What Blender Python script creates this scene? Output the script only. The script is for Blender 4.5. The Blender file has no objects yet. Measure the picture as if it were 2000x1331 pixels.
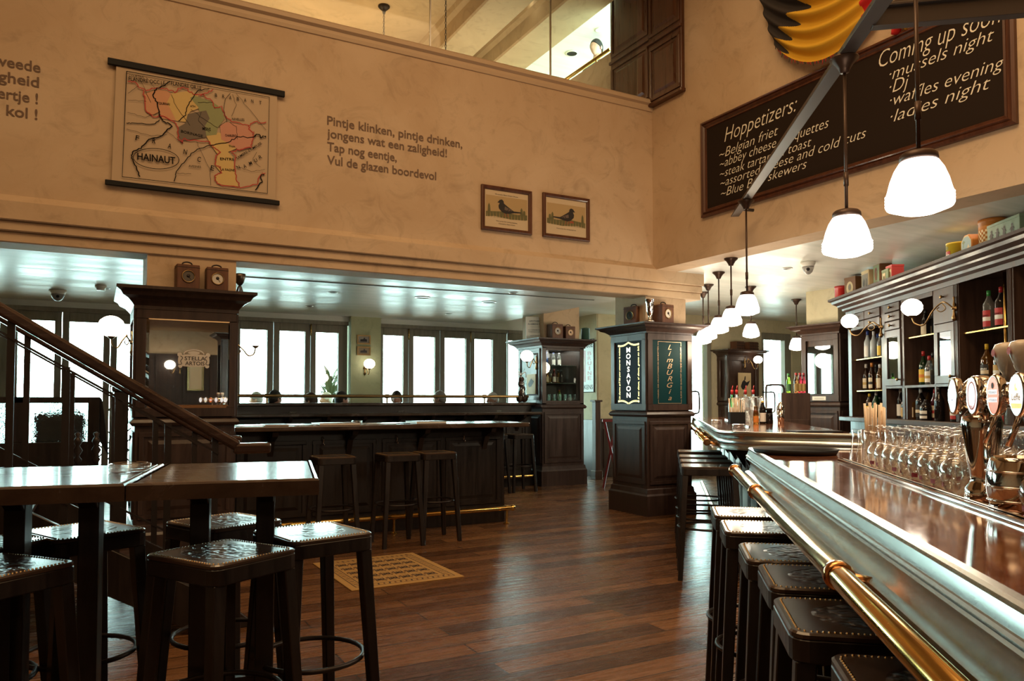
import bpy, bmesh, math, random
from mathutils import Vector, Matrix
rnd = random.Random(7)
S = bpy.context.scene
COL = S.collection
PI = math.pi
# ------------------------------------------------------------------ camera, sky, exposure
FOC = 1480.0; HOR = 783.0; EYE = 1.27; PITCH = math.radians(2.0)
YAW = math.radians(28.69)                     # optical axis lies this far from +Y towards +X
cam_d = bpy.data.cameras.new('camera'); cam = bpy.data.objects.new('camera', cam_d); COL.objects.link(cam)
cam_d.sensor_width = 36.0; cam_d.lens = FOC / 2000 * 36.0
cam_d.shift_y = (HOR - 665.5 - FOC * math.tan(PITCH)) / 2000
cam_d.clip_start = 0.05; cam_d.clip_end = 200
cam.location = (0, 0, EYE); cam.rotation_euler = (math.radians(90) + PITCH, 0, -YAW)
S.camera = cam
S.view_settings.view_transform = 'Standard'; S.view_settings.look = 'None'
S.view_settings.gamma = 1.0; S.view_settings.use_curve_mapping = False
S.view_settings.exposure = 0.0
S.cycles.max_bounces = 10; S.cycles.diffuse_bounces = 4; S.cycles.glossy_bounces = 5
S.cycles.transmission_bounces = 8; S.cycles.transparent_max_bounces = 64
S.cycles.sample_clamp_indirect = 6.0
S.cycles.caustics_reflective = False; S.cycles.caustics_refractive = False
W = bpy.data.worlds.new('daylight'); S.world = W; W.use_nodes = True
wb = W.node_tree.nodes['Background']; wb.inputs[0].default_value = (0.66, 1.0, 0.95, 1); wb.inputs[1].default_value = 21.0

def lamp(name, kind, loc, energy, color, size=0.3, sizey=None, rot=(0, 0, 0), spot=None):
    d = bpy.data.lights.new(name, kind); d.energy = energy; d.color = color
    if kind == 'AREA':
        d.size = size
        if sizey: d.shape = 'RECTANGLE'; d.size_y = sizey
    elif kind == 'SPOT':
        d.shadow_soft_size = size; d.spot_size = spot or 1.6; d.spot_blend = 0.6
    else: d.shadow_soft_size = size
    o = bpy.data.objects.new(name, d); COL.objects.link(o); o.location = loc; o.rotation_euler = rot
    return o
WARM = (1.0, 0.66, 0.34)
# downlights in the high ceiling of the double-height room, the warm gallery glow, and added wall and gallery fills
lamp('high_ceiling_light', 'AREA', (-1.6, 2.0, 6.85), 172, WARM, 5.5, 3.6)
lamp('high_ceiling_light', 'AREA', (3.2, 2.0, 6.85), 92, WARM, 3.4, 3.6)
lamp('wall_fill_light', 'AREA', (0.8, 2.2, 6.7), 125, WARM, 1.2, 3.5, rot=(0, -0.95, 0))  # added fill that brightens the right-hand wall, no known fixture
lamp('gallery_glow_fill', 'AREA', (2.2, 9.6, 5.4), 26, (1.0, 0.62, 0.28), 2.4, 1.6, rot=(PI, 0, 0))
lamp('gallery_glow_fill', 'AREA', (4.6, 9.0, 4.8), 28, (1.0, 0.78, 0.5), 2.4, 1.6, rot=(PI, 0, 0))  # added upward fill that lifts the dark gallery beams
lamp('gallery_glow_fill', 'AREA', (7.2, 9.2, 4.9), 13, (0.8, 0.95, 1.0), 1.5, 1.5, rot=(PI, 0, 0))  # added cool upward fill for the landing side
lamp('bar_ceiling_light', 'AREA', (6.6, 4.6, 2.66), 14, (1.0, 0.75, 0.5), 1.2, 2.4)
for _x in (-2.0, 0.2, 2.9): lamp('rear_ceiling_light', 'AREA', (_x, -2.6, 2.70), 18, (1.0, 0.7, 0.42), 0.2)

# ------------------------------------------------------------------ projecting photo measurements into the room
SN, CS = math.sin(YAW), math.cos(YAW)
PY0 = HOR - FOC * math.tan(PITCH)
def ray(px, py):
    a = (px - 1000) / FOC; b = (PY0 - py) / FOC
    f = math.cos(PITCH) - b * math.sin(PITCH); u = math.sin(PITCH) + b * math.cos(PITCH)
    return Vector((SN * f + CS * a, CS * f - SN * a, u))
O = Vector((0, 0, EYE))
def onY(px, py, y): r = ray(px, py); return O + r * (y / r.y)
def onX(px, py, x): r = ray(px, py); return O + r * (x / r.x)
def onZ(px, py, z): r = ray(px, py); return O + r * ((z - EYE) / r.z)
def C(lat, d, z=0.0): return Vector((SN * d + CS * lat, CS * d - SN * lat, z))     # lateral, depth -> room
def atD(px, py, d): r = ray(px, py); return O + r * (d / (SN * r.x + CS * r.y))

# ------------------------------------------------------------------ node materials
MATS = {}
def mat(name, col=(0.5, 0.5, 0.5), rough=0.5, metal=0.0, spec=0.5, coat=0.0, trans=0.0, ior=1.45, emit=None, es=0.0, alpha=1.0):
    if name in MATS: return MATS[name]
    m = bpy.data.materials.new(name); m.use_nodes = True; MATS[name] = m
    p = m.node_tree.nodes['Principled BSDF']; i = p.inputs
    i['Base Color'].default_value = (*col, 1); i['Roughness'].default_value = rough; i['Metallic'].default_value = metal
    i['Specular IOR Level'].default_value = spec; i['Coat Weight'].default_value = coat; i['Coat Roughness'].default_value = 0.08
    i['Transmission Weight'].default_value = trans; i['IOR'].default_value = ior
    if emit: i['Emission Color'].default_value = (*emit, 1); i['Emission Strength'].default_value = es
    return m
def nodes(m): return m.node_tree.nodes, m.node_tree.links, m.node_tree.nodes['Principled BSDF']
def texco(m, scale=(1, 1, 1), rot=(0, 0, 0), kind='Object'):
    n, l, p = nodes(m)
    t = n.new('ShaderNodeTexCoord'); mp = n.new('ShaderNodeMapping')
    mp.inputs['Scale'].default_value = scale; mp.inputs['Rotation'].default_value = rot
    l.new(t.outputs[kind], mp.inputs[0]); return mp.outputs[0]
def noise(m, vec, scale, detail=4, rough=0.55, dist=0.0):
    n, l, p = nodes(m); t = n.new('ShaderNodeTexNoise')
    t.inputs['Scale'].default_value = scale; t.inputs['Detail'].default_value = detail
    t.inputs['Roughness'].default_value = rough; t.inputs['Distortion'].default_value = dist
    l.new(vec, t.inputs['Vector']); return t.outputs[0]
def ramp(m, fac, stops):
    n, l, p = nodes(m); r = n.new('ShaderNodeValToRGB'); e = r.color_ramp.elements
    e[0].position, e[0].color = stops[0][0], (*stops[0][1], 1)
    e[1].position, e[1].color = stops[-1][0], (*stops[-1][1], 1)
    for pos, c in stops[1:-1]: k = e.new(pos); k.color = (*c, 1)
    l.new(fac, r.inputs[0]); return r.outputs[0]
def mixc(m, fac, a, b, mode='MIX'):
    n, l, p = nodes(m); x = n.new('ShaderNodeMix'); x.data_type = 'RGBA'; x.blend_type = mode
    for k, v in ((0, fac), (6, a), (7, b)):
        if isinstance(v, (int, float)): x.inputs[k].default_value = v
        elif isinstance(v, tuple): x.inputs[k].default_value = (*v, 1)
        else: l.new(v, x.inputs[k])
    return x.outputs[2]
def bump(m, h, strength=0.2, dist=0.01):
    n, l, p = nodes(m); b = n.new('ShaderNodeBump'); b.inputs['Strength'].default_value = strength
    b.inputs['Distance'].default_value = dist; l.new(h, b.inputs['Height']); l.new(b.outputs[0], p.inputs['Normal'])
def setin(m, name, sock):
    n, l, p = nodes(m); l.new(sock, p.inputs[name])

def plaster(name, base, dark, rough=0.75):
    m = mat(name, base, rough, spec=0.25); v = texco(m)
    a = noise(m, v, 0.9, 6, 0.6, 1.2); b = noise(m, v, 3.1, 5, 0.65, 2.0)
    c1 = ramp(m, a, [(0.38, dark), (0.62, base)])
    f = ramp(m, b, [(0.52, (0, 0, 0)), (0.72, (0.5, 0.5, 0.5))])
    c2 = mixc(m, f, c1, tuple(x * 0.66 for x in dark)); setin(m, 'Base Color', c2)
    bump(m, noise(m, v, 14, 4), 0.12, 0.01); return m
M_PLASTER = plaster('warm_plaster', (0.60, 0.455, 0.31), (0.53, 0.385, 0.25))
M_PLASTERB = plaster('pale_plaster', (0.58, 0.52, 0.36), (0.50, 0.44, 0.29))
M_PIER = plaster('daylight_green_plaster', (0.50, 0.53, 0.33), (0.43, 0.46, 0.28))  # greenish daylight at the windows is mixed into this plaster's colour
M_TRIM = mat('painted_trim', (0.55, 0.41, 0.27), 0.55)
def ceilpaint():
    m = mat('glossy_ceiling_paint', (0.66, 0.68, 0.63), 0.25, spec=1.0); v = texco(m, (0.35, 3.0, 1))
    a = noise(m, v, 2.2, 6, 0.6, 0.6)
    setin(m, 'Base Color', ramp(m, a, [(0.3, (0.60, 0.65, 0.60)), (0.7, (0.82, 0.83, 0.79))]))
    setin(m, 'Roughness', ramp(m, noise(m, v, 1.1, 4), [(0.3, (0.30,) * 3), (0.7, (0.48,) * 3)]))
    bump(m, a, 0.2, 0.02); return m
M_CEIL = ceilpaint()
M_UCEIL = plaster('gallery_ceiling', (0.55, 0.40, 0.24), (0.47, 0.34, 0.20))
def wood(name, c0, c1, rough=0.38, sc=(14, 14, 1.2), coat=0.1):
    if name in MATS: return MATS[name]
    m = mat(name, c0, rough, coat=coat); v = texco(m, sc)
    a = noise(m, v, 1.6, 6, 0.65, 0.5)
    setin(m, 'Base Color', ramp(m, a, [(0.3, c0), (0.72, c1)]))
    setin(m, 'Roughness', ramp(m, a, [(0.3, (rough - 0.06,) * 3), (0.7, (rough + 0.12,) * 3)]))
    bump(m, a, 0.08, 0.004); return m
M_WOOD = wood('dark_stained_wood', (0.019, 0.0105, 0.0085), (0.050, 0.028, 0.022))
M_WOODH = wood('dark_wood_lengthwise', (0.022, 0.011, 0.008), (0.058, 0.030, 0.021), sc=(1.2, 14, 14))
M_BLACKW = wood('black_brown_wood', (0.007, 0.005, 0.0042), (0.020, 0.0125, 0.0095), 0.36)
M_TABLE = wood('table_wood', (0.035, 0.022, 0.016), (0.085, 0.055, 0.038), 0.20, (3, 16, 3), 0.5)
M_FRAMEW = wood('window_frame_wood', (0.19, 0.175, 0.135), (0.28, 0.26, 0.205), 0.5, coat=0)
M_PICF = wood('picture_frame_wood', (0.05, 0.016, 0.008), (0.12, 0.04, 0.018), 0.35)
M_BOXW = wood('old_box_wood', (0.07, 0.026, 0.013), (0.16, 0.065, 0.03), 0.5, coat=0)
M_CABW = wood('cabinet_wood', (0.030, 0.015, 0.010), (0.075, 0.039, 0.026), 0.42)
def floor_mat():
    m = mat('plank_floor', (0.1, 0.05, 0.03), 0.3); n, l, p = nodes(m); v = texco(m)
    b = n.new('ShaderNodeTexBrick'); l.new(v, b.inputs['Vector'])
    for k, x in (('Scale', 1.0), ('Mortar Size', 0.004), ('Brick Width', 1.7), ('Row Height', 0.165), ('Bias', 0.0)): b.inputs[k].default_value = x
    b.inputs['Color1'].default_value = (0.062, 0.026, 0.010, 1); b.inputs['Color2'].default_value = (0.21, 0.098, 0.040, 1)
    b.inputs['Mortar'].default_value = (0.012, 0.006, 0.004, 1); b.offset = 0.37
    v2 = texco(m, (1.0, 16, 1)); g = noise(m, v2, 2.4, 7, 0.7, 0.8)
    c = mixc(m, 0.75, b.outputs[0], ramp(m, g, [(0.3, (0.45, 0.45, 0.45)), (0.7, (1.35, 1.35, 1.35))]), 'MULTIPLY')
    setin(m, 'Base Color', c)
    setin(m, 'Roughness', ramp(m, g, [(0.3, (0.20,) * 3), (0.75, (0.36,) * 3)]))
    bump(m, g, 0.18, 0.006); return m
M_FLOOR = floor_mat()
M_BRASS = mat('brass', (0.66, 0.42, 0.12), 0.16, 1.0); M_OLDBRASS = mat('aged_brass', (0.30, 0.19, 0.08), 0.3, 1.0)
M_COPPERR = mat('copper_collar', (0.62, 0.30, 0.12), 0.2, 1.0)
M_CHROME = mat('polished_steel', (0.72, 0.70, 0.67), 0.06, 1.0); M_STEEL = mat('brushed_steel', (0.55, 0.54, 0.52), 0.28, 1.0)
M_IRON = mat('dark_iron', (0.035, 0.028, 0.026), 0.42, 0.6); M_TRUSS = mat('painted_truss_steel', (0.065, 0.055, 0.05), 0.38, 0.35)
M_BLACK = mat('matte_black', (0.010, 0.010, 0.010), 0.6, spec=0.25); M_BRONZE = mat('bronze_fitting', (0.075, 0.045, 0.032), 0.42, 0.5)
def zinc():
    m = mat('zinc_edge', (0.50, 0.53, 0.50), 0.27, 1.0); v = texco(m, (3, 0.6, 3)); a = noise(m, v, 2.0, 3, 0.5)
    setin(m, 'Base Color', ramp(m, a, [(0.3, (0.45, 0.48, 0.455)), (0.7, (0.57, 0.58, 0.55))])); return m
M_ZINC = zinc()
def copper_top():
    m = mat('varnished_copper_top', (0.3, 0.12, 0.06), 0.12, 0.35, coat=0.6); v = texco(m)
    a = noise(m, v, 9, 7, 0.7, 1.5); b = noise(m, v, 2.2, 4, 0.6, 0.8)
    c = mixc(m, b, ramp(m, a, [(0.3, (0.17, 0.055, 0.024)), (0.7, (0.46, 0.18, 0.085))]), (0.27, 0.095, 0.045)); setin(m, 'Base Color', c)
    setin(m, 'Roughness', ramp(m, a, [(0.3, (0.05,) * 3), (0.8, (0.14,) * 3)])); return m
M_COPPER = copper_top()
def leather():
    m = mat('tooled_leather', (0.028, 0.016, 0.011), 0.3, coat=0.3); v = texco(m)
    n, l, p = nodes(m); w = n.new('ShaderNodeTexWave'); w.wave_type = 'RINGS'; w.inputs['Scale'].default_value = 14
    w.inputs['Distortion'].default_value = 9.0; w.inputs['Detail'].default_value = 2; w.inputs['Detail Scale'].default_value = 1.4
    l.new(v, w.inputs['Vector']); d = n.new('ShaderNodeVectorMath'); d.operation = 'LENGTH'
    mp = texco(m, (7.0, 8.5, 0)); l.new(mp, d.inputs[0])
    mk = ramp(m, d.outputs['Value'], [(0.86, (1, 1, 1)), (0.94, (0, 0, 0))])
    h = mixc(m, mk, (0.5, 0.5, 0.5), w.outputs[0]); bump(m, h, 0.9, 0.008)
    setin(m, 'Base Color', mixc(m, h, (0.020, 0.012, 0.009), (0.075, 0.047, 0.033))); return m
M_LEATHER = leather()
M_SHADE = mat('lit_opal_glass', (0.9, 0.9, 0.88), 0.25, emit=(1.0, 0.93, 0.84), es=6.0)
M_GLOBE = mat('lit_globe_glass', (0.9, 0.9, 0.88), 0.25, emit=(1.0, 0.86, 0.68), es=7.0)
M_LED = mat('lit_downlight', (0.9, 0.9, 0.85), 0.3, emit=(1.0, 0.85, 0.6), es=9.0)
def pane_mat(name='window_pane', tint=(1, 1, 1), g=0.06):
    m = bpy.data.materials.new(name); m.use_nodes = True; n = m.node_tree.nodes; l = m.node_tree.links; n.clear()
    o = n.new('ShaderNodeOutputMaterial'); t = n.new('ShaderNodeBsdfTransparent'); gl = n.new('ShaderNodeBsdfGlossy'); x = n.new('ShaderNodeMixShader')
    lw = n.new('ShaderNodeLayerWeight'); lw.inputs[0].default_value = 0.5; pw = n.new('ShaderNodeMath'); pw.operation = 'POWER'; pw.inputs[1].default_value = 3.0
    f = n.new('ShaderNodeMath'); f.operation = 'MULTIPLY_ADD'; f.inputs[1].default_value = g * 10; f.inputs[2].default_value = g * 0.6; l.new(lw.outputs['Facing'], pw.inputs[0]); l.new(pw.outputs[0], f.inputs[0])
    t.inputs[0].default_value = (*tint, 1); gl.inputs['Roughness'].default_value = 0.02
    l.new(f.outputs[0], x.inputs[0]); l.new(t.outputs[0], x.inputs[1]); l.new(gl.outputs[0], x.inputs[2]); l.new(x.outputs[0], o.inputs[0]); return m
M_PANE = pane_mat(); M_GLASSTHIN = pane_mat('thin_clear_glass', (0.93, 0.97, 0.95)); M_TEALPANE = pane_mat('teal_cabinet_glass', (0.25, 0.42, 0.42))
M_GLASS = mat('clear_glass', (1, 1, 1), 0.0, trans=1.0, ior=1.45)
M_SHELFG = mat('shelf_glass', (0.55, 0.78, 0.70), 0.03, trans=0.85, ior=1.45)
def etched():
    m = mat('hammered_glass', (0.86, 0.96, 0.95), 0.05, trans=1.0, ior=1.2); v = texco(m); bump(m, noise(m, v, 30, 3, 0.5), 0.45, 0.02); return m
M_ETCH = etched()
M_MIRROR = mat('mirror_glass', (0.82, 0.84, 0.82), 0.015, 1.0)
def smat(name, c, rough=0.6, **k): return mat(name, c, rough, **k)
M_PAPER = smat('aged_paper', (0.58, 0.46, 0.30)); M_CHALK = smat('chalk_white', (0.82, 0.78, 0.66), 0.9); M_BOARD = smat('chalkboard', (0.020, 0.012, 0.008), 0.85, spec=0.2)
M_INK = smat('printed_black', (0.012, 0.010, 0.009), 0.8, spec=0.1); M_LETTER = smat('painted_letters', (0.165, 0.105, 0.072), 0.8)
M_RED = smat('printed_red', (0.42, 0.03, 0.025)); M_WHITE = smat('white_enamel', (0.78, 0.78, 0.72), 0.3); M_NAVY = smat('navy_glass', (0.004, 0.009, 0.020), 0.5, spec=0.08); M_TEALS = smat('teal_sign_glass', (0.003, 0.026, 0.030), 0.5, spec=0.1)
M_GOLD = smat('gold_leaf_letters', (0.62, 0.42, 0.26), 0.35, metal=0.6); M_GLOWY = mat('backlit_yellow', (0.9, 0.8, 0.3), 0.4, emit=(1.0, 0.87, 0.36), es=2.2)
M_GLOWW = mat('backlit_white', (0.9, 0.9, 0.8), 0.4, emit=(1.0, 0.97, 0.82), es=1.8)
M_SKIN = smat('skin', (0.50, 0.27, 0.19), 0.5)

# ------------------------------------------------------------------ mesh building
class B:
    def __init__(s, M=None): s.v = []; s.f = []; s.m = []; s.s = []; s.M = M or Matrix.Identity(4)
    def add(s, vs, fs, m=0, sm=False):
        k = len(s.v); s.v += [tuple(s.M @ Vector(v)) for v in vs]
        for f in fs: s.f.append([k + i for i in f]); s.m.append(m); s.s.append(sm)
        return s
    def box(s, x0, x1, y0, y1, z0, z1, m=0):
        if x0 > x1: x0, x1 = x1, x0
        if y0 > y1: y0, y1 = y1, y0
        if z0 > z1: z0, z1 = z1, z0
        return s.add([(x0, y0, z0), (x1, y0, z0), (x1, y1, z0), (x0, y1, z0), (x0, y0, z1), (x1, y0, z1), (x1, y1, z1), (x0, y1, z1)],
              [(0, 3, 2, 1), (4, 5, 6, 7), (0, 1, 5, 4), (1, 2, 6, 5), (2, 3, 7, 6), (3, 0, 4, 7)], m)
    def frustum(s, a, b, wa, wb, m=0):           # square bar from point a (width wa) to b (width wb), faces kept upright
        vs = []
        for p, w in ((a, wa), (b, wb)):
            wx, wy = w if isinstance(w, tuple) else (w, w)
            vs += [(p[0] - wx / 2, p[1] - wy / 2, p[2]), (p[0] + wx / 2, p[1] - wy / 2, p[2]), (p[0] + wx / 2, p[1] + wy / 2, p[2]), (p[0] - wx / 2, p[1] + wy / 2, p[2])]
        return s.add(vs, [(0, 3, 2, 1), (4, 5, 6, 7), (0, 1, 5, 4), (1, 2, 6, 5), (2, 3, 7, 6), (3, 0, 4, 7)], m)
    def bar(s, a, b, w, h, m=0, up=(0, 0, 1)):   # rectangular bar along a->b
        a = Vector(a); b = Vector(b); d = (b - a).normalized(); u = Vector(up); x = d.cross(u)
        if x.length < 1e-4: x = d.cross(Vector((1, 0, 0)))
        x.normalize(); y = x.cross(d).normalized(); vs = []
        for p in (a, b): vs += [p - x * w / 2 - y * h / 2, p + x * w / 2 - y * h / 2, p + x * w / 2 + y * h / 2, p - x * w / 2 + y * h / 2]
        return s.add(vs, [(0, 3, 2, 1), (4, 5, 6, 7), (0, 1, 5, 4), (1, 2, 6, 5), (2, 3, 7, 6), (3, 0, 4, 7)], m)
    def prism(s, poly, z0, z1, m=0, sm=False):
        n = len(poly); vs = [(x, y, z0) for x, y in poly] + [(x, y, z1) for x, y in poly]
        s.add(vs, [tuple(range(n - 1, -1, -1)), tuple(range(n, 2 * n))], m)
        k = len(s.v) - 2 * n
        for i in range(n): j = (i + 1) % n; s.f.append([k + i, k + j, k + n + j, k + n + i]); s.m.append(m); s.s.append(sm)
        return s
    def slab(s, poly, y0, y1, m=0):              # polygon in the x-z plane, thickness along y
        n = len(poly); vs = [(x, y0, z) for x, z in poly] + [(x, y1, z) for x, z in poly]
        fs = [tuple(range(n)), tuple(range(2 * n - 1, n - 1, -1))] + [((i + 1) % n, i, n + i, n + (i + 1) % n) for i in range(n)]
        return s.add(vs, fs, m)
    def lathe(s, prof, seg=20, c=(0, 0, 0), R=None, m=0, sm=True, ang=None):
        vs = []; fs = []; rings = []; c = Vector(c)
        def put(p): p = Vector(p); p = (R @ p) if R else p; vs.append(tuple(p + c)); return len(vs) - 1
        for r, z in prof:
            if r < 1e-6: rings.append([put((0, 0, z))] * seg)
            else: rings.append([put((r * math.cos(2 * PI * i / seg), r * math.sin(2 * PI * i / seg), z)) for i in range(seg)])
        for a, b in zip(rings, rings[1:]):
            for i in range(seg):
                j = (i + 1) % seg; q = []
                for t in (a[i], a[j], b[j], b[i]):
                    if t not in q: q.append(t)
                if len(q) > 2: fs.append(tuple(q))
        return s.add(vs, fs, m, sm)
    def cyl(s, a, b, r, seg=12, m=0, r2=None, sm=True):
        a = Vector(a); b = Vector(b); L = (b - a).length; R = (b - a).to_track_quat('Z', 'Y').to_matrix(); r2 = r if r2 is None else r2
        s.lathe([(0, 0), (r, 0)], seg, a, R, m, False); s.lathe([(r, 0), (r2, L)], seg, a, R, m, sm); return s.lathe([(r2, L), (0, L)], seg, a, R, m, False)
    def ball(s, c, r, seg=14, m=0, sz=None):
        rz = sz or r; k = max(6, seg // 2)
        return s.lathe([(r * math.sin(PI * i / k), -rz * math.cos(PI * i / k)) for i in range(k + 1)], seg, c, None, m)
    def tube(s, pts, r, seg=8, closed=False, m=0):
        P = [Vector(p) for p in pts]; n = len(P); vs = []; up = Vector((0.123, 0.217, 0.968)); prev = None
        for i in range(n):
            if closed: d = P[(i + 1) % n] - P[i - 1]
            else: d = P[min(i + 1, n - 1)] - P[max(i - 1, 0)]
            d.normalize()
            if prev is None:
                x = d.cross(up)
                if x.length < 1e-3: x = d.cross(Vector((1, 0, 0)))
            else: x = prev - d * prev.dot(d)
            x.normalize(); prev = x; y = d.cross(x); rr = r[i] if isinstance(r, (list, tuple)) else r
            vs += [tuple(P[i] + (x * math.cos(2 * PI * k / seg) + y * math.sin(2 * PI * k / seg)) * rr) for k in range(seg)]
        fs = []
        for i in range(n if closed else n - 1):
            j = (i + 1) % n
            for k in range(seg): q = (k + 1) % seg; fs.append((i * seg + k, i * seg + q, j * seg + q, j * seg + k))
        s.add(vs, fs, m, True)
        if not closed: s.add(vs[:seg], [tuple(range(seg - 1, -1, -1))], m); s.add(vs[-seg:], [tuple(range(seg))], m)
        return s
    def sweep(s, prof, path, closed=False, m=0, sm=False):   # prof: (outward offset, z); path in x-y, outward = right-hand side
        n = len(path); P = [Vector((x, y)) for x, y in path]; k = len(prof); vs = []
        for i in range(n):
            def nrm(a, b): d = (b - a).normalized(); return Vector((d.y, -d.x))
            if closed: n1 = nrm(P[i - 1], P[i]); n2 = nrm(P[i], P[(i + 1) % n])
            else:
                n1 = nrm(P[max(i - 1, 0)], P[max(i, 1)]); n2 = nrm(P[min(i, n - 2)], P[min(i + 1, n - 1)])
            b = n1 + n2; b = b / max(b.dot(n1), 1e-6) if b.length > 1e-6 else n1
            for o, z in prof: q = P[i] + b * o; vs.append((q.x, q.y, z))
        fs = []
        for i in range(n if closed else n - 1):
            j = (i + 1) % n
            for t in range(k - 1): fs.append((i * k + t, j * k + t, j * k + t + 1, i * k + t + 1))
        s.add(vs, fs, m, sm)
        if not closed: s.add(vs[:k], [tuple(range(k))], m); s.add(vs[-k:], [tuple(range(k - 1, -1, -1))], m)
        return s
    def grid(s, fn, nu, nv, m=0, mf=None, sm=True):
        vs = [tuple(fn(i / nu, j / nv)) for i in range(nu + 1) for j in range(nv + 1)]; k = len(s.v)
        s.v += [tuple(s.M @ Vector(v)) for v in vs]
        for i in range(nu):
            for j in range(nv):
                a = k + i * (nv + 1) + j; s.f.append([a, a + 1, a + nv + 2, a + nv + 1]); s.m.append(mf(i / nu, j / nv) if mf else m); s.s.append(sm)
        return s
    def build(s, name, mats, parent=None, loc=None, rz=0.0, bevel=0.0, seg=1, auto=None):
        me = bpy.data.meshes.new(name); me.from_pydata(s.v, [], s.f); me.validate()
        if not isinstance(mats, (list, tuple)): mats = [mats]
        for x in mats: me.materials.append(x)
        if len(me.polygons) == len(s.m):
            me.polygons.foreach_set('material_index', s.m); me.polygons.foreach_set('use_smooth', s.s)
        bm = bmesh.new(); bm.from_mesh(me); bmesh.ops.remove_doubles(bm, verts=bm.verts, dist=1e-5); bmesh.ops.recalc_face_normals(bm, faces=bm.faces); bm.to_mesh(me); bm.free()
        if auto: me.set_sharp_from_angle(angle=math.radians(auto))
        o = bpy.data.objects.new(name, me); COL.objects.link(o)
        if parent: o.parent = parent
        if loc is not None: o.location = loc
        if rz: o.rotation_euler.z = rz
        if bevel:
            b = o.modifiers.new('bevel', 'BEVEL'); b.width = bevel; b.segments = seg; b.limit_method = 'ANGLE'; b.angle_limit = math.radians(40)
        return o
def tag(o, label=None, cat=None, group=None, kind=None):
    if label: o['label'] = label
    if cat: o['category'] = cat
    if group: o['group'] = group
    if kind: o['kind'] = kind
    return o
def thing(name, label, cat, loc=(0, 0, 0), rz=0.0, group=None):
    o = bpy.data.objects.new(name, None); COL.objects.link(o); o.empty_display_size = 0.1
    o.location = loc; o.rotation_euler.z = rz; return tag(o, label, cat, group)
def struct(o): o['kind'] = 'structure'; return o
def kids(o): return list(o.children)
def dup(o, loc=None, rz=None, label=None, group=None, parent=None, scale=None):
    c = o.copy(); COL.objects.link(c)
    if parent: c.parent = parent
    if loc is not None: c.location = loc
    if rz is not None: c.rotation_euler.z = rz
    if scale: c.scale = (scale,) * 3
    if label: c['label'] = label
    if group: c['group'] = group
    for ch in kids(o): dup(ch, parent=c)
    return c
def text_raw(s, size=1.0, shear=0.0, offset=0.0, space=1.0):
    d = bpy.data.curves.new('t', 'FONT'); d.body = s; d.size = size; d.shear = shear; d.offset = offset; d.space_character = space; d.resolution_u = 3
    o = bpy.data.objects.new('t', d); COL.objects.link(o)
    dg = bpy.context.evaluated_depsgraph_get(); e = o.evaluated_get(dg); me = e.to_mesh()
    vs = [tuple(v.co) for v in me.vertices]; fs = [tuple(p.vertices) for p in me.polygons]; e.to_mesh_clear()
    bpy.data.objects.remove(o); bpy.data.curves.remove(d); return vs, fs
def text(b, s, p0, xd, height, width=None, up=(0, 0, 1), m=0, shear=0.0, offset=0.0, align='L', space=1.0, lift=0.0, sx=None):
    """letters laid from p0 along xd; height = capital height; width fits the whole line"""
    vs, fs = text_raw(s, 1.0, shear, offset, space)
    if not vs: return b
    x0 = min(v[0] for v in vs); x1 = max(v[0] for v in vs); k = height / 0.69
    kx = (width / (x1 - x0)) if width else k * (sx or 1.0); w = (x1 - x0) * kx
    sh = {'L': 0, 'C': -w / 2, 'R': -w}[align]; xd = Vector(xd).normalized(); up = Vector(up).normalized(); n = xd.cross(up); p0 = Vector(p0)
    return b.add([p0 + xd * ((v[0] - x0) * kx + sh) + up * (v[1] * k) + n * lift for v in vs], fs, m)
def ribbon(b, pts, w, n, m=0, closed=False):      # flat painted line of width w on a plane with normal n
    P = [Vector(p) for p in pts]; n = Vector(n); k = len(P); vs = []
    for i in range(k):
        d = (P[(i + 1) % k] - P[i - 1]) if closed else (P[min(i + 1, k - 1)] - P[max(i - 1, 0)])
        d.normalize(); x = n.cross(d) * (w / 2); vs += [P[i] - x, P[i] + x]
    fs = [(2 * i, 2 * i + 1, 2 * ((i + 1) % k) + 1, 2 * ((i + 1) % k)) for i in range(k if closed else k - 1)]
    return b.add(vs, fs, m)
def smooth_path(pts, n=6):
    P = [Vector(p) for p in pts]; out = []
    for i in range(len(P) - 1):
        a = P[max(i - 1, 0)]; b = P[i]; c = P[i + 1]; d = P[min(i + 2, len(P) - 1)]
        for k in range(n):
            t = k / n; out.append(0.5 * ((2 * b) + (c - a) * t + (2 * a - 5 * b + 4 * c - d) * t * t + (3 * b - a - 3 * c + d) * t ** 3))
    return out + [P[-1]]
# ------------------------------------------------------------------ the setting
YB = 6.60; XR = 5.40; ZL = 2.58; ZR = 2.72; YW = 11.6; ZU = 7.0; ZG = 6.3
struct(B().box(-8, 14, -4.2, 18, -0.1, 0).build('floor', M_FLOOR))
# mezzanine wall over the beam, with its stepped foot and cap
b = B().box(-8, XR, YB, YB + 0.25, 2.72, 4.56)
struct(b.build('wall_back', M_PLASTER))
b = B()
b.add([(-8, YB, 2.78), (-8, YB - 0.06, 2.72), (6.1, YB - 0.06, 2.72), (6.1, YB, 2.78)], [(0, 1, 2, 3)])
b.box(-8, 6.1, YB - 0.06, YB + 0.3, 2.585, 2.72); b.box(-8, 6.1, YB - 0.03, YB + 0.3, 2.51, 2.585); b.box(-8, 6.1, YB, YB + 0.3, 2.43, 2.51)
struct(b.build('trim_1', M_PLASTER, bevel=0.008))
b = B(); b.sweep([(0, 4.50), (0.012, 4.50), (0.02, 4.53), (0.02, 4.56), (0.05, 4.575), (0.05, 4.61), (0.03, 4.63), (-0.27, 4.63)], [(-8, YB), (XR, YB)])
struct(b.build('trim_2', M_TRIM))
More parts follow.
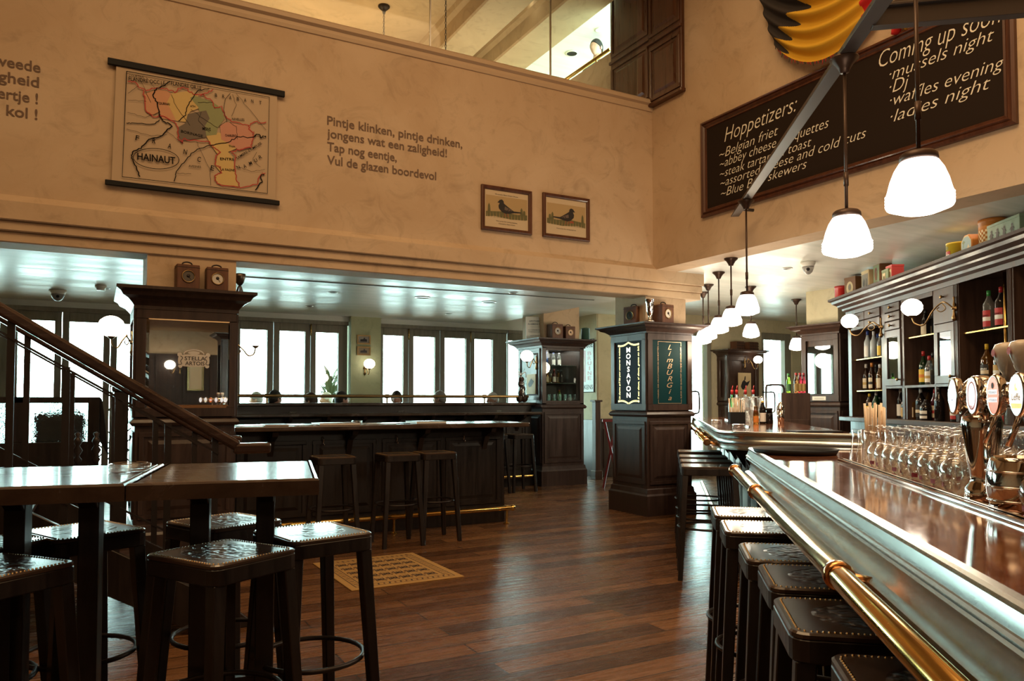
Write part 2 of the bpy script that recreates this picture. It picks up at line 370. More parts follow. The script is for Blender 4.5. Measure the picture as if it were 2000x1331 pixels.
# right-hand wall of the double-height room (stops at the bar ceiling), side and rear walls
struct(B().box(XR, XR + 0.3, -0.9, YB + 0.25, ZR, ZU).build('wall_right', M_PLASTER))
struct(B().box(-8.2, -8, -4.2, 18, 0, ZU).build('wall_left', M_PLASTER))
struct(B().box(-8, XR + 0.3, -1.1, -0.9, ZR, ZU).build('wall_front', M_PLASTER))
b = B().box(-8, 14, -4.2, -4.0, 2.24, ZR); struct(b.build('wall_rear', M_PLASTER))
b = B().box(-8, 14, -4.2, -3.96, 0, 2.24)
for i in range(40):
    x = -7.8 + i * 0.52; b.box(x, x + 0.05, -3.96, -3.94, 0.1, 2.2)
struct(b.build('wainscot_rear', wood('rear_panelling', (0.02, 0.011, 0.008), (0.055, 0.03, 0.02), 0.6, coat=0)))
struct(B().box(-8, 14, -4.2, -0.9, ZR, ZR + 0.1).build('ceiling_rear', M_UCEIL))
struct(B().box(-8, XR + 0.3, -1.1, YB + 0.25, ZU, ZU + 0.1).build('ceiling_high', M_UCEIL))
# low ceilings
struct(B().box(-8, 5.9, YB + 0.3, YW + 0.25, ZL, ZL + 0.1).build('ceiling_lounge', M_CEIL))
b = B().box(XR + 0.3, 14, -4.2, YB + 0.25, ZR, ZR + 0.1); b.box(5.9, 14, YB + 0.3, 10.0, ZR, ZR + 0.1); b.box(5.9, 8.2, 10.0, YW + 0.25, ZR, ZR + 0.1); b.box(XR + 0.3, 14, YB + 0.25, YB + 0.3, ZR, ZR + 0.1)
struct(b.build('ceiling_bar', M_CEIL))
# gallery upstairs: floor, ceiling with coffer beams, far walls
struct(B().box(-8, 14, YB + 0.26, 17, 3.6, 3.8).build('floor_gallery', M_UCEIL))
struct(B().box(-8, 5.28, 4.2, 17, ZG, ZG + 0.1).build('ceiling_gallery', M_UCEIL)); struct(B().box(5.28, 14, YB + 0.26, 17, ZG, ZG + 0.1).build('ceiling_landing', M_CEIL)); struct(B().box(-8, XR, 4.2, 4.3, ZG + 0.1, ZU).build('wall_bulkhead', M_UCEIL))
struct(B().box(-8, 14, 14, 14.2, 3.8, ZG).build('wall_gallery', M_PLASTER))
def coffer(x0, x1):
    b = B(); b.sweep([(-0.02, ZG), (0.10, ZG), (0.08, ZG - 0.06), (0.03, ZG - 0.10), (0.02, ZG - 0.28), (0.0, ZG - 0.3), (-0.3, ZG - 0.3)], [(x0, 14), (x0, 4.2)])
    b.box(x0 + 0.005, x1, 4.22, 13.98, ZG - 0.295, ZG - 0.002); return b
struct(coffer(3.98, 4.45).build('beam_gallery', M_UCEIL)); struct(coffer(4.80, 5.28).build('beam_gallery', M_UCEIL))
struct(B().box(XR, XR + 0.15, 7.35, 12, 3.8, 5.50).build('wall_gallery_parapet', M_PLASTER))
b = B().tube([(XR + 0.02, 7.4, 5.56), (XR + 0.02, 12, 5.56)], 0.022, 10)
for y in (7.7, 9.2, 10.7): b.cyl((XR + 0.02, y, 5.5), (XR + 0.02, y, 5.56), 0.012, 8)
tag(b.build('gallery_handrail', M_BRASS), 'brass handrail along the plaster parapet upstairs', 'handrail')
# frameless glass balustrade panels on the mezzanine wall
xs = [onY(p, 100, YB + 0.12).x for p in (840, 1075)]
edges = [-8, -5.6, -3.2, -0.9, xs[0], xs[1], XR - 0.1]
for i, (x0, x1) in enumerate(zip(edges, edges[1:])):
    if x1 < 0: continue
    w = ['', '', '', 'clear glass balustrade panel above the map wall, left of the first joint', 'clear glass balustrade panel between the two upright joints', 'clear glass balustrade panel beside the panelled wooden pilaster'][i]
    tag(B().box(x0 + 0.006, x1 - 0.006, YB + 0.115, YB + 0.127, 4.625, 5.75).build('glass_balustrade', M_GLASSTHIN), w, 'balustrade', 'glass balustrade panels')
    bb = B().box(x1 - 0.006, x1 + 0.006, YB + 0.11, YB + 0.132, 4.625, 5.75)
    if i < 5: struct(bb.build('trim_joint', M_STEEL))

# ------------------------------------------------------------------ window wall
def wx(px): return onY(px, 700, YW).x
ZH = 2.50
def window(n, xs, x0, x1, zt=ZH, zb=0.0, y=YW, brass=()):
    """xs: list of (left,right) clear glass spans; frame fills the rest"""
    f = B().box(x0, x1, y - 0.03, y + 0.09, zt - 0.06, zt)
    fr = struct(f.build('window_%d' % n, M_FRAMEW, bevel=0.004))
    for i, (a, c) in enumerate(xs):
        l = x0 if i == 0 else (xs[i - 1][1] + a) / 2; r = x1 if i == len(xs) - 1 else (c + xs[i + 1][0]) / 2
        s = B(); s.box(l + 0.004, a, y, y + 0.06, zb, zt - 0.06); s.box(c, r - 0.004, y, y + 0.06, zb, zt - 0.06); s.box(a, c, y, y + 0.06, zt - 0.18, zt - 0.06); s.box(a, c, y, y + 0.06, zb, zb + 0.25)
        sash = s.build('sash', M_FRAMEW, fr, bevel=0.005)
        B().box(a - 0.01, c + 0.01, y + 0.025, y + 0.035, zb + 0.24, zt - 0.17).build('pane', M_PANE, sash)
        if i in brass: B().cyl((r, y - 0.012, zt - 0.24), (r, y - 0.012, zt - 0.06), 0.011, 8).build('bolt', M_BRASS, sash)
    return fr
def spans(*p): return [(wx(a), wx(c)) for a, c in p]
g1 = spans((33, 106), (134, 202), (228, 300), (318, 385)); w0 = 2 * g1[0][0] - g1[1][0]
left = [(g1[0][0] - 0.75 * k, g1[0][0] - 0.75 * k + 0.56) for k in (4, 3, 2, 1)]
window(1, left + g1, left[0][0] - 0.12, g1[-1][1] + 0.15, brass=(1, 3, 5))
window(2, spans((400, 450), (469, 522), (546, 596), (617, 661)), wx(390), wx(679), brass=(2,))
window(3, spans((748.5, 788), (808, 850), (869, 910.5), (927, 963)), wx(740), wx(990), brass=(0, 2))
window(4, spans((993, 1035), (1050, 1095)), wx(990) + 0.01, wx(1105), brass=())
def pier(x0, x1, y0, y1, name, m=M_PLASTERB, zt=ZL): return struct(B().box(x0, x1, y0, y1, 0, zt).build(name, m))
pier(g1[-1][1] + 0.15, wx(390), YW - 0.02, YW + 0.2, 'wall_window_pier', M_PIER)
pier(wx(681), wx(739), YW - 0.12, YW + 0.2, 'wall_window_pier', M_PIER)
pier(wx(1105), wx(1105) + 1.0, YW - 0.02, YW + 0.2, 'wall_window_pier', M_PIER)
pier(-8, left[0][0] - 0.12, YW - 0.02, YW + 0.2, 'wall_window_pier', M_PIER)
struct(B().box(-8, 5.9, YW, YW + 0.2, ZH, ZL).build('trim_head', M_CEIL)); struct(B().box(5.9, wx(1105) + 1.4, YW, YW + 0.2, ZH, ZR).build('trim_head', M_CEIL))
# pavement and planting outside
struct(B().box(-14, 22, YW + 0.25, 24, -0.12, -0.02).build('ground_terrace', smat('terrace_stone', (0.75, 0.75, 0.74), 0.8)))

# ------------------------------------------------------------------ far right: block wall, right-hand outer wall with glazed doors
P = atD(1168, 700, 12.6)
b = B().box(P.x, P.x + 0.85, P.y, P.y + 0.3, 0.95, ZR); b.box(P.x - 0.02, P.x - 0.002, P.y + 0.01, YW, 0.95, ZR); struct(b.build('wall_passage', M_PLASTERB))
b = B().box(P.x - 0.03, P.x + 0.85, P.y - 0.03, P.y + 0.3, 0, 0.95); b.box(P.x - 0.05, P.x + 0.85, P.y - 0.05, P.y, 0.9, 0.97); b.box(P.x - 0.05, P.x - 0.035, P.y + 0.01, YW, 0, 0.95)
for k in range(2): b.box(P.x + 0.08 + k * 0.4, P.x + 0.42 + k * 0.4, P.y - 0.045, P.y - 0.03, 0.15, 0.8)
struct(b.build('wainscot_passage', M_WOOD, bevel=0.004))
YF = 9.75
def fx(px): return onY(px, 720, YF).x
zh = onY(1510, 664, YF).z
b = B().box(fx(1300), 14, YF, YF + 0.25, zh + 0.12, ZR); b.box(fx(1391), fx(1488), YF, YF + 0.25, 0, zh + 0.12); b.box(fx(1547), fx(1700), YF, YF + 0.25, 0, zh + 0.12)
b.box(fx(1300) - 0.25, fx(1300), YF, YF + 0.25, 0, ZR)
struct(b.build('wall_far', M_PLASTERB))
def door(n, p0, p1, pp):
    d = B(); x0, x1 = fx(p0), fx(p1); d.box(x0, x1, YF + 0.02, YF + 0.12, zh, zh + 0.12)
    for a, c in pp: d.box(fx(a), fx(c), YF + 0.02, YF + 0.12, 0, zh)
    d.box(x0, x1, YF + 0.05, YF + 0.10, 0, 0.25)
    o = struct(d.build('door_%d' % n, M_FRAMEW, bevel=0.004)); B().box(x0 + 0.03, x1 - 0.03, YF + 0.07, YF + 0.08, 0.2, zh).build('pane', M_PANE, o)
    return o
d1 = door(1, 1300, 1391, ((1300, 1308), (1383, 1391))); d2 = door(2, 1488, 1547, ((1488, 1494), (1535, 1547)))
for dd, px in ((d1, 1349), (d2, 1497)):
    x = fx(px); b = B().tube(smooth_path([(x - 0.10, YF - 0.0, 1.42), (x - 0.08, YF - 0.1, 1.42), (x + 0.05, YF - 0.1, 1.42), (x + 0.09, YF - 0.1, 1.36), (x + 0.09, YF - 0.1, 1.12), (x + 0.05, YF - 0.1, 1.06), (x - 0.08, YF - 0.1, 1.06), (x - 0.1, YF, 1.06)], 3), 0.014, 8)
    b.build('door_handle', M_IRON, dd)
struct(B().box(14, 14.2, -4.2, 10, 0, ZR).build('wall_outer', M_PLASTERB))

# ------------------------------------------------------------------ wooden pillars with plaster columns above
CORN = [(0.0, -1.0), (0.02, -1.0), (0.02, -0.84), (0.035, -0.72), (0.06, -0.55), (0.10, -0.42), (0.115, -0.26), (0.145, -0.14), (0.145, 0.0), (-0.08, 0.0)]
BASE = [(0.0, 0.30), (0.012, 0.29), (0.02, 0.24), (0.035, 0.22), (0.035, 0.0)]
def rectpath(x0, x1, y0, y1): return [(x0, y0), (x1, y0), (x1, y1), (x0, y1)]
def raised(b, f, u0, u1, z0, z1, d=0.014, w=0.035):   # raised-and-fielded panel with a moulded surround; f(u, depth, z) -> point
    for a, c, e, g in ((u0, u1, z0, z0 + w), (u0, u1, z1 - w, z1), (u0, u0 + w, z0 + w, z1 - w), (u1 - w, u1, z0 + w, z1 - w)):
        vs = [f(a, -d, e), f(c, -d, e), f(c, -d, g), f(a, -d, g), f(a, 0.002, e), f(c, 0.002, e), f(c, 0.002, g), f(a, 0.002, g)]
        b.add(vs, [(0, 1, 2, 3), (0, 4, 5, 1), (1, 5, 6, 2), (2, 6, 7, 3), (3, 7, 4, 0)])
    i = w + 0.03; k = 0.03
    vs = [f(u0 + i, 0, z0 + i), f(u1 - i, 0, z0 + i), f(u1 - i, 0, z1 - i), f(u0 + i, 0, z1 - i), f(u0 + i + k, -d * 0.8, z0 + i + k), f(u1 - i - k, -d * 0.8, z0 + i + k), f(u1 - i - k, -d * 0.8, z1 - i - k), f(u0 + i + k, -d * 0.8, z1 - i - k)]
    b.add(vs, [(4, 5, 6, 7), (0, 1, 5, 4), (1, 2, 6, 5), (2, 3, 7, 6), (3, 0, 4, 7)])
def frame_face(b, f, u0, u1, z0, z1, w=0.07, d=0.02):
    for a, c, e, g in ((u0, u1, z0, z0 + w), (u0, u1, z1 - w, z1), (u0, u0 + w, z0 + w, z1 - w), (u1 - w, u1, z0 + w, z1 - w)):
        vs = [f(a, -d, e), f(c, -d, e), f(c, -d, g), f(a, -d, g), f(a, 0, e), f(c, 0, e), f(c, 0, g), f(a, 0, g)]
        b.add(vs, [(0, 1, 2, 3), (0, 4, 5, 1), (1, 5, 6, 2), (2, 6, 7, 3), (3, 7, 4, 0)])
def faces(W_, D_):
    h, k = W_ / 2, D_ / 2                               # local frame centred on the pillar
    return {'front': (lambda u, d, z: (u - h, -k + d, z), W_), 'left': (lambda u, d, z: (-h + d, k - u, z), D_), 'right': (lambda u, d, z: (h - d, u - k, z), D_), 'back': (lambda u, d, z: (h - u, k - d, z), W_)}
def pillar(name, label, x0, x1, y0, y1, ztop, zmid, colbox, zc, mat_=M_WOOD, front=None, cat='pillar', hollow=None, cm=M_PLASTER, ch=0.13):
    cx, cy = (x0 + x1) / 2, (y0 + y1) / 2; W_, D_ = x1 - x0, y1 - y0; h, k = W_ / 2, D_ / 2
    t = thing(name, label, cat, (cx, cy, 0))
    path = rectpath(-h, h, -k, k)
    c = B().box(-h, h, -k, k, 0.0, zmid)
    for f, L in faces(W_, D_).values(): raised(c, f, 0.03, L - 0.03, 0.34, zmid - 0.08)
    c.sweep([(-0.02, zmid - 0.03), (0.02, zmid - 0.03), (0.035, zmid - 0.005), (0.02, zmid + 0.02), (0.0, zmid + 0.035), (-0.02, zmid + 0.035)], path, True)
    c.build('lower_body', mat_, t, bevel=0.003)
    B().sweep(BASE, path, True).build('plinth', mat_, t)
    B().sweep([(o, ztop + z * ch) for o, z in CORN], path, True).box(-h + 0.01, h - 0.01, -k + 0.01, k - 0.01, ztop - 0.01, ztop - 0.002).build('cornice', mat_, t)
    if not hollow:
        u = B().box(-h + 0.02, h - 0.02, -k + 0.02, k - 0.02, zmid + 0.02, ztop - 0.02)
        for q, (f, L) in faces(W_, D_).items(): frame_face(u, f, 0.0, L, zmid + 0.04, ztop - ch - 0.002)
        u.build('upper_body', mat_, t, bevel=0.003)
    if colbox: struct(B().box(*colbox, ztop - 0.03, zc).build('wall_column', cm))
    return t
# ------------------------------------------------------------------ pillars of the room
# left pillar: big bevelled mirror facing the room
PL = pillar('mirror_pillar', 'wide dark wood pillar with a large bevelled mirror, left of the lower counter', 0.26, 1.00, 6.60, 7.30, 2.16, 1.10, (0.33, 1.00, 6.62, 7.25), 2.5, ch=0.17)
z0, z1 = 1.26, 1.90
def onP(px, py): return onY(px, py, 6.60)
f = faces(0.74, 0.70)['front'][0]
b = B(); u0, u1 = 0.06, 0.68
for a, c, e, g in ((u0, u1, z0 - 0.03, z0), (u0, u1, z1, z1 + 0.02)): b.add([f(a, -0.03, e), f(c, -0.03, e), f(c, -0.03, g), f(a, -0.03, g)], [(0, 1, 2, 3)])
mz0, mz1 = onP(380, 798).z, onP(380, 622).z; mx0, mx1 = onP(283, 700).x - 0.63, onP(452, 700).x - 0.63
b = B(); w = 0.028
b.add([(mx0 + w, -0.372, mz0 + w), (mx1 - w, -0.372, mz0 + w), (mx1 - w, -0.372, mz1 - w), (mx0 + w, -0.372, mz1 - w), (mx0, -0.366, mz0), (mx1, -0.366, mz0), (mx1, -0.366, mz1), (mx0, -0.366, mz1)],
      [(0, 1, 2, 3), (4, 5, 1, 0), (5, 6, 2, 1), (6, 7, 3, 2), (7, 4, 0, 3)])
mir = b.build('mirror', M_MIRROR, PL); mir['label'] = 'large bevelled mirror'
# etched brewery cartouche on the mirror
LG = onP(378, 705) - Vector((0.63, 6.95, 0)); lx, lz = LG.x, LG.z
def oval(cx, cz, rx, rz, y, n=28, k=1.0): return [(cx + rx * math.copysign(abs(math.cos(t)) ** k, math.cos(t)), y, cz + rz * math.copysign(abs(math.sin(t)) ** k, math.sin(t))) for t in [2 * PI * i / n for i in range(n)]]
b = B(); b.add(oval(lx, lz, 0.118, 0.050, -0.3735, k=0.55), [tuple(range(28))], 0)
for q in (-1, 1):
    b.add(oval(lx + q * 0.105, lz + 0.045, 0.018, 0.018, -0.3738, 14), [tuple(range(14))], 0); b.add(oval(lx + q * 0.10, lz - 0.045, 0.016, 0.016, -0.3738, 14), [tuple(range(14))], 0)
    ribbon(b, smooth_path([(lx + q * 0.112, -0.3745, lz - 0.035), (lx + q * 0.09, -0.3745, lz - 0.028), (lx + q * 0.098, -0.3745, lz - 0.005), (lx + q * 0.083, -0.3745, lz + 0.02), (lx + q * 0.10, -0.3745, lz + 0.035)], 4), 0.005, (0, -1, 0), 1)
ribbon(b, [(lx + 0.075 * math.cos(t), -0.374, lz + 0.05 + 0.036 * math.sin(t)) for t in [PI * i / 14 for i in range(15)]], 0.009, (0, -1, 0), 0)
b.add(oval(lx, lz + 0.062, 0.045, 0.014, -0.3736, 20), [tuple(range(20))], 0)
text(b, 'STELLA', (lx + 0.008, -0.3745, lz + 0.002), (1, 0, 0), 0.03, 0.155, m=1, align='C', offset=0.012); text(b, 'ARTOIS', (lx + 0.008, -0.3745, lz - 0.038), (1, 0, 0), 0.03, 0.145, m=1, align='C', offset=0.012)
b.build('etched_emblem', [smat('etched_silver', (0.62, 0.60, 0.57), 0.5), smat('etched_dark', (0.03, 0.028, 0.03), 0.4)], mir)
# centre-right pillar: illuminated signs on two faces
PM = pillar('sign_pillar', 'dark wood pillar carrying a backlit navy sign and a teal gold-lettered sign', 5.32, 5.96, 6.62, 7.26, 2.13, 1.12, (5.34, 5.92, 6.66, 7.22), 2.72, ch=0.11)
def sign(parent, f, u0, u1, z0, z1, m=M_NAVY):
    b = B(); b.add([f(u0, -0.004, z0), f(u1, -0.004, z0), f(u1, -0.004, z1), f(u0, -0.004, z1)], [(0, 1, 2, 3)]); return b.build('sign_panel', m, parent)
ff = faces(0.64, 0.64)
# left face (-X): reading MONSAVON top to bottom
f = ff['left'][0]; sp = sign(PM, f, 0.075, 0.565, 1.21, 1.96); b = B(); zc_ = 1.57; y_ = -0.008
def fr(u, z): return f(u, y_, z)
def vert(b, s, u, zt, zb, h, w, m, fn, xd, **k):
    n = len(s); st = (zt - zb) / n
    for i, ch in enumerate(s): text(b, ch, fn(u, zt - st * (i + 0.86)), xd, h, m=m, align='C', sx=w, **k)
XD = {'left': Vector((0, -1, 0)), 'front': Vector((1, 0, 0))}
vert(b, 'MONSAVON', 0.32, 1.885, 1.295, 0.056, 1.3, 1, fr, XD['left'], offset=0.02)
for q in (0.135, 0.505):
    for zz in (1.262, 1.905): b.add([tuple(Vector(fr(q, zz)) + (XD['left'] * math.cos(t) + Vector((0, 0, 1)) * math.sin(t)) * 0.012) for t in [PI * i / 4 for i in range(8)]], [tuple(range(8))], 0)
for zz, sg in ((1.91, 1), (1.257, -1)):
    pts = [fr(0.135 + 0.37 * i / 16, zz + sg * (0.028 * (1 - abs(1 - i / 8)) ** 1.0 - 0.016 * math.sin(PI * (i / 8 if i <= 8 else 2 - i / 8)))) for i in range(17)]
    ribbon(b, pts, 0.008, (-1, 0, 0), 0); ribbon(b, [Vector(p) - Vector((0, 0, sg * 0.012)) for p in pts], 0.005, (-1, 0, 0), 0)
text(b, 'Un charme qu\'il fait pour conserver la vedette', fr(0.165, 1.285), (0, 0, 1), 0.028, 0.60, up=-XD['left'], m=0, shear=0.3, offset=0.006)
text(b, 'Il est doux, si doux, grace au lait.', fr(0.515, 1.285), (0, 0, 1), 0.030, 0.60, up=-XD['left'], m=0, shear=0.3, offset=0.006)
b.build('sign_lettering', [M_GLOWY, M_GLOWW], sp)
f = ff['front'][0]; sp = sign(PM, f, 0.075, 0.565, 1.21, 1.96, M_TEALS); b = B()
def fr2(u, z): return f(u, y_, z)
vert(b, 'LimBURGia', 0.32, 1.905, 1.265, 0.056, 1.5, 0, fr2, XD['front'], shear=0.35)
for a, c in (((0.155, 1.24), (0.155, 1.93)), ((0.485, 1.24), (0.485, 1.93))):
    for z_a, z_b in ((1.24, 1.285), (1.885, 1.93)): ribbon(b, [fr2(a[0], z_a), fr2(a[0], z_b)], 0.004, (0, -1, 0))
    text(b, 'FABRIEK DER DELICATESSEN EN BANKETTEN' if a[0] < 0.3 else 'SUIKER DES QUALITEIT EN FIJNE CHOCOLADE', fr2(a[0] + 0.006, 1.295), (0, 0, 1), 0.017, 0.58, up=(-1, 0, 0))
for z_ in (1.24, 1.93): ribbon(b, [fr2(0.15, z_), fr2(0.49, z_)], 0.004, (0, -1, 0))
b.build('sign_lettering', M_GOLD, sp)
# display pillar at the end of the tall counter: glazed bottle case
PX0, PX1, PY_, PY1 = 5.80, 6.54, 9.66, 10.40
PD = pillar('display_pillar', 'dark wood pillar with a glazed case of bottles and glasses, end of the tall counter', PX0, PX1, PY_, PY1, 2.20, 1.18, (5.86, 6.50, 9.72, 10.36), ZR, hollow=True)
h = 0.37; zt = 2.075
u = B(); u.box(-h, -h + 0.07, -h, h, 1.2, zt); u.box(h - 0.07, h, -h, h, 1.2, zt); u.box(-h, h, h - 0.05, h, 1.2, zt); u.box(-h, h, -h, h, zt - 0.02, zt); u.box(-h, h, -h, h, 1.19, 1.235)
u.box(-h + 0.07, h - 0.07, -h, -h + 0.05, 1.235, 1.27); u.box(-h + 0.07, h - 0.07, -h, -h + 0.05, zt - 0.05, zt - 0.02)
raised(u, faces(0.74, 0.74)['left'][0], 0.06, 0.68, 1.28, zt - 0.02)
u.build('upper_body', M_WOOD, PD, bevel=0.003)
B().box(-h + 0.07, h - 0.07, h - 0.06, h - 0.052, 1.24, zt - 0.03).build('back_mirror', M_MIRROR, PD)
d_ = bpy.data.lights.new('case_fill', 'AREA'); d_.energy = 5; d_.size = 0.5; d_.color = (1, 0.95, 0.85); l_ = bpy.data.objects.new('case_fill', d_); COL.objects.link(l_); l_.parent = PD; l_.location = (0, -0.1, zt - 0.03)  # added fill brightening the case in place of a mirror's reflection
for z in (1.53, 1.80): B().box(-h + 0.07, h - 0.07, -h + 0.09, h - 0.06, z, z + 0.008).build('glass_shelf', M_SHELFG, PD)
B().box(-h + 0.07, h - 0.07, -h + 0.015, -h + 0.021, 1.27, zt - 0.05).build('case_pane', M_GLASSTHIN, PD)
# right-hand pillar by the back bar, mirrored
PR = pillar('mirrored_pillar', 'dark wood pillar with a narrow mirror, beside the far end of the back bar', 8.25, 8.85, 6.43, 7.0, 2.26, 1.22, (8.29, 8.81, 6.47, 6.96), ZR, M_CABW, cm=M_PLASTERB)
fl = faces(0.6, 0.57)['left'][0]
b = B(); b.add([fl(0.09, -0.002, 1.36), fl(0.48, -0.002, 1.36), fl(0.48, -0.002, 1.98), fl(0.09, -0.002, 1.98)], [(0, 1, 2, 3)]); b.build('mirror', M_MIRROR, PR)
b = B(); b.add([fl(0.17, -0.024, 1.275), fl(0.38, -0.024, 1.275), fl(0.38, -0.024, 1.325), fl(0.17, -0.024, 1.325)], [(0, 1, 2, 3)])
for i in range(2): b.add([fl(0.2, -0.0245, 1.29 + i * 0.012), fl(0.35, -0.0245, 1.29 + i * 0.012), fl(0.35, -0.0245, 1.293 + i * 0.012), fl(0.2, -0.0245, 1.293 + i * 0.012)], [(0, 1, 2, 3)], 1)
b.build('name_plate', [smat('name_plate', (0.75, 0.72, 0.62), 0.35), M_INK], PR)
# far pillar with bird picture between the glazed doors
FP0, FP1 = onY(1422, 700, 9.5).x, onY(1480, 700, 9.5).x
PF = pillar('panelled_pillar', 'dark panelled pillar between the two glazed doors at the far end', FP0, FP1, 9.50, 9.745, 2.14, 1.22, None, ZR, M_CABW, ch=0.11)
# ------------------------------------------------------------------ lower counter (with menus) beside the mirror pillar
CX0, CX1 = 1.03, 3.78; CZ = 1.045
T = thing('drinks_counter', 'long dark panelled drinks counter with menus on top, right of the mirror pillar', 'counter', ((CX0 + CX1) / 2, 7.2, 0)); L = (CX1 - CX0) / 2
B().box(-L, L + 0.14, -0.42, 0.32, CZ - 0.045, CZ).build('counter_top', M_TABLE, T, bevel=0.01, seg=2)
b = B().box(-L, L, -0.12, 0.22, 0.0, CZ - 0.045)
for i in range(4):
    a = -L + 0.06 + i * (2 * L - 0.06) / 4; raised(b, lambda u, d, z: (u, -0.12 + d, z), a, a + (2 * L - 0.3) / 4, 0.2, 0.90)
b.box(-L, L, -0.14, -0.12, 0, 0.14)
b.build('panel_front', M_BLACKW, T, bevel=0.003)
for i in range(4):
    x = -L + 0.35 + i * 0.72; b = B().slab([(-0.12, 0.99), (-0.36, 0.99), (-0.34, 0.95), (-0.2, 0.9), (-0.14, 0.78), (-0.12, 0.74)], -0.025, 0.025); b.v = [(x + v[1], v[0], v[2]) for v in b.v]; b.build('bracket', M_BLACKW, T)
for x in (-0.55, 0.17, 0.89): B().tube(smooth_path([(x, -0.12, 0.93), (x, -0.15, 0.93), (x, -0.165, 0.90), (x, -0.15, 0.87), (x, -0.175, 0.85), (x, -0.19, 0.87)], 3), 0.005, 6).build('bag_hook', M_CHROME, T)
b = B().tube([(-L + 0.05, -0.27, 0.16), (L + 0.02, -0.27, 0.16)], 0.024, 12); b.ball((L + 0.02, -0.27, 0.16), 0.033)
for x in (-L + 0.5, 0.1, L - 0.05): b.cyl((x, -0.27, 0.16), (x, -0.27, 0.0), 0.014, 8); b.lathe([(0.034, 0), (0.034, 0.008), (0.014, 0.02)], 12, (x, -0.27, 0)); b.cyl((x - 0.02, -0.27, 0.16), (x + 0.02, -0.27, 0.16), 0.03, 12)
b.build('foot_rail', M_BRASS, T, auto=40)
# tall counter behind, two levels with brass rail
TX0, TX1 = 1.9, 5.74
T2 = thing('tall_counter', 'tall two-level dark counter with a brass rail, in front of the windows', 'counter', (0, 9.9, 0))
b = B().box(1.36, TX1, -0.02, 0.30, 0, 1.20)
for i in range(9): raised(b, lambda u, d, z: (u, -0.02 + d, z), TX0 + 0.05 + i * 0.42, TX0 + 0.40 + i * 0.42, 0.25, 0.98)
b.box(1.36, TX1, -0.06, 0.0, 0, 0.16)
b.build('panel_front', M_BLACKW, T2, bevel=0.003)
B().box(1.36, TX1, -0.34, -0.02, 1.065, 1.105).build('lower_ledge', M_TABLE, T2, bevel=0.01, seg=2)
B().box(1.36, TX1 + 0.25, -0.06, 0.42, 1.20, 1.24).build('upper_ledge', M_TABLE, T2, bevel=0.01, seg=2)
b = B().tube([(1.36, 0.08, 1.33), (TX1, 0.08, 1.33)], 0.022, 10)
for x in (1.9, 3.5, 5.0): b.cyl((x, 0.08, 1.24), (x, 0.08, 1.33), 0.012, 8); b.cyl((x - 0.03, 0.08, 1.33), (x + 0.03, 0.08, 1.33), 0.03, 10)
b.build('brass_rail', M_OLDBRASS, T2, auto=40)
for i in range(8):
    x = TX0 + 0.22 + i * 0.48; b = B().slab([(-0.02, 1.06), (-0.3, 1.06), (-0.28, 1.02), (-0.14, 0.97), (-0.06, 0.86), (-0.02, 0.8)], -0.022, 0.022); b.v = [(x + v[1], v[0], v[2]) for v in b.v]; b.build('bracket', M_BLACKW, T2)
b = B().tube([(TX0, -0.17, 0.16), (TX1 - 0.05, -0.17, 0.16)], 0.022, 10)
for x in (2.6, 4.0, 4.8, TX1 - 0.25): b.cyl((x, -0.17, 0.16), (x - 0.0, -0.19, 0.0), 0.012, 8); b.cyl((x - 0.03, -0.17, 0.16), (x + 0.03, -0.17, 0.16), 0.028, 10)
b.build('foot_rail', M_BRASS, T2, auto=40)

# ------------------------------------------------------------------ the bar: near run and far run on one line
def barlat(d): return 0.375 + 0.203 * d
BA = math.atan(0.203)                                 # bar direction against the optical axis
def bar_rz(): return -(YAW + BA)                       # local +y runs away from the camera along the bar
ORG = C(barlat(3.46), 3.46)                            # near run's far front corner
LEN = 4.3; DEP = 0.78; BZ = 1.05
ZP = [(-0.04, BZ - 0.118), (0.012, BZ - 0.118), (0.020, BZ - 0.114), (0.023, BZ - 0.107), (0.020, BZ - 0.100), (0.012, BZ - 0.096), (0.004, BZ - 0.094), (-0.001, BZ - 0.082), (-0.002, BZ - 0.066), (0.002, BZ - 0.052), (0.008, BZ - 0.045), (0.013, BZ - 0.044), (0.016, BZ - 0.040), (0.013, BZ - 0.036), (0.010, BZ - 0.0355), (0.010, BZ - 0.0335), (0.014, BZ - 0.033), (0.017, BZ - 0.029), (0.014, BZ - 0.025), (0.010, BZ - 0.0245), (0.008, BZ - 0.016), (0.003, BZ - 0.004), (0.005, BZ - 0.001), (0.006, BZ + 0.004), (0.002, BZ + 0.008), (-0.012, BZ + 0.008), (-0.015, BZ + 0.004), (-0.016, BZ - 0.004)]
BN = thing('bar_counter', 'near run of the bar, copper top with a moulded zinc edge and brass arm rail', 'bar counter', ORG, bar_rz())
B().box(0.02, DEP, -LEN, -0.02, BZ - 0.05, BZ).build('counter_top', M_COPPER, BN)
B().sweep(ZP, [(0.0, -LEN), (0.0, -0.035), (0.012, -0.010), (0.035, 0.0), (DEP, 0.0)][::-1], False, sm=True).build('edge_moulding', M_ZINC, BN, auto=28)
b = B().box(0.30, DEP - 0.05, -LEN, -0.06, 0, BZ - 0.05)
for i in range(6): raised(b, lambda u, d, z: (0.30 + d, -u, z), 0.1 + i * 0.68, 0.7 + i * 0.68, 0.2, 0.85)
b.build('panel_front', M_BLACKW, BN, bevel=0.003)
B().box(0.02, 0.32, -LEN, -0.04, BZ - 0.115, BZ - 0.05).build('soffit', M_BLACKW, BN)
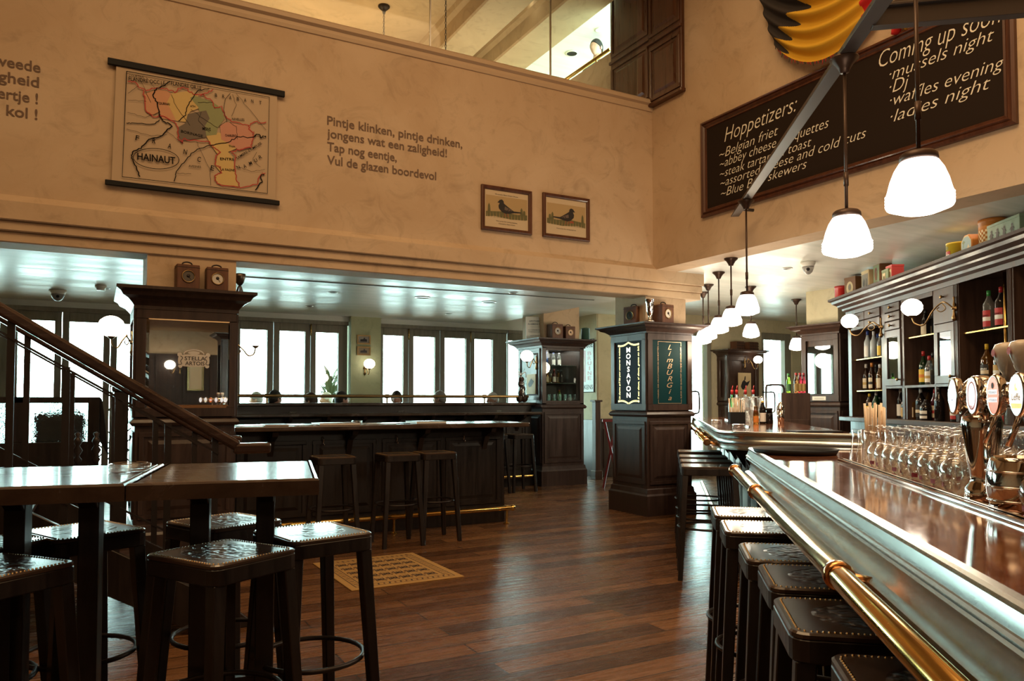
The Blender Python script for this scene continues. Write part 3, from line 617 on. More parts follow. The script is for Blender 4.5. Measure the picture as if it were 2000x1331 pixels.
def rail(parent, y0, y1, brk, r=0.021, z=0.955, x=-0.065):
    b = B().tube([(x, y0, z), (x, y1, z)], r, 20)
    b.build('arm_rail', M_BRASS, parent)
    for y in brk:
        c = B(); c.tube([(x, y - 0.014, z), (x, y - 0.008, z), (x, y + 0.008, z), (x, y + 0.014, z)], [r * 1.05, r * 1.3, r * 1.3, r * 1.05], 20); c.cyl((x, y, z), (0.03, y, z - 0.02), 0.012, 10); c.build('rail_collar', M_COPPERR, parent)
    c = B(); c.tube([(x, y1 - 0.03, z), (x, y1 - 0.02, z), (x, y1, z), (x, y1 + 0.012, z), (x, y1 + 0.016, z)], [r * 1.05, r * 1.32, r * 1.36, r * 1.2, r * 0.4], 20); c.build('rail_cap', M_COPPERR, parent)
rail(BN, -LEN, -0.04, (-0.86, -2.14, -3.4))
b = B().tube([(0.10, -LEN, 0.17), (0.10, -0.1, 0.17)], 0.024, 12)
for y in (-0.4, -1.6, -2.8): b.cyl((0.10, y, 0.17), (0.10, y, 0), 0.014, 8)
b.build('foot_rail', M_BRASS, BN)
# far run
d2 = 5.35; ORG2 = C(barlat(d2), d2); LEN2 = 5.0
BF = thing('bar_counter', 'far run of the bar beyond the gap, with the rounded zinc corner', 'bar counter', ORG2, bar_rz())
endp = [(0.0, 0.12), (0.0, LEN2)]
corner = [(0.9, -0.30), (0.50, -0.17)] + [(0.0 + 0.30 * (1 - math.sin(t)) ** 1.0, 0.16 - 0.26 * math.cos(t) * 0.9) for t in [PI / 2 * i / 7 for i in range(1, 8)]] + [(0.0, LEN2)]
corner = [(0.86, -0.34), (0.36, -0.22), (0.22, -0.17), (0.11, -0.09), (0.035, 0.02), (0.0, 0.16), (0.0, LEN2)]
topo = [(x + 0.02, y + (0.02 if i < 3 else 0)) for i, (x, y) in enumerate(corner)] + [(0.86, LEN2)]
B().prism(topo, BZ - 0.05, BZ).build('counter_top', M_COPPER, BF)
B().sweep([(-o, z) for o, z in ZP], corner[::-1], False, sm=True).build('edge_moulding', M_ZINC, BF, auto=28)
b = B().prism([(0.30, 0.25), (0.34, 0.10), (0.42, 0.0), (0.80, -0.08), (0.80, LEN2), (0.30, LEN2)], 0, BZ - 0.05)
for i in range(7): raised(b, lambda u, d, z: (0.30 + d, u, z), 0.3 + i * 0.66, 0.9 + i * 0.66, 0.2, 0.85)
b.prism([(x * 0.94 + 0.03, y * 0.94 + 0.03) for x, y in corner] + [(0.8, LEN2)], BZ - 0.115, BZ - 0.05)
b.build('panel_front', M_BLACKW, BF)
b = B().tube([(-0.065, 0.42, 0.955), (-0.065, LEN2 - 0.3, 0.955)], 0.021, 16); b.build('arm_rail', M_BRASS, BF)
for y in (0.42, 1.3, 2.2, 3.4):
    c = B().tube([(-0.065, y - 0.014, 0.955), (-0.065, y - 0.008, 0.955), (-0.065, y + 0.01, 0.955), (-0.065, y + 0.016, 0.955)], [0.022, 0.028, 0.028, 0.022], 16); c.cyl((-0.065, y, 0.955), (0.03, y, 0.94), 0.012, 8); c.build('rail_collar', M_COPPERR, BF)
b = B().tube([(0.10, 0.2, 0.17), (0.10, LEN2, 0.17)], 0.024, 12)
for y in (0.5, 1.9, 3.3): b.cyl((0.10, y, 0.17), (0.10, y, 0), 0.014, 8)
b.build('foot_rail', M_BRASS, BF)
for i in range(4):
    y = 0.3 + i * 0.9; b = B().slab([(0.30, 0.93), (0.06, 0.93), (0.08, 0.90), (0.2, 0.84), (0.27, 0.72), (0.30, 0.68)], y - 0.025, y + 0.025); b.build('bracket', M_BLACKW, BF)

# ------------------------------------------------------------------ stools
def rrect(hx, hy, r, n=3):
    out = []
    for cx, cy, a in ((hx - r, hy - r, 0), (-hx + r, hy - r, 90), (-hx + r, -hy + r, 180), (hx - r, -hy + r, 270)):
        for i in range(n + 1): t = math.radians(a + 90 * i / n); out.append((cx + r * math.cos(t), cy + r * math.sin(t)))
    return out
def make_stool(SX, SY, label, group, wide=0.40):
    t = thing('bar_stool', label, 'bar stool', (0, 0, 0), 0, group); hx, hy = SX / 2, SY / 2; H = 0.80
    b = B().prism(rrect(hx, hy, 0.035), H - 0.062, H - 0.012); b.build('seat_frame', M_BLACKW, t, bevel=0.004)
    b = B(); o = rrect(hx - 0.001, hy - 0.001, 0.034, 4); i1 = rrect(hx - 0.006, hy - 0.006, 0.03, 4); n = len(o)
    vs = [(x, y, H - 0.012) for x, y in o] + [(x, y, H - 0.004) for x, y in o] + [(x, y, H) for x, y in i1]
    b.add(vs, [(i, (i + 1) % n, n + (i + 1) % n, n + i) for i in range(n)] + [(n + i, n + (i + 1) % n, 2 * n + (i + 1) % n, 2 * n + i) for i in range(n)] + [tuple(range(2 * n, 3 * n))])
    pad = b.build('seat_pad', M_LEATHER, t)
    st = B(); pth = rrect(hx - 0.016, hy - 0.016, 0.026, 3); m = len(pth)
    for i in range(m):
        a = Vector((*pth[i], H)); c = Vector((*pth[(i + 1) % m], H)); L_ = (c - a).length; k = max(1, int(L_ / 0.011))
        for q in range(k): p = a.lerp(c, q / k); st.lathe([(0.0036, 0), (0.0026, 0.0022), (0, 0.003)], 5, p)
    st.build('stud_trim', M_OLDBRASS, pad)
    for sx in (-1, 1):
        for sy in (-1, 1):
            B().frustum((sx * (hx + 0.012), sy * (hy + 0.012), 0), (sx * (hx - 0.03), sy * (hy - 0.03), H - 0.06), 0.034, 0.042).build('leg', M_BLACKW, t, bevel=0.003)
    zr = 0.36; k = zr / (H - 0.06); rx = hx + 0.012 - 0.042 * k - 0.022; ry = hy + 0.012 - 0.042 * k - 0.022; R_ = math.hypot(rx, ry) * 0.98
    B().tube([(R_ * math.cos(2 * PI * i / 28) * (rx / ry) ** 0.25, R_ * math.sin(2 * PI * i / 28) * (ry / rx) ** 0.25, zr) for i in range(28)], 0.009, 8, True).build('foot_ring', M_IRON, t)
    return t
G1 = 'stools around the high tables'
s0 = make_stool(0.34, 0.32, 'stool in front of the right-hand high table, tooled seat nearest the middle of the photo', G1)
def seat_at(L_, Bk, R_, F_):                         # the four seat corners as seen in the photograph, on the 0.8 m plane
    q = [onZ(px, py, 0.80) for px, py in (L_, Bk, R_, F_)]; c = (q[0] + q[1] + q[2] + q[3]) / 4; e = (q[2] - q[1]) + (q[3] - q[0])
    return Vector((c.x, c.y, 0)), math.atan2(e.y, e.x)
ST_ = [(((320, 1086), (441, 1054), (546, 1068), (422, 1105)), ''),
       (((537, 1037), (614, 1020), (700, 1036), (585, 1060)), 'stool with the teal-shining seat, at the right end of the right-hand high table'),
       (((352, 1022), (456, 1002), (513, 1010), (425, 1037)), 'stool half hidden behind the pedestal of the right-hand high table'),
       (((72, 1038), (169, 1016), (266, 1032), (130, 1055)), 'stool behind the left-hand high table, next to the stairs')]
for i, (q, lb) in enumerate(ST_):
    p, r = seat_at(*q); o = s0 if i == 0 else dup(s0, label=lb, group=G1); o.location = p; o.rotation_euler.z = r
q = onZ(150, 1097, 0.8); r = -YAW + math.radians(-23)
def rotv(x, y, a): return Vector((x * math.cos(a) - y * math.sin(a), x * math.sin(a) + y * math.cos(a), 0))
p = q - rotv(0.17, 0.0, r) - rotv(0, 0.15, r); dup(s0, (p.x, p.y, 0), r, 'stool cut off by the lower left corner, in front of the left-hand high table', G1)
q = onZ(54, 1066, 0.8); p = q - rotv(0.20, 0.05, r); dup(s0, (p.x, p.y, 0), r + 0.2, 'stool at the left edge, only its seat corner showing beyond the nearest left stool', G1)
G2 = 'stools along the bar'
s1 = make_stool(0.40, 0.30, 'stool nearest the camera along the bar, seat cut by the bottom edge', G2)
nb = [(0.59, 1.437), (0.625, 1.845), (0.708, 2.215), (0.75, 2.54), (0.82, 3.02), (0.885, 3.40)]
def at_bar(lat, d, half=0.15, off=0.20):            # seat whose far-left corner stands at (lat, d)
    e = Vector((math.sin(BA), math.cos(BA))); q = Vector((lat, d)) - e * half + Vector((e.y, -e.x)) * off; return C(q.x, q.y)
lbn = ['stool nearest the camera along the bar, seat cut by the bottom edge', 'second stool from the camera along the near bar', 'third stool from the camera along the near bar', 'fourth stool from the camera along the near bar', 'fifth stool from the camera along the near bar', 'stool at the far end of the near bar, sixth from the camera']
for i, (la, d) in enumerate(nb):
    o = s1 if i == 0 else dup(s1, label=lbn[i], group=G2); o.location = at_bar(la, d); o.rotation_euler.z = bar_rz()
fb = [onZ(1337, 908, 0.8), onZ(1330, 895, 0.8), onZ(1322, 887, 0.8), onZ(1313, 876, 0.8)]
lbf = ['first stool along the far bar, just beyond the gap', 'second stool along the far bar', 'third stool along the far bar', 'last stool along the far bar, nearest the sign pillar']
ds = [5.55, 6.0, 6.5, 7.15]
for i, d in enumerate(ds): o = dup(s1, at_bar(barlat(d) - 0.24, d + 0.15), bar_rz(), lbf[i], G2)
G3 = 'stools at the counters'
s2 = make_stool(0.33, 0.33, 'rightmost stool at the lower counter with the menus', G3)
for i, ((px, py), y, lb) in enumerate((((848, 885), 6.47, ''), ((776, 888), 6.42, 'stool in the middle of the lower counter with the menus'), ((650, 893), 6.38, 'stool at the left of the lower counter, behind the right-hand high table'))):
    q = onY(px, py, y); o = s2 if i == 0 else dup(s2, label=lb, group=G3); o.location = (q.x, y, 0)
for px, lb in ((900, 'stool at the tall counter, left of three'), (962, 'stool at the tall counter, middle of three'), (1013, 'stool at the tall counter, right of three beside the display pillar')):
    q = onY(px, 848, 9.33); dup(s2, (q.x, 9.33, 0), 0.0, lb, G3)

# ------------------------------------------------------------------ high tables
def make_table(c, rz, sx, sy, label):
    t = thing('high_table', label, 'high table', c, rz, 'high tables by the stairs'); hx, hy = sx / 2, sy / 2
    b = B(); o = [(-hx, -hy), (hx, -hy), (hx, hy), (-hx, hy)]; top = B().box(-hx + 0.004, hx - 0.004, -hy + 0.004, hy - 0.004, 0.995, 1.03); top.build('table_top', M_TABLE, t, bevel=0.004)
    b.sweep([(0.0, 0.98), (0.012, 0.98), (0.012, 1.024), (0.008, 1.030), (0.0, 1.031)], o, True); b.build('edge_strip', M_TABLE, t)
    for s in (-1, 1):
        B().frustum((s * 0.105, 0, 0.04), (s * 0.105, 0, 0.98), (0.06, 0.075), (0.06, 0.075)).build('post', M_BLACKW, t, bevel=0.003)
        k = B().slab([(-0.21, 0.995), (0.21, 0.995), (0.17, 0.955), (0.07, 0.945), (0.035, 0.92), (-0.035, 0.92), (-0.07, 0.945), (-0.17, 0.955)], s * 0.105 - 0.028, s * 0.105 + 0.028)
        k.v = [(v[1], v[0], v[2]) for v in k.v]; k.build('corbel', M_BLACKW, t, bevel=0.003)
        B().box(s * 0.105 - 0.035, s * 0.105 + 0.035, -hy + 0.08, hy - 0.08, 0, 0.05).build('foot', M_BLACKW, t, bevel=0.008)
    B().box(-0.09, 0.09, -0.02, 0.02, 0.25, 0.33).build('stretcher', M_BLACKW, t)
    return t
TA = -YAW + math.radians(16.5); tx_, ty_ = math.cos(math.radians(16.5)), math.sin(math.radians(16.5)); TWD = 0.515
for i, lb in enumerate(('right-hand high table, empty top shining white from the windows', 'left-hand high table with the glass ashtray, cut by the left edge', 'third high table, at the photo\'s left edge')):
    make_table(C(-0.957 - tx_ * i * (TWD + 0.028), 2.62 - ty_ * i * (TWD + 0.028)), TA, TWD, 0.71, lb)
# ------------------------------------------------------------------ stairs with two railings
YS0, YS1 = 4.5, 5.5; XE = 0.72; SL = 0.62; NS = 12
ST = thing('staircase', 'dark wooden open-riser staircase rising to the left behind the high tables', 'staircase', (XE, YS0, 0))
def strz(x): return -(x) * SL                       # x <= 0 up the flight
for k, y in enumerate((0.0, YS1 - YS0)):
    b = B().slab([(0.10, 0.0), (-0.06, 0.14), (-4.2, strz(-4.2) + 0.06), (-4.2, strz(-4.2) - 0.26), (-0.22, 0.0)], y - 0.025, y + 0.025); b.build('stringer', M_BLACKW, ST, bevel=0.004)
for i in range(1, 13):
    x = -0.28 * (i - 0.35); z = 0.174 * i - 0.02; B().box(x - 0.29, x, 0.03, YS1 - YS0 - 0.03, z - 0.035, z).build('tread', M_WOODH, ST, bevel=0.004)
for k, y in enumerate((0.0, YS1 - YS0)):
    lab = ('near', 'far')[k]
    hr = [(-4.2, y, strz(-4.2) + 1.02), (-0.10, y, strz(-0.10) + 1.02 - 0.03), (0.02, y, 0.985), (0.20, y, 0.985)]
    b = B()
    hpts = [(-4.2, strz(-4.2) + 1.03), (-0.06, 1.03), (0.20, 0.99)]
    w2, h2 = 0.034, 0.036
    for (xa, za), (xb, zb) in (((-4.2, strz(-4.2) + 1.04), (-0.02, strz(-0.02) + 1.0)), ((-0.045, 1.0), (0.16, 1.0))): b.bar((xa, y, za), (xb, y, zb), 0.062, 0.060)
    b.build('handrail', wood('handrail_wood', (0.024, 0.013, 0.010), (0.055, 0.030, 0.022), 0.2, (1.5, 14, 14), 0.6), ST, bevel=0.016, seg=3)
    c = B().bar((-4.2, y, strz(-4.2) + 0.90), (-0.12, y, strz(-0.12) + 0.90), 0.022, 0.012); c.bar((-4.2, y, strz(-4.2) + 0.22), (-0.12, y, strz(-0.12) + 0.22), 0.022, 0.012); c.build('guide_bar', M_IRON, ST)
    n = 17
    for i in range(n):
        x = -0.14 - i * 0.24
        bb = B().box(x - 0.017, x + 0.017, y - 0.006, y + 0.006, strz(x) + 0.05, strz(x) + (0.91 if i % 4 else 1.0)); bb.build('baluster', M_IRON, ST)
# ------------------------------------------------------------------ back bar: open shelves, drawers, glazed doors
BB0 = (3.87, 9.0); ES = Vector((-0.0616, -0.9981))
BBA = math.atan2(ES.y, ES.x)                            # in (lateral, depth) axes
KB = thing('back_bar', 'tall carved wooden back bar of shelves, drawers and glazed doors behind the bar', 'back bar', C(*BB0), BBA - YAW)
def bs(px, t=0.0):                                      # position along the cabinet (s) of a photo column, t = distance into the cabinet
    a = (px - 1000) / FOC; l0 = BB0[0] + 0.9981 * t; d0 = BB0[1] - 0.0616 * t
    return (a * d0 - l0) / (ES.x - a * ES.y)
def bbw(s, t, z): return KB_M @ Vector((s, t, z))
bpy.context.view_layer.update(); KB_M = KB.matrix_world.copy()
def zat(py, s, t=0.0):
    d = BB0[1] + s * ES.y - 0.0616 * t; return EYE + (HOR - py) / FOC * d
SA, SB, SC1, SC2, SD, SE, SF, SG, SH = bs(1658), bs(1664), bs(1723), bs(1731), bs(1762), bs(1767), bs(1825.5), bs(1868), bs(1876)
SI, SJ = bs(1972), bs(1984); SK = SJ + 0.75; DP = 0.42; ZB = 1.09; ZT = 2.30
b = B(); b.box(-0.02 + SA, SK, 0.02, DP, 0.0, ZB - 0.05)
for i in range(7): raised(b, lambda u, d, z: (u, 0.02 + d, z), SA + 0.05 + i * 0.56, SA + 0.55 + i * 0.56, 0.15, 0.95)
b.build('base_cabinet', M_CABW, KB, bevel=0.003)
B().box(SA - 0.10, SK, -0.08, DP, ZB - 0.05, ZB).build('counter_slab', M_CABW, KB, bevel=0.006)
b = B(); b.box(SA, SK, DP - 0.02, DP, ZB, ZT)
for a, c in ((SA, SB), (SC1, SC2), (SD, SE), (SI, SJ)): b.box(a, c, 0.0, DP, ZB, ZT)
b.box(SF, SF + 0.03, 0, DP, ZB, ZT); b.box(SG, SH, 0, DP, ZB, ZT); b.box(SK - 0.03, SK, 0, DP, ZB, ZT); b.box(SA, SK, 0.0, DP, ZT - 0.02, ZT)
for k in range(4): b.box(SI + 0.008 + k * 0.014, SI + 0.014 + k * 0.014, -0.008, 0, ZB, ZT)
for k in range(3): b.box(SG + 0.004 + k * 0.018, SG + 0.014 + k * 0.018, -0.008, 0, ZB, ZT)
zs = 1.415
b.box(SC2, SF + 0.03, 0.0, DP, zs - 0.025, zs); b.box(SF, SG, 0, DP, zs - 0.025, zs)
for x in (SE + 0.02, ): b.box(x, x + 0.03, 0.0, DP, ZB, zs - 0.02)
b.build('carcass', M_CABW, KB, bevel=0.002)
# side panel of the deep third bay
b = B(); raised(b, lambda u, d, z: (SI - 0.004 + d - 0.0, u, z), 0.03, DP - 0.04, 1.15, 2.2); b.build('side_panel', M_WOOD, KB)
B().sweep([(0.0, ZT - 0.06), (0.015, ZT - 0.06), (0.02, ZT - 0.02), (0.045, ZT + 0.0), (0.05, ZT + 0.02), (0.085, ZT + 0.045), (0.09, ZT + 0.06), (0.13, ZT + 0.085), (0.14, ZT + 0.11), (0.165, ZT + 0.12), (0.165, ZT + 0.145), (-0.3, ZT + 0.145)], [(SA, DP), (SA, 0.0), (SK, 0.0), (SK, DP)], False, 0).box(SA, SK, 0.0, DP, ZT + 0.10, ZT + 0.144).build('cornice', M_CABW, KB)
ZC = ZT + 0.145
def knob(par, s, z, t=-0.02): B().lathe([(0, 0), (0.008, 0), (0.007, 0.012), (0.016, 0.02), (0.014, 0.03), (0, 0.034)], 10, (s, t, z), Matrix.Rotation(PI / 2, 3, 'X')).build('knob', M_OLDBRASS, par)
def drawer(s0, s1, z0, z1):
    d = B().box(s0 + 0.006, s1 - 0.006, -0.014, 0.10, z0 + 0.004, z1 - 0.004).build('drawer', M_CABW, KB, bevel=0.004); knob(d, (s0 + s1) / 2, (z0 + z1) / 2, -0.014); return d
zd = zat(642, (SB + SC1) / 2)
for i in range(2):
    for j in range(2): drawer(SB + i * (SC1 - SB) / 2, SB + (i + 1) * (SC1 - SB) / 2, zd + j * (ZT - 0.06 - zd) / 2, zd + (j + 1) * (ZT - 0.06 - zd) / 2)
z_ = [zat(645, 1.5), zat(621, 1.5), zat(597, 1.5), ZT - 0.06]; z_ = [z_[0] + k * (ZT - 0.06 - z_[0]) / 3 for k in range(4)]
for j in range(3): drawer(SC2, SD, z_[j], z_[j + 1])
def gdoor(s0, s1, z0, z1, kside):
    d = B()
    for a, c, e, g in ((s0, s1, z0, z0 + 0.07), (s0, s1, z1 - 0.07, z1), (s0, s0 + 0.06, z0 + 0.07, z1 - 0.07), (s1 - 0.06, s1, z0 + 0.07, z1 - 0.07)): d.box(a, c, -0.012, 0.012, e, g)
    o = d.build('door', M_CABW, KB, bevel=0.004); B().box(s0 + 0.055, s1 - 0.055, -0.001, 0.003, z0 + 0.065, z1 - 0.065).build('pane', M_TEALPANE, o)
    knob(o, s1 - 0.03 if kside > 0 else s0 + 0.03, z0 + 0.06, -0.012); return o
gdoor(SC2, SD, zs, z_[0], 1); zdd = zat(632, (SF + SG) / 2)
gdoor(SF + 0.03, SG, zs, zdd, 1)
b = B().box(SF + 0.03, SG, -0.01, 0.01, zdd + 0.004, ZT - 0.06); b.build('fascia_panel', M_CABW, KB, bevel=0.003)
knob(KB, (SF + SG) / 2 + 0.02, ZT - 0.14, -0.01)
B().box(SE, SF, -0.005, 0.01, ZT - 0.10, ZT - 0.055).build('fascia_rail', M_CABW, KB)
# glass shelves on brass posts
def shelf(s0, s1, z, d0=0.03):
    B().box(s0 + 0.01, s1 - 0.01, d0, DP - 0.03, z - 0.008, z).build('glass_shelf', M_SHELFG, KB)
    B().box(s0 + 0.01, s1 - 0.01, d0 - 0.004, d0, z - 0.010, z + 0.001).build('shelf_trim', M_BRASS, KB)
Z1, Z2 = zat(700, 0.8), zat(763, 0.8)
shelf(SB, SC1, Z1); shelf(SB, SC1, Z2); Z3 = zat(656, 2.0); shelf(SE, SF, Z3); shelf(SE, SF, zat(620, 2.0), 0.2)
Z5 = zat(643, 3.1); Z6 = zs; shelf(SH, SI, Z5); shelf(SH, SI, Z6 + 0.0)
def post(s, z0, z1): B().cyl((s, 0.05, z0), (s, 0.05, z1), 0.012, 10).build('brass_post', M_BRASS, KB)
post(SC1 - 0.03, ZB, zd); post(SF - 0.03, zs, ZT - 0.1); post(SI - 0.12, ZB, ZT - 0.06)

# ------------------------------------------------------------------ globe sconces
def sconce(name, label, base, globe, wall_n, gr, group='globe wall lamps'):
    base = Vector(base); globe = Vector(globe); t = thing(name, label, 'wall lamp', base, 0, group); g = globe - base; n = Vector(wall_n)
    R = n.to_track_quat('Z', 'Y').to_matrix()
    b = B().lathe([(0, 0), (0.026, 0), (0.026, 0.006), (0.014, 0.014), (0.012, 0.03), (0, 0.032)], 12, (0, 0, 0), R); b.lathe([(0.0, -0.11), (0.012, -0.105), (0.022, -0.08), (0.012, -0.055), (0.009, 0), (0.013, 0.03), (0.006, 0.06), (0.011, 0.09), (0, 0.10)], 10, n * 0.012)
    b.build('back_plate', M_OLDBRASS, t)
    foot = g - Vector((0, 0, gr * 0.86)); h = Vector((foot.x, foot.y, 0)); k = h.length
    P = [n * 0.02, n * 0.035 + h * 0.12 + Vector((0, 0, 0.05)), h * 0.32 + Vector((0, 0, 0.055)), h * 0.52 + Vector((0, 0, foot.z * 0.3 - 0.0)), h * 0.72 + Vector((0, 0, foot.z - 0.085)), h * 0.93 + Vector((0, 0, foot.z - 0.07)), foot - Vector((0, 0, 0.015))]
    b = B().tube(smooth_path(P, 5), 0.0065, 7); b.tube(smooth_path([h * 0.30 + Vector((0, 0, 0.05)), h * 0.22 + Vector((0, 0, 0.005)), h * 0.32 + Vector((0, 0, -0.02)), h * 0.42 + Vector((0, 0, 0.0)), h * 0.37 + Vector((0, 0, 0.02))], 4), 0.0045, 6); b.build('arm', M_OLDBRASS, t)
    B().lathe([(0, -0.02), (0.012, -0.018), (0.03, 0.0), (0.038, 0.012), (0.03, 0.014), (0, 0.014)], 14, foot).build('gallery', M_OLDBRASS, t)
    prof = []
    for i in range(15):
        a = PI * (0.12 + 0.88 * i / 14); r = gr * math.sin(a) * (1 + (0.035 if 5 <= i <= 9 and i % 2 == 1 else 0)); prof.append((r if i < 14 else 0.0, -gr * 0.9 * math.cos(a)))
    B().lathe(prof, 20, g).build('globe', M_GLOBE, t)
    return t
def bbn(s, t, z): v = bbw(s, t, z); return v
NB = (KB_M.to_3x3() @ Vector((0, -1, 0)))
sconce('globe_sconce', 'smaller-looking globe lamp on the back bar, beside the three small drawers', bbw((SC1 + SC2) / 2, -0.01, 2.02), bbw(0.93, -0.20, 2.12), NB, 0.085)
sconce('globe_sconce', 'larger-looking globe lamp on the back bar, by the tall glazed door', bbw((SG + SH) / 2, -0.01, 2.04), bbw(2.45, -0.24, 2.08), NB, 0.085)
q = onY(712, 712, YW - 0.12); sconce('globe_sconce', 'globe lamp on the plaster pier below two small framed pictures', (q.x, YW - 0.125, q.z - 0.06), (q.x + 0.02, YW - 0.30, q.z - 0.0), (0, -1, 0), 0.085)
sconce('globe_sconce', 'globe lamp on the left side of the mirror pillar', (0.255, 6.85, 1.74), (0.09, 6.80, 1.86), (-1, 0, 0), 0.095)
sconce('globe_sconce', 'globe lamp on the right side of the mirror pillar', (1.005, 6.95, 1.70), (1.22, 6.95, 1.82), (1, 0, 0), 0.08)
sconce('globe_sconce', 'globe lamp on the side of the display pillar, above the bagged chocolate figure', (5.79, 9.80, 1.84), (5.57, 9.72, 1.93), (-1, 0, 0), 0.095)
q = onY(1455, 706, 9.48); sconce('globe_sconce', 'globe lamp on the far panelled pillar above the bird picture', (q.x, 9.495, q.z - 0.02), (q.x + 0.12, 9.30, q.z + 0.02), (0, -1, 0), 0.075)
sconce('globe_sconce', 'globe lamp on the rear wood panelling, seen in the big mirror', (1.5, -3.94, 1.92), (1.29, -3.72, 2.0), (0, 1, 0), 0.1)

# ------------------------------------------------------------------ truss and pendant lamps
def trl(d): return 1.4 + 0.1267 * (d - 1.6)
ZTR = 3.0
T = thing('lamp_truss', 'dark steel beam crossing in front of the chalkboard with its cross struts', 'steel truss', C(trl(4), 4, ZTR))
T0 = T.location.copy(); b = B(); a, c = C(trl(0.6), 0.6, ZTR) - T0, C(trl(7.05), 7.05, ZTR) - T0
b.bar(a, c, 0.075, 0.012); b.bar(a + Vector((0, 0, 0.035)), c + Vector((0, 0, 0.035)), 0.014, 0.06); b.build('main_beam', M_TRUSS, T, bevel=0.002)
b = B(); a = C(1.66, 3.44, ZTR + 0.03) - T0; c = C(4.28, 2.95, ZTR + 0.03) - T0; b.bar(a, c, 0.05, 0.085); b.bar(a + Vector((0, 0, 0.045)), c + Vector((0, 0, 0.045)), 0.09, 0.012); b.build('cross_beam', M_TRUSS, T, bevel=0.002)
b = B(); a = atD(1718, 30, 3.5) - T0; c = atD(1860, -55, 3.95) - T0; b.bar(a, c, 0.05, 0.06); b.build('strut', M_TRUSS, T, bevel=0.002)
b = B(); a = atD(1728, 5, 3.35) - T0; c = atD(1775, -60, 3.1) - T0; b.bar(a, c, 0.05, 0.012); b.build('strut', M_TRUSS, T)
for d in (2.4, 3.3, 4.6, 5.8): B().cyl(C(trl(d) - 0.02, d, ZTR + 0.004) - T0, C(trl(d) - 0.02, d, ZTR + 0.02) - T0, 0.014, 6).build('bolt', M_IRON, T)
b = B().cyl(C(trl(6.9), 6.9, ZTR + 0.03) - T0, C(trl(6.9) + 0.16, 6.95, ZTR + 0.03) - T0, 0.015, 8); b.build('wall_bracket', M_TRUSS, T)
def make_pendant(label, ztop, zshade, k):
    t = thing('pendant_lamp', label, 'pendant lamp', (0, 0, ztop), 0, 'opal pendant lamps over the bar'); zs_ = zshade - ztop
    B().lathe([(0, 0), (0.068, 0), (0.07, -0.008), (0.045, -0.03), (0.03, -0.055), (0.022, -0.075), (0.0, -0.078)], 20).build('canopy', M_BRONZE, t)
    b = B().cyl((0, 0, -0.07), (0, 0, zs_ + 0.13 * k), 0.008, 8); b.cyl((0, 0, zs_ + 0.25 * k), (0, 0, zs_ + 0.32 * k), 0.012, 8); b.build('rod', M_BRONZE, t)
    s = k
    B().lathe([(0, 0.135 * s), (0.02 * s, 0.135 * s), (0.055 * s, 0.125 * s), (0.066 * s, 0.115 * s), (0.068 * s, 0.098 * s), (0.062 * s, 0.092 * s), (0.0, 0.09 * s)], 20, (0, 0, zs_)).build('shade_holder', M_BRONZE, t)
    pr = [(0.058, 0.094), (0.068, 0.088), (0.085, 0.06), (0.100, 0.02), (0.110, -0.02), (0.114, -0.032), (0.118, -0.036), (0.1145, -0.042), (0.1185, -0.048), (0.115, -0.054), (0.1185, -0.060), (0.116, -0.066), (0.118, -0.072), (0.112, -0.084), (0.06, -0.104), (0.0, -0.114)]
    B().lathe([(r * s, z * s) for r, z in pr], 28, (0, 0, zs_)).build('shade', M_SHADE, t)
    return t
def pend(label, pos, zt, zsh, k):
    o = make_pendant(label, zt, zsh, k); o.location = (pos.x, pos.y, zt); d = bpy.data.lights.new('pendant_bulb', 'POINT'); d.energy = 22; d.color = (1.0, 0.82, 0.58); d.shadow_soft_size = 0.11
    l = bpy.data.objects.new('pendant_bulb', d); COL.objects.link(l); l.parent = o; l.location = (0, 0, zsh - zt - 0.26); return o
for d, k, lb in ((2.88, 1.02, 'nearest and largest opal pendant lamp, hanging over the beer taps'), (3.76, 1.0, 'second opal pendant lamp from the camera, over the round tray'), (6.48, 0.87, 'third opal pendant lamp, at the end of the steel beam')):
    pend(lb, C(trl(d), d), ZTR - 0.004, 2.095, k)
for px, cy, k, lb in ((1427.5, 505, 0.88, 'fourth opal pendant lamp in the row, hung from the low ceiling'), (1403.5, 532, 0.88, 'fifth opal pendant lamp in the row'), (1383, 556, 0.88, 'sixth opal pendant lamp in the row'), (1373, 571, 0.88, 'last opal pendant lamp in the row, beside the sign pillar'), (1466, 560, 0.88, 'opal pendant lamp hanging in front of the far panelled pillar'), (1555, 585, 0.88, 'opal pendant lamp hanging alone by the narrow mirrored pillar')):
    q = onZ(px, cy, ZR); pend(lb, q, ZR - 0.001, {1466: 2.16, 1555: 2.08}.get(px, 2.12), k)

# ------------------------------------------------------------------ chalkboard with menu
CH0, CH1 = onX(1373, 300, XR), onX(1990, 240, XR); cz0, cz1 = onX(1374, 427, XR).z, onX(1372, 243.4, XR).z
yA, yB = CH0.y, CH1.y
T = thing('chalkboard', 'long framed menu chalkboard on the right wall behind the steel beam', 'chalkboard', (XR, (yA + yB) / 2, (cz0 + cz1) / 2)); ym, zm = (yA + yB) / 2, (cz0 + cz1) / 2; hw, hh = (yA - yB) / 2, (cz1 - cz0) / 2
B().box(-0.02, -0.002, -hw + 0.04, hw - 0.04, -hh + 0.04, hh - 0.04).build('board', M_BOARD, T)
b = B(); FP = [(0.0, 0.0), (0.0, -0.035), (0.02, -0.045), (0.03, -0.03), (0.045, -0.045), (0.06, -0.028), (0.075, -0.03), (0.08, -0.018)]
pts = [(-hw, -hh), (hw, -hh), (hw, hh), (-hw, hh)]; vs = []
for (y, z) in pts:
    sy = 1 if y < 0 else -1; sz = 1 if z < 0 else -1
    for o, x in FP: vs.append((x, y + sy * o, z + sz * o))
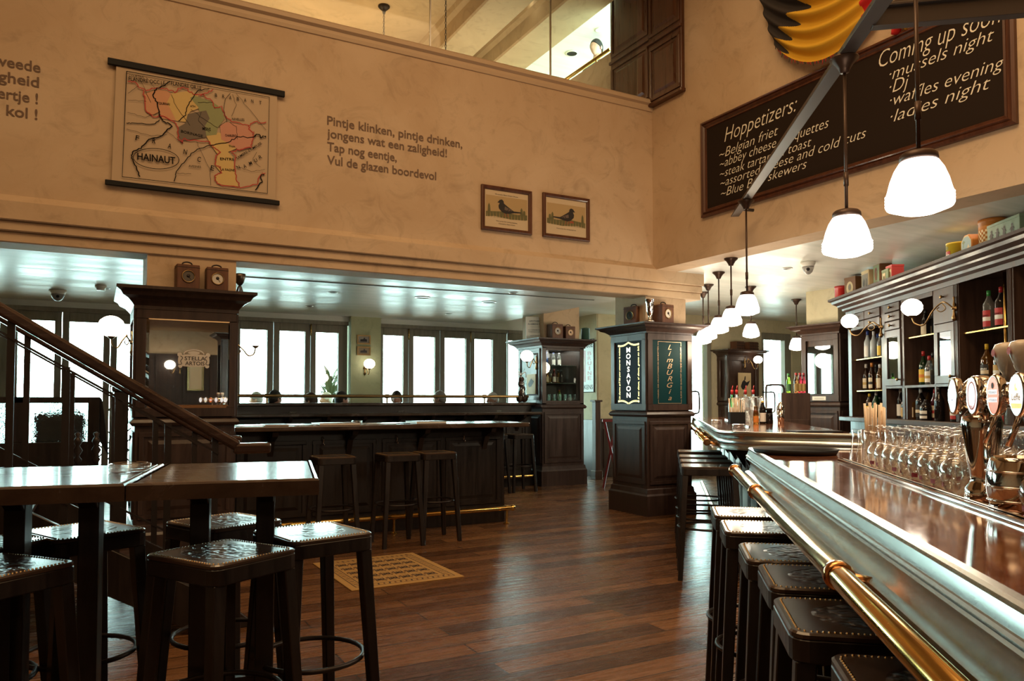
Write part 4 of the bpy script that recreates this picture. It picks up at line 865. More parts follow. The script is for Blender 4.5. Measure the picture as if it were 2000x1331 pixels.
n = len(FP); b.add(vs, [(i * n + t, ((i + 1) % 4) * n + t, ((i + 1) % 4) * n + t + 1, i * n + t + 1) for i in range(4) for t in range(n - 1)]); b.build('frame', M_PICF, T)
def chalk(s, p0, p1, hpx, sh=0.32):
    b = B()
    q0, q1 = onX(*p0, XR - 0.022), onX(*p1, XR - 0.022); xd = q1 - q0; w = xd.length; sc_ = (onX(p0[0], p0[1] - hpx, XR - 0.022).z - q0.z)
    text(b, s, (q0.x - XR, q0.y - ym, q0.z - zm), xd, sc_ * 0.82, w, m=0, shear=sh, offset=-0.011, lift=0.001)
    b.build('chalk_heading' if ':' in s else 'chalk_line', M_CHALK, T)
chalk('Hoppetizers:', (1415, 278), (1557, 216), 34); chalk('~Belgian friet', (1405, 311), (1520, 263), 22); chalk('~abbey cheese croquettes', (1406, 329), (1619, 248), 21)
chalk('~steak tartar on toast', (1406, 348), (1585, 285), 20); chalk('~assorted cheese and cold cuts', (1407, 366), (1692, 268), 20); chalk('~Blue Bay  skewers', (1408, 386), (1576, 328), 20)
chalk('Coming up soon:', (1717, 133), (1967, 38), 40); chalk('\u00b7mussels night', (1738, 157), (1942, 78), 28); chalk('\u00b7Dj', (1738, 183), (1776, 169), 30)
chalk('\u00b7waffles evening', (1739, 208), (1962, 132), 28); chalk('\u00b7ladies night', (1740, 240), (1935, 172), 28)

# ------------------------------------------------------------------ wall lettering and map on the mezzanine wall
def wp(px, py, lift=0.004): return onY(px, py, YB - lift)
def wline(b, s, p0, p1, hpx):
    q0, q1 = wp(*p0), wp(*p1); text(b, s, q0, Vector((q1.x - q0.x, 0, 0)), wp(p0[0], p0[1] - hpx).z - q0.z, abs(q1.x - q0.x), offset=0.014)
WL = thing('wall_lettering', 'brown four-line verse painted on the wall between map and bird pictures', 'wall lettering', wp(639, 300, 0.002)); W0 = WL.location.copy()
for s, p0, p1, h in (('Pintje klinken, pintje drinken,', (639, 243), (903, 285), 17), ('jongens wat een zaligheid!', (639, 268), (873, 303), 17), ('Tap nog eentje,', (639, 294), (775, 313), 17), ('Vul de glazen boordevol', (639, 320), (852, 348), 17)):
    b = B(Matrix.Translation(-W0)); wline(b, s, p0, p1, h); b.build('lettering_line', M_LETTER, WL)
WL = thing('wall_lettering', 'brown verse lettering cut by the left edge of the photo', 'wall lettering', wp(40, 180, 0.002)); W0 = WL.location.copy()
for s, p1, h, w in (('n tweede', (79, 142), 20, 130), ('zaligheid', (76, 171), 20, 130), ('pintertje !', (74, 203), 20, 132), ('glas kol !', (73, 234), 20, 128)):
    q1 = wp(*p1); q0 = wp(p1[0] - w, p1[1] - 18); b = B(Matrix.Translation(-W0)); text(b, s, (q0.x, q1.y, q1.z), (1, 0, 0), wp(p1[0], p1[1] - h).z - q1.z, q1.x - q0.x, offset=0.014); b.build('lettering_line', M_LETTER, WL)
# map
YM = YB - 0.03
def mp(px, py, l=0.0): return onY(200 + px / 4.438, 110 + py / 4.438, YM - l)
MC = onY(378, 255, YB)
T = thing('wall_map', 'cloth school map of Hainaut hanging between two black rods', 'map', MC)
def q(px, py, l=0.0): return mp(px, py, l) - MC
def mq(s_, t_): 
    a = q(120, 85).lerp(q(1515, 335), s_); c = q(78, 1090).lerp(q(1500, 1245), s_); p = a.lerp(c, t_); p.y += 0.006 * math.sin(t_ * 9 + s_ * 3) * 0.5; return p
B().grid(mq, 12, 12).build('map_sheet', smat('map_cloth', (0.50, 0.375, 0.25), 0.8), T)
for (a, c, e, f_) in (((45, 42), (1580, 330), 44, 0.03), ((22, 1105), (1535, 1262), 34, 0.026)):
    pa, pc = q(a[0], a[1]), q(c[0], c[1]); pc.z = pa.z = (pa.z + pc.z) / 2; B().bar(pa, pc, f_, e / 4.438 / FOC * 6.6 * 1.15).build('rod', M_BLACK, T, bevel=0.004)
b = B(); N_ = (0, -1, 0); MS = [smat('map_orange', (0.58, 0.30, 0.17), 0.8), smat('map_yellow', (0.60, 0.43, 0.17), 0.8), smat('map_green', (0.27, 0.29, 0.14), 0.8), smat('map_grey', (0.16, 0.13, 0.10), 0.8), smat('map_pink', (0.55, 0.27, 0.19), 0.8)]
def poly(pts, m, l): b.add([q(x, y, l) for x, y in pts], [tuple(range(len(pts)))], m)
poly([(470, 290), (560, 300), (600, 330), (610, 460), (640, 560), (520, 540), (490, 480), (430, 520), (375, 480), (360, 330)], 0, 0.009)
poly([(600, 320), (760, 300), (830, 340), (840, 450), (760, 480), (720, 570), (640, 560), (560, 400)], 1, 0.0095)
poly([(800, 340), (960, 400), (1030, 450), (1060, 540), (1000, 620), (990, 680), (900, 690), (860, 560), (830, 440), (760, 360)], 2, 0.010)
poly([(740, 500), (900, 470), (930, 540), (890, 600), (900, 700), (700, 730), (680, 750), (650, 620), (720, 580)], 3, 0.0105)
poly([(1020, 600), (1080, 570), (1280, 610), (1310, 700), (1290, 790), (1180, 810), (1100, 760), (1030, 720)], 4, 0.010)
poly([(900, 690), (1010, 660), (1090, 700), (1160, 800), (1090, 830), (1130, 880), (1150, 1000), (1180, 1130), (1000, 1110), (970, 1040), (1030, 1010), (980, 950), (1000, 850), (940, 770)], 1, 0.0095)
b.build('map_regions', MS, T)
def jag(pts, k=9, n=5):
    r = random.Random(3); out = []
    for (x0, y0), (x1, y1) in zip(pts, pts[1:]):
        for i in range(n): t = i / n; out.append((x0 + (x1 - x0) * t + r.uniform(-k, k), y0 + (y1 - y0) * t + r.uniform(-k, k)))
    return out + [pts[-1]]
b = B()
def line(pts, w, m, l=0.012, k=9): ribbon(b, [q(x, y, l) for x, y in jag(pts, k)], w * 0.00125, N_, m)
line([(225, 215), (280, 225), (330, 280), (380, 290), (450, 280), (520, 270), (600, 300), (640, 315), (660, 270), (740, 285), (790, 330), (860, 330), (950, 390), (975, 450), (1030, 440), (1070, 530), (1130, 570), (1270, 600), (1320, 570), (1420, 570)], 6, 1)
line([(1270, 600), (1280, 650), (1310, 660), (1300, 720), (1290, 790), (1200, 800), (1110, 830), (1160, 860), (1140, 930), (1160, 1040), (1190, 1140), (1340, 1110), (1370, 1030), (1410, 1010)], 6, 1)
line([(360, 290), (360, 350), (375, 480), (440, 520), (520, 520), (620, 560), (650, 620), (660, 720), (690, 750), (710, 715), (850, 735), (920, 740), (960, 790), (1030, 830), (980, 870), (980, 950), (1020, 960), (1030, 1010), (970, 1040), (1000, 1110), (1180, 1140)], 6, 1)
line([(850, 340), (900, 320), (960, 285)], 6, 1)
line([(590, 215), (540, 250), (470, 280), (435, 330), (470, 400), (490, 470), (490, 520), (540, 570), (600, 600), (520, 690), (400, 720), (330, 800), (260, 830), (255, 880), (290, 960), (325, 1045)], 7, 0, k=6)
line([(210, 580), (270, 580), (450, 590), (495, 550)], 5, 0, k=4); line([(625, 1085), (650, 980), (740, 880), (820, 800), (960, 770), (1090, 740), (1165, 700), (1310, 700)], 5, 0, k=7)
line([(1310, 700), (1350, 680), (1380, 710), (1415, 690)], 7, 0, k=14); line([(1330, 1160), (1380, 1090), (1370, 1040), (1400, 1020)], 7, 0, k=8)
line([(930, 280), (820, 300), (770, 380), (735, 430), (720, 510), (660, 560)], 5, 0, k=5); line([(1110, 320), (1060, 380), (1050, 470), (1080, 570)], 3, 0, k=4)
for p in ([(225, 320), (310, 260)], [(225, 380), (380, 390)], [(220, 485), (370, 530), (500, 480)], [(210, 630), (420, 690), (560, 680)], [(600, 330), (640, 440), (700, 520), (760, 600)], [(830, 400), (960, 400)], [(1130, 330), (1160, 420), (1120, 520)], [(1160, 320), (1280, 470), (1420, 640)], [(820, 740), (840, 800), (930, 980), (940, 1120)], [(560, 650), (690, 750)], [(1010, 610), (1080, 560), (1160, 610), (1170, 720)], [(380, 180), (460, 280)], [(330, 200), (420, 400)], [(1150, 950), (1290, 1000), (1410, 980)], [(1340, 830), (1300, 900), (1370, 960)], [(770, 460), (900, 560), (1000, 620)], [(860, 480), (830, 560), (930, 660)], [(650, 1015), (770, 1020)]): line(p, 2, 0, k=4)
bd = [(210, 130), (1448, 355), (1430, 1190), (172, 1045)]; ribbon(b, [q(x, y, 0.012) for x, y in bd + bd[:1]], 0.006, N_, 0)
ribbon(b, [q(466 + 198 * math.cos(2 * PI * i / 40), 888 + 88 * math.sin(2 * PI * i / 40) + 0.11 * 198 * math.cos(2 * PI * i / 40) * 0.6, 0.012) for i in range(40)], 0.005, N_, 0, True)
def mt(s_, x, y, x2, y2, h, ang=None, off=0.01): p0, p1 = q(x, y, 0.0125), q(x2, y2, 0.0125); text(b, s_, p0, p1 - p0, h * 0.00118, (p1 - p0).length, up=Vector((-(p1 - p0).z, 0, (p1 - p0).x)), m=0, offset=off)
mt('HAINAUT', 302, 895, 632, 935, 46, off=0.02); mt('FLANDRE OCC.LE', 228, 210, 545, 250, 26); mt('FLANDRE OR.LE', 595, 248, 858, 292, 26); mt('COURTRAI', 230, 175, 360, 190, 14)
for ch, x, y in zip('BRABANT', (975, 1040, 1100, 1165, 1228, 1290, 1360), (350, 360, 370, 382, 392, 402, 415)): mt(ch, x, y, x + 20, y + 3, 24)
for ch, x, y in zip('FRANCE', (285, 430, 565, 700, 820, 935), (725, 750, 795, 845, 910, 985)): mt(ch, x, y, x + 30, y + 8, 34)
for ch, x, y in zip('NAMUR', (1175, 1230, 1280, 1325, 1365), (980, 970, 945, 920, 890)): mt(ch, x, y, x + 22, y - 8, 24)
mt('TOURNAI', 475, 415, 585, 425, 16); mt('MONS', 868, 640, 940, 648, 22); mt('BORINAGE', 680, 660, 870, 705, 18); mt('NIVELLES', 1125, 552, 1232, 560, 16); mt('ATH', 762, 440, 805, 444, 14); mt('AVESNES', 748, 960, 855, 968, 14); mt('CHARLEROI', 1065, 695, 1165, 700, 16)
mt('ENTRE', 1022, 900, 1145, 905, 18); mt('SAMBRE-ET-MEUSE', 1170, 895, 1385, 760, 17); mt('LA FAGNE', 1025, 990, 1150, 998, 16); mt('Thuin', 1095, 785, 1150, 790, 14); mt('CARTE N\u00ba 20', 785, 222, 940, 245, 10)
b.build('map_print', [M_INK, M_RED], T)

# ------------------------------------------------------------------ two framed pigeon prints
def pigeon_frame(label, x0, x1, yt, yb, flip):
    p0, p1 = onY(x0, yt[0], YB - 0.025), onY(x1, yb[1], YB - 0.025); zt_ = onY(x0, yt[0], YB).z; zb_ = onY(x0, yb[0], YB).z; cx, cz = (p0.x + p1.x) / 2, (zt_ + zb_) / 2; w, h = (p1.x - p0.x), zt_ - zb_
    t = thing('bird_picture', label, 'framed picture', (cx, YB, cz), 0, 'framed pigeon prints'); hw, hh = w / 2, h / 2
    B().box(-hw + 0.02, hw - 0.02, -0.014, -0.002, -hh + 0.02, hh - 0.02).build('backing', M_PAPER, t)
    b = B(); n = 6; FP = [(0, -0.002), (0, -0.028), (0.012, -0.034), (0.026, -0.03), (0.036, -0.022), (0.04, -0.013)]; vs = []
    for (x, z) in ((-hw, -hh), (hw, -hh), (hw, hh), (-hw, hh)):
        for o, y in FP: vs.append((x + (o if x < 0 else -o), y, z + (o if z < 0 else -o)))
    b.add(vs, [(i * n + t_, ((i + 1) % 4) * n + t_, ((i + 1) % 4) * n + t_ + 1, i * n + t_ + 1) for i in range(4) for t_ in range(n - 1)]); b.build('frame', M_PICF, t)
    iw, ih = hw - 0.05, hh - 0.05; b = B(); F = flip
    def P(u, v, l=0.0): return (F * u * iw, -0.0145 - l, v * ih)
    def pl(pts, m, l): b.add([P(u, v, l) for u, v in pts], [tuple(range(len(pts)))], m)
    pl([(-1, -0.25), (1, -0.25), (1, 0.75), (-1, 0.75)], 0, 0.0); pl([(-1, -0.5), (-0.6, -0.42), (0.2, -0.52), (1, -0.45), (1, -0.15), (0.5, -0.2), (-0.3, -0.12), (-1, -0.2)], 1, 0.0005)
    for i in range(26): u = -0.95 + i * 0.073; pl([(u, -0.5), (u + 0.03, -0.5), (u + 0.015 + rnd.uniform(-0.03, 0.03), -0.12 + rnd.uniform(-0.1, 0.12))], 1 if i % 2 else 2, 0.001)
    for u, h_ in ((0.72, 0.25), (0.85, 0.1), (-0.85, 0.3)): pl([(u - 0.07, -0.2), (u + 0.07, -0.2), (u + 0.05, h_ * 0.5), (u, h_), (u - 0.05, h_ * 0.5)], 1, 0.001)
    bird = [(-0.42, 0.42), (-0.35, 0.54), (-0.24, 0.58), (-0.16, 0.5), (-0.14, 0.36), (0.02, 0.22), (0.2, 0.08), (0.34, -0.02), (0.66, -0.02), (0.72, -0.08), (0.36, -0.12), (0.18, -0.18), (-0.05, -0.22), (-0.24, -0.14), (-0.38, 0.04), (-0.40, 0.2), (-0.34, 0.36), (-0.46, 0.38)]
    pl(bird, 3, 0.002)
    pl([(-0.1, 0.2), (0.05, 0.12), (0.28, 0.0), (0.1, -0.06), (-0.12, 0.0)], 4, 0.003); pl([(0.08, 0.08), (0.12, 0.06), (0.04, -0.06), (0.0, -0.06)], 3, 0.0035); pl([(0.18, 0.03), (0.21, 0.01), (0.14, -0.06), (0.1, -0.06)], 3, 0.0035)
    for u in (-0.12, 0.02): pl([(u, -0.2), (u + 0.03, -0.2), (u + 0.04, -0.36), (u + 0.12, -0.38), (u - 0.06, -0.38), (u + 0.01, -0.36)], 5, 0.002)
    if F < 0: pl([(-0.4, -0.3), (-0.15, -0.3), (-0.2, -0.18), (-0.35, -0.16)], 5, 0.0015)
    for i, (s_, v, w_) in enumerate((('Brussels Best Kept Show', 0.82, 1.1), ('First prize for racing pigeons', -0.72, 1.0), ('Champion, Open Show', -0.86, 0.8))):
        if F > 0 or i == 1: text(b, s_, (0, -0.0155, v * ih), (1, 0, 0), 0.011, w_ * iw, m=3, align='C')
    b.build('print', [smat('print_sky', (0.44, 0.31, 0.15)), smat('print_grass', (0.13, 0.12, 0.05)), smat('print_straw', (0.36, 0.26, 0.10)), smat('print_dark', (0.025, 0.022, 0.022)), smat('print_wing', (0.14, 0.10, 0.08)), smat('print_rust', (0.30, 0.08, 0.04))], t)
pigeon_frame('framed pigeon print with the bird facing left, the left one of two', 941, 1039, (361, 374), (449, 459), 1)
pigeon_frame('framed pigeon print with the bird facing right, nearer the room corner', 1061, 1152, (377, 391), (463, 471), -1)

# ------------------------------------------------------------------ swagged flag above the chalkboard
FX = XR - 0.06
def flagpt(u, v):                                       # u: 0 hem .. 1 top, v: 0 left .. 1 right
    Lp = (1520 - 50 * u ** 0.7, 92 - 170 * u); Rp = (1712 - 6 * u, 40 - 150 * u); x = Lp[0] + (Rp[0] - Lp[0]) * v; y = Lp[1] + (Rp[1] - Lp[1]) * v; sag = (52 - 18 * u) * 4 * v * (1 - v) * (1.0 + 0.35 * (0.5 - v))
    p = onX(x, y + sag, FX); p.x -= 0.075 * (0.5 + 0.5 * math.cos(u * 2 * PI * 5.5 + 1.1 * math.sin(3 * v))) * (0.35 + 0.65 * math.sin(PI * min(1, max(0, v * 0.9 + 0.05)))) ; return p
def flagm(u, v):
    bd_ = 0.06 + 0.62 * u ** 1.3 + 0.07 * math.sin(u * 2 * PI * 5.5); ry = 0.90 - 0.05 * u
    return 0 if v < bd_ else (2 if v > ry else 1)
T = thing('flag', 'black, yellow and red flag draped in a swag above the chalkboard', 'flag', onX(1600, 20, XR - 0.03)); T0 = T.location.copy()
MF = [smat('flag_black', (0.028, 0.022, 0.020), 0.85), smat('flag_yellow', (0.62, 0.36, 0.025), 0.8), smat('flag_red', (0.46, 0.012, 0.012), 0.8)]
o = B().grid(lambda u, v: flagpt(u, v) - T0, 170, 130, 0, flagm).build('swag', MF, T); md = o.modifiers.new('thick', 'SOLIDIFY'); md.thickness = 0.004
b = B()
for i in range(36):
    v = i / 38; p = flagpt(0.0, v) - T0; b.tube([p, p + Vector((0, rnd.uniform(-0.012, 0.012), -0.02 - rnd.random() * 0.025))], 0.003, 4, m=0 if i % 3 else 1)
b.build('fringe', [MF[2], MF[0]], T)
def tail(u, v):
    x = 1744 + 26 * v + 4 * math.sin(u * 7); y = -40 + (105 - 18 * v) * (1 - u) + 8 * math.sin(v * 9); p = onX(x, y, FX); p.x -= 0.04 * math.sin(v * 14 + u * 3); return p - T0
o = B().grid(tail, 16, 20, 0, lambda u, v: 2 if v < 0.62 else 1).build('tail', MF, T); md = o.modifiers.new('thick', 'SOLIDIFY'); md.thickness = 0.004
# ------------------------------------------------------------------ panelled wooden pilaster at the gallery corner
ya, yb = onX(1331, 170, XR - 0.05).y, onX(1217, 100, XR - 0.05).y
T = thing('wood_pilaster', 'tall dark panelled wooden pilaster at the top of the room corner', 'pilaster', (XR, (ya + YB) / 2, 4.6))
yc = (ya + YB) / 2; zb_ = onX(1331, 172, XR - 0.06).z - 4.6
def pil(y0, y1, z0, x=0.0, nm='panel'):
    b = B().box(-0.05 + x, -0.002, y0 - yc, y1 - yc, z0, 1.68); L_ = y1 - y0; zz = z0
    for hgt in (0.66, 0.9):
        raised(b, lambda u, d, z: (-0.05 + x + d, y1 - yc - u, z), 0.02, L_ - 0.02, zz + 0.03, zz + hgt - 0.03); zz += hgt + 0.06
        b.box(-0.075 + x, -0.04 + x, y0 - yc - 0.01, y1 - yc + 0.01, zz - 0.05, zz - 0.015)
    return b.build(nm, wood('pilaster_wood', (0.05, 0.018, 0.008), (0.13, 0.05, 0.022), 0.3), T, bevel=0.004)
pil(ya, YB - 0.005, zb_); pil(YB + 0.004, 7.33, 0.04, 0.02)
B().box(-0.07, 0.0, ya - yc - 0.012, YB - yc - 0.004, zb_ - 0.02, zb_ + 0.015).build('base_moulding', MATS['pilaster_wood'], T, bevel=0.004)
# ------------------------------------------------------------------ bottles of the back bar
def gl(name, c, rough=0.03, trans=0.9): return mat(name, c, rough, trans=trans, ior=1.4)
G_CLEAR = gl('bottle_clear', (0.85, 0.92, 0.90)); G_FROST = mat('bottle_frosted', (0.60, 0.66, 0.66), 0.3, trans=0.5); G_BROWN = gl('bottle_brown', (0.20, 0.07, 0.02)); G_GREEN = gl('bottle_green', (0.05, 0.22, 0.06)); G_AMBER = gl('bottle_amber', (0.62, 0.27, 0.05)); G_DARK = mat('bottle_dark', (0.012, 0.010, 0.010), 0.06); G_BLUE = gl('bottle_blue', (0.05, 0.15, 0.5)); G_RED = gl('bottle_red', (0.35, 0.02, 0.03)); G_LIME = gl('bottle_lime', (0.30, 0.65, 0.04))
CAP = {k: smat('cap_' + k, c, 0.35) for k, c in {'red': (0.40, 0.02, 0.02), 'blue': (0.03, 0.06, 0.25), 'silver': (0.6, 0.6, 0.6), 'black': (0.015, 0.015, 0.015), 'yellow': (0.62, 0.40, 0.03), 'green': (0.03, 0.25, 0.05), 'white': (0.7, 0.68, 0.62), 'brown': (0.12, 0.05, 0.03), 'orange': (0.6, 0.22, 0.04)}.items()}
LAB = {k: smat('label_' + k, c, 0.6) for k, c in {'cream': (0.62, 0.52, 0.36), 'white': (0.72, 0.70, 0.64), 'yellow': (0.66, 0.45, 0.04), 'black': (0.02, 0.018, 0.016), 'orange': (0.62, 0.2, 0.03), 'red': (0.42, 0.03, 0.03), 'blue': (0.05, 0.10, 0.35), 'gold': (0.45, 0.30, 0.10), 'green': (0.06, 0.18, 0.07)}.items()}
def bottle(label, pos, glass, cap, lab, h=0.30, r=0.037, sh=0.58, neck=0.013, words=None, group='bottles of the back bar', lab2=None, name='bottle', face=None, cat='bottle', pourer=False):
    t = thing(name, label, cat, pos, (BBA - YAW) if face is None else face, group); zs_ = h * sh
    B().lathe([(0, 0), (r * 0.92, 0), (r, 0.006), (r, zs_), (r * 0.96, zs_ + 0.014), (r * 0.62, zs_ + 0.042), (neck * 1.25, zs_ + 0.068), (neck, zs_ + 0.08), (neck, h - 0.03), (0, h - 0.03)], 16).build('glass_body', glass, t)
    B().lathe([(0, h - 0.045), (neck * 1.12, h - 0.045), (neck * 1.15, h - 0.002), (neck * 0.9, h), (0, h)], 12).build('cap', CAP[cap], t)
    if pourer: B().cyl((0, 0, h), (0.008, 0, h + 0.045), 0.006, 6, r2=0.003).build('pourer', CAP[cap], t)
    if lab:
        z0, z1 = h * 0.09, zs_ * 0.80; b = B(); n = 11; rr = r + 0.0007
        def arc(z0, z1, m): 
            vs = [(rr * math.cos(a), rr * math.sin(a), z) for z in (z0, z1) for a in [-PI / 2 - 1.25 + 2.5 * i / n for i in range(n + 1)]]; b.add(vs, [(i, i + 1, n + 2 + i, n + 1 + i) for i in range(n)], m, True)
        arc(z0, z1, 0)
        if lab2: rr += 0.0004; arc(z0 + (z1 - z0) * 0.35, z0 + (z1 - z0) * 0.6, 1)
        if words:
            vs, fs = text_raw(words, 1.0, 0, 0.02); x0 = min(v[0] for v in vs); x1 = max(v[0] for v in vs); k = min(2.0 * r / (x1 - x0), 0.034); rr += 0.0006; zc = z0 + (z1 - z0) * 0.62
            b.add([(rr * math.cos(-PI / 2 + (v[0] - (x0 + x1) / 2) * k / rr), rr * math.sin(-PI / 2 + (v[0] - (x0 + x1) / 2) * k / rr), zc + v[1] * k) for v in vs], fs, 2)
        b.build('paper_label', [LAB[lab], LAB[lab2 or lab], M_INK if lab != 'black' else LAB['white']], t)
    return t
def bb_bottle(px, t, z, *a, **k): return bottle(a[0], bbw(bs(px, t), t, z + 0.0005), *a[1:], **k)
U1 = 'on the far bay\'s upper shelf'
bb_bottle(1682.6, 0.15, Z1, 'frosted bottle with a tall silver cap, leftmost ' + U1, G_FROST, 'silver', None, 0.33, 0.039)
bb_bottle(1696, 0.13, Z1, 'frosted bottle with a blue cap ' + U1, G_FROST, 'blue', 'white', 0.315, 0.037, words=None)
bb_bottle(1708, 0.14, Z1, 'clear bottle with a broad silver cap ' + U1, G_FROST, 'silver', None, 0.30, 0.037)
bb_bottle(1716, 0.22, Z1, 'clear bottle with a slim blue cap and blue label ' + U1, G_CLEAR, 'blue', 'blue', 0.28, 0.034)
bb_bottle(1721, 0.13, Z1, 'clear bottle with a yellow label by the brass post ' + U1, G_CLEAR, 'black', 'yellow', 0.27, 0.033)
U2 = 'on the far bay\'s middle shelf'
for px, t, tx, g, c, l, l2, h in ((1678.5, 0.15, 'dark bottle with a black cap and black label, leftmost', G_DARK, 'black', 'black', 'cream', 0.29), (1692, 0.14, 'brown bottle with a cream label and white cap', G_BROWN, 'white', 'cream', 'gold', 0.30), (1703.5, 0.13, 'dark bottle with a cream label and tan cap', G_BROWN, 'orange', 'cream', 'black', 0.305), (1712, 0.2, 'dark bottle with a gold neck and white label', G_DARK, 'black', 'white', 'yellow', 0.29), (1719.5, 0.13, 'light bottle with a cream label by the brass post', G_AMBER, 'silver', 'cream', None, 0.28)):
    bb_bottle(px, t, Z2, tx + ' ' + U2, g, c, l, h, 0.036, lab2=l2)
U3 = 'at the far bay\'s bottom'
for px, t, tx, g, c, l, l2, h, r in ((1683.6, 0.13, 'square-shouldered clear bottle with a red cap and white label', G_CLEAR, 'red', 'white', 'red', 0.27, 0.042), (1698, 0.12, 'dark bottle with a yellow cap and round yellow label', G_BROWN, 'yellow', 'yellow', None, 0.26, 0.042), (1711, 0.13, 'green bottle with a silver cap', G_GREEN, 'silver', 'green', None, 0.28, 0.040), (1719, 0.22, 'short dark bottle behind the brass post', G_DARK, 'black', None, None, 0.22, 0.038)):
    bb_bottle(px, t, ZB, tx + ' ' + U3, g, c, l, h, r, lab2=l2)
U4 = 'on the middle bay\'s wooden shelf'
for px, t, tx, g, c, l, l2, h, r, w in ((1787, 0.12, 'broad bottle with a big cream label and brown cap', G_BROWN, 'brown', 'cream', 'white', 0.31, 0.046, 'FLOS'), (1804.5, 0.12, 'yellow-labelled bottle with a red cap', G_GREEN, 'red', 'yellow', 'orange', 0.32, 0.040, None), (1816, 0.12, 'clear bottle with a gold and white label', G_CLEAR, 'red', 'white', 'gold', 0.27, 0.040, None), (1823.5, 0.16, 'slim bottle with a black cap by the brass post', G_AMBER, 'black', 'gold', 'white', 0.30, 0.032, None)):
    bb_bottle(px, t, zs, tx + ' ' + U4, g, c, l, h, r, lab2=l2, words=w)
bb_bottle(1810, 0.16, Z3, 'dark bottle with a large cream label on the glass shelf of the middle bay', G_DARK, 'black', 'cream', 0.26, 0.040); bb_bottle(1821, 0.26, Z3, 'clear bottle half behind the brass post on the glass shelf of the middle bay', G_CLEAR, 'white', 'cream', 0.24, 0.032)
U5 = 'under the narrow glazed door'
for px, t, tx, g, c, l, l2, h, r in ((1749, 0.14, 'slim bottle with a yellow label and red cap', G_DARK, 'red', 'yellow', None, 0.27, 0.030), (1758.5, 0.12, 'dark bottle with a white cap', G_DARK, 'white', 'white', None, 0.31, 0.036), (1768.5, 0.1, 'round-bodied dark bottle', G_BROWN, 'black', 'gold', None, 0.24, 0.044)):
    bb_bottle(px, t, ZB, tx + ' ' + U5, g, c, l, h, r, lab2=l2)
U6 = 'in the low bottle row'
for px, t, tx, g, c, l, l2, h, r in ((1782, 0.06, 'tan-labelled bottle, leftmost', G_AMBER, 'black', 'cream', None, 0.25, 0.030), (1791, 0.18, 'bottle with an orange band and silver cap', G_DARK, 'silver', 'orange', None, 0.33, 0.034), (1798, 0.09, 'black-shouldered dark bottle with a grey cap', G_DARK, 'silver', 'black', 'cream', 0.30, 0.046), (1808, 0.03, 'squat bottle with a square white label', G_DARK, 'black', 'white', 'black', 0.19, 0.052), (1813, 0.2, 'tall bottle with a gold neck', G_AMBER, 'yellow', 'white', 'gold', 0.33, 0.034), (1820, 0.24, 'tall bottle with a blue-grey cap', G_GREEN, 'blue', 'cream', None, 0.33, 0.034), (1826, 0.1, 'wine-red bottle with a pink neck label', G_RED, 'red', 'cream', 'red', 0.29, 0.034), (1834, 0.02, 'glossy dark bottle standing forward, left of the tap badges', G_DARK, 'black', None, None, 0.30, 0.040), (1845, 0.14, 'slim dark bottle behind the tap badges', G_DARK, 'black', 'black', 'white', 0.30, 0.032), (1864, 0.05, 'cola bottle with a red label below the tap badges', G_DARK, 'red', 'red', 'white', 0.24, 0.036), (1972, 0.03, 'small clear bottle right of the tap column', G_CLEAR, 'silver', None, None, 0.22, 0.036), (1957, 0.06, 'small red-labelled bottle right of the tap column', G_CLEAR, 'white', 'red', None, 0.18, 0.032)):
    bb_bottle(px, t, ZB, tx + ' ' + U6, g, c, l, h, r, lab2=l2)
bb_bottle(1935, 0.12, Z5, 'clear vermouth bottle with a green cap on the near bay glass shelf', G_CLEAR, 'green', 'red', 0.32, 0.044, sh=0.62, lab2='white', words='CINZANO'); bb_bottle(1959, 0.14, Z5, 'dark vermouth bottle with a red cap on the near bay glass shelf', G_DARK, 'red', 'red', 0.33, 0.044, sh=0.62, lab2='white', words='CINZANO')
bb_bottle(1929, 0.12, Z6, 'bottle with a yellow cap and black label on the near bay lower shelf', G_AMBER, 'yellow', 'black', 0.31, 0.046, lab2='cream', words='CAMPARI'); bb_bottle(1951, 0.13, Z6, 'dark bottle with a gold label on the near bay lower shelf', G_DARK, 'black', 'gold', 0.29, 0.036, lab2='white'); bb_bottle(1968, 0.26, Z6, 'green-black bottle in the back corner of the near bay lower shelf', G_DARK, 'black', None, 0.29, 0.034)
# bottles inside the glazed display case
def pdw(px, py, z, y=9.98): q = onY(px, py, y); return Vector((q.x, y, z))
for px, z, tx, g, c, l, h in ((1067, 1.8085, 'slim blue bottle on the upper shelf of the display case', G_BLUE, 'blue', None, 0.21), (1081, 1.8085, 'clear bottle on the upper shelf of the display case', G_CLEAR, 'blue', 'white', 0.20), (1092, 1.8085, 'broad clear bottle on the upper shelf of the display case', G_CLEAR, 'silver', 'white', 0.20), (1068, 1.5385, 'amber bottle on the lower shelf of the display case', G_AMBER, 'green', 'cream', 0.22), (1075, 1.5385, 'pale bottle with a gold label on the lower shelf of the display case', G_CLEAR, 'silver', 'gold', 0.19), (1082, 1.5385, 'dark red bottle on the lower shelf of the display case', G_RED, 'red', 'white', 0.22), (1089.5, 1.5385, 'bottle with a cream label on the lower shelf of the display case', G_AMBER, 'black', 'cream', 0.21), (1096, 1.5385, 'black bottle on the lower shelf of the display case', G_DARK, 'black', 'black', 0.21), (1092, 1.2355, 'round green bottle at the bottom of the display case', G_LIME, 'red', None, 0.20)):
    bottle(tx, pdw(px, 720, z, 10.02 if px in (1075, 1089.5) else 9.95), g, c, l, h, 0.030, group='bottles in the display case', face=0.0)
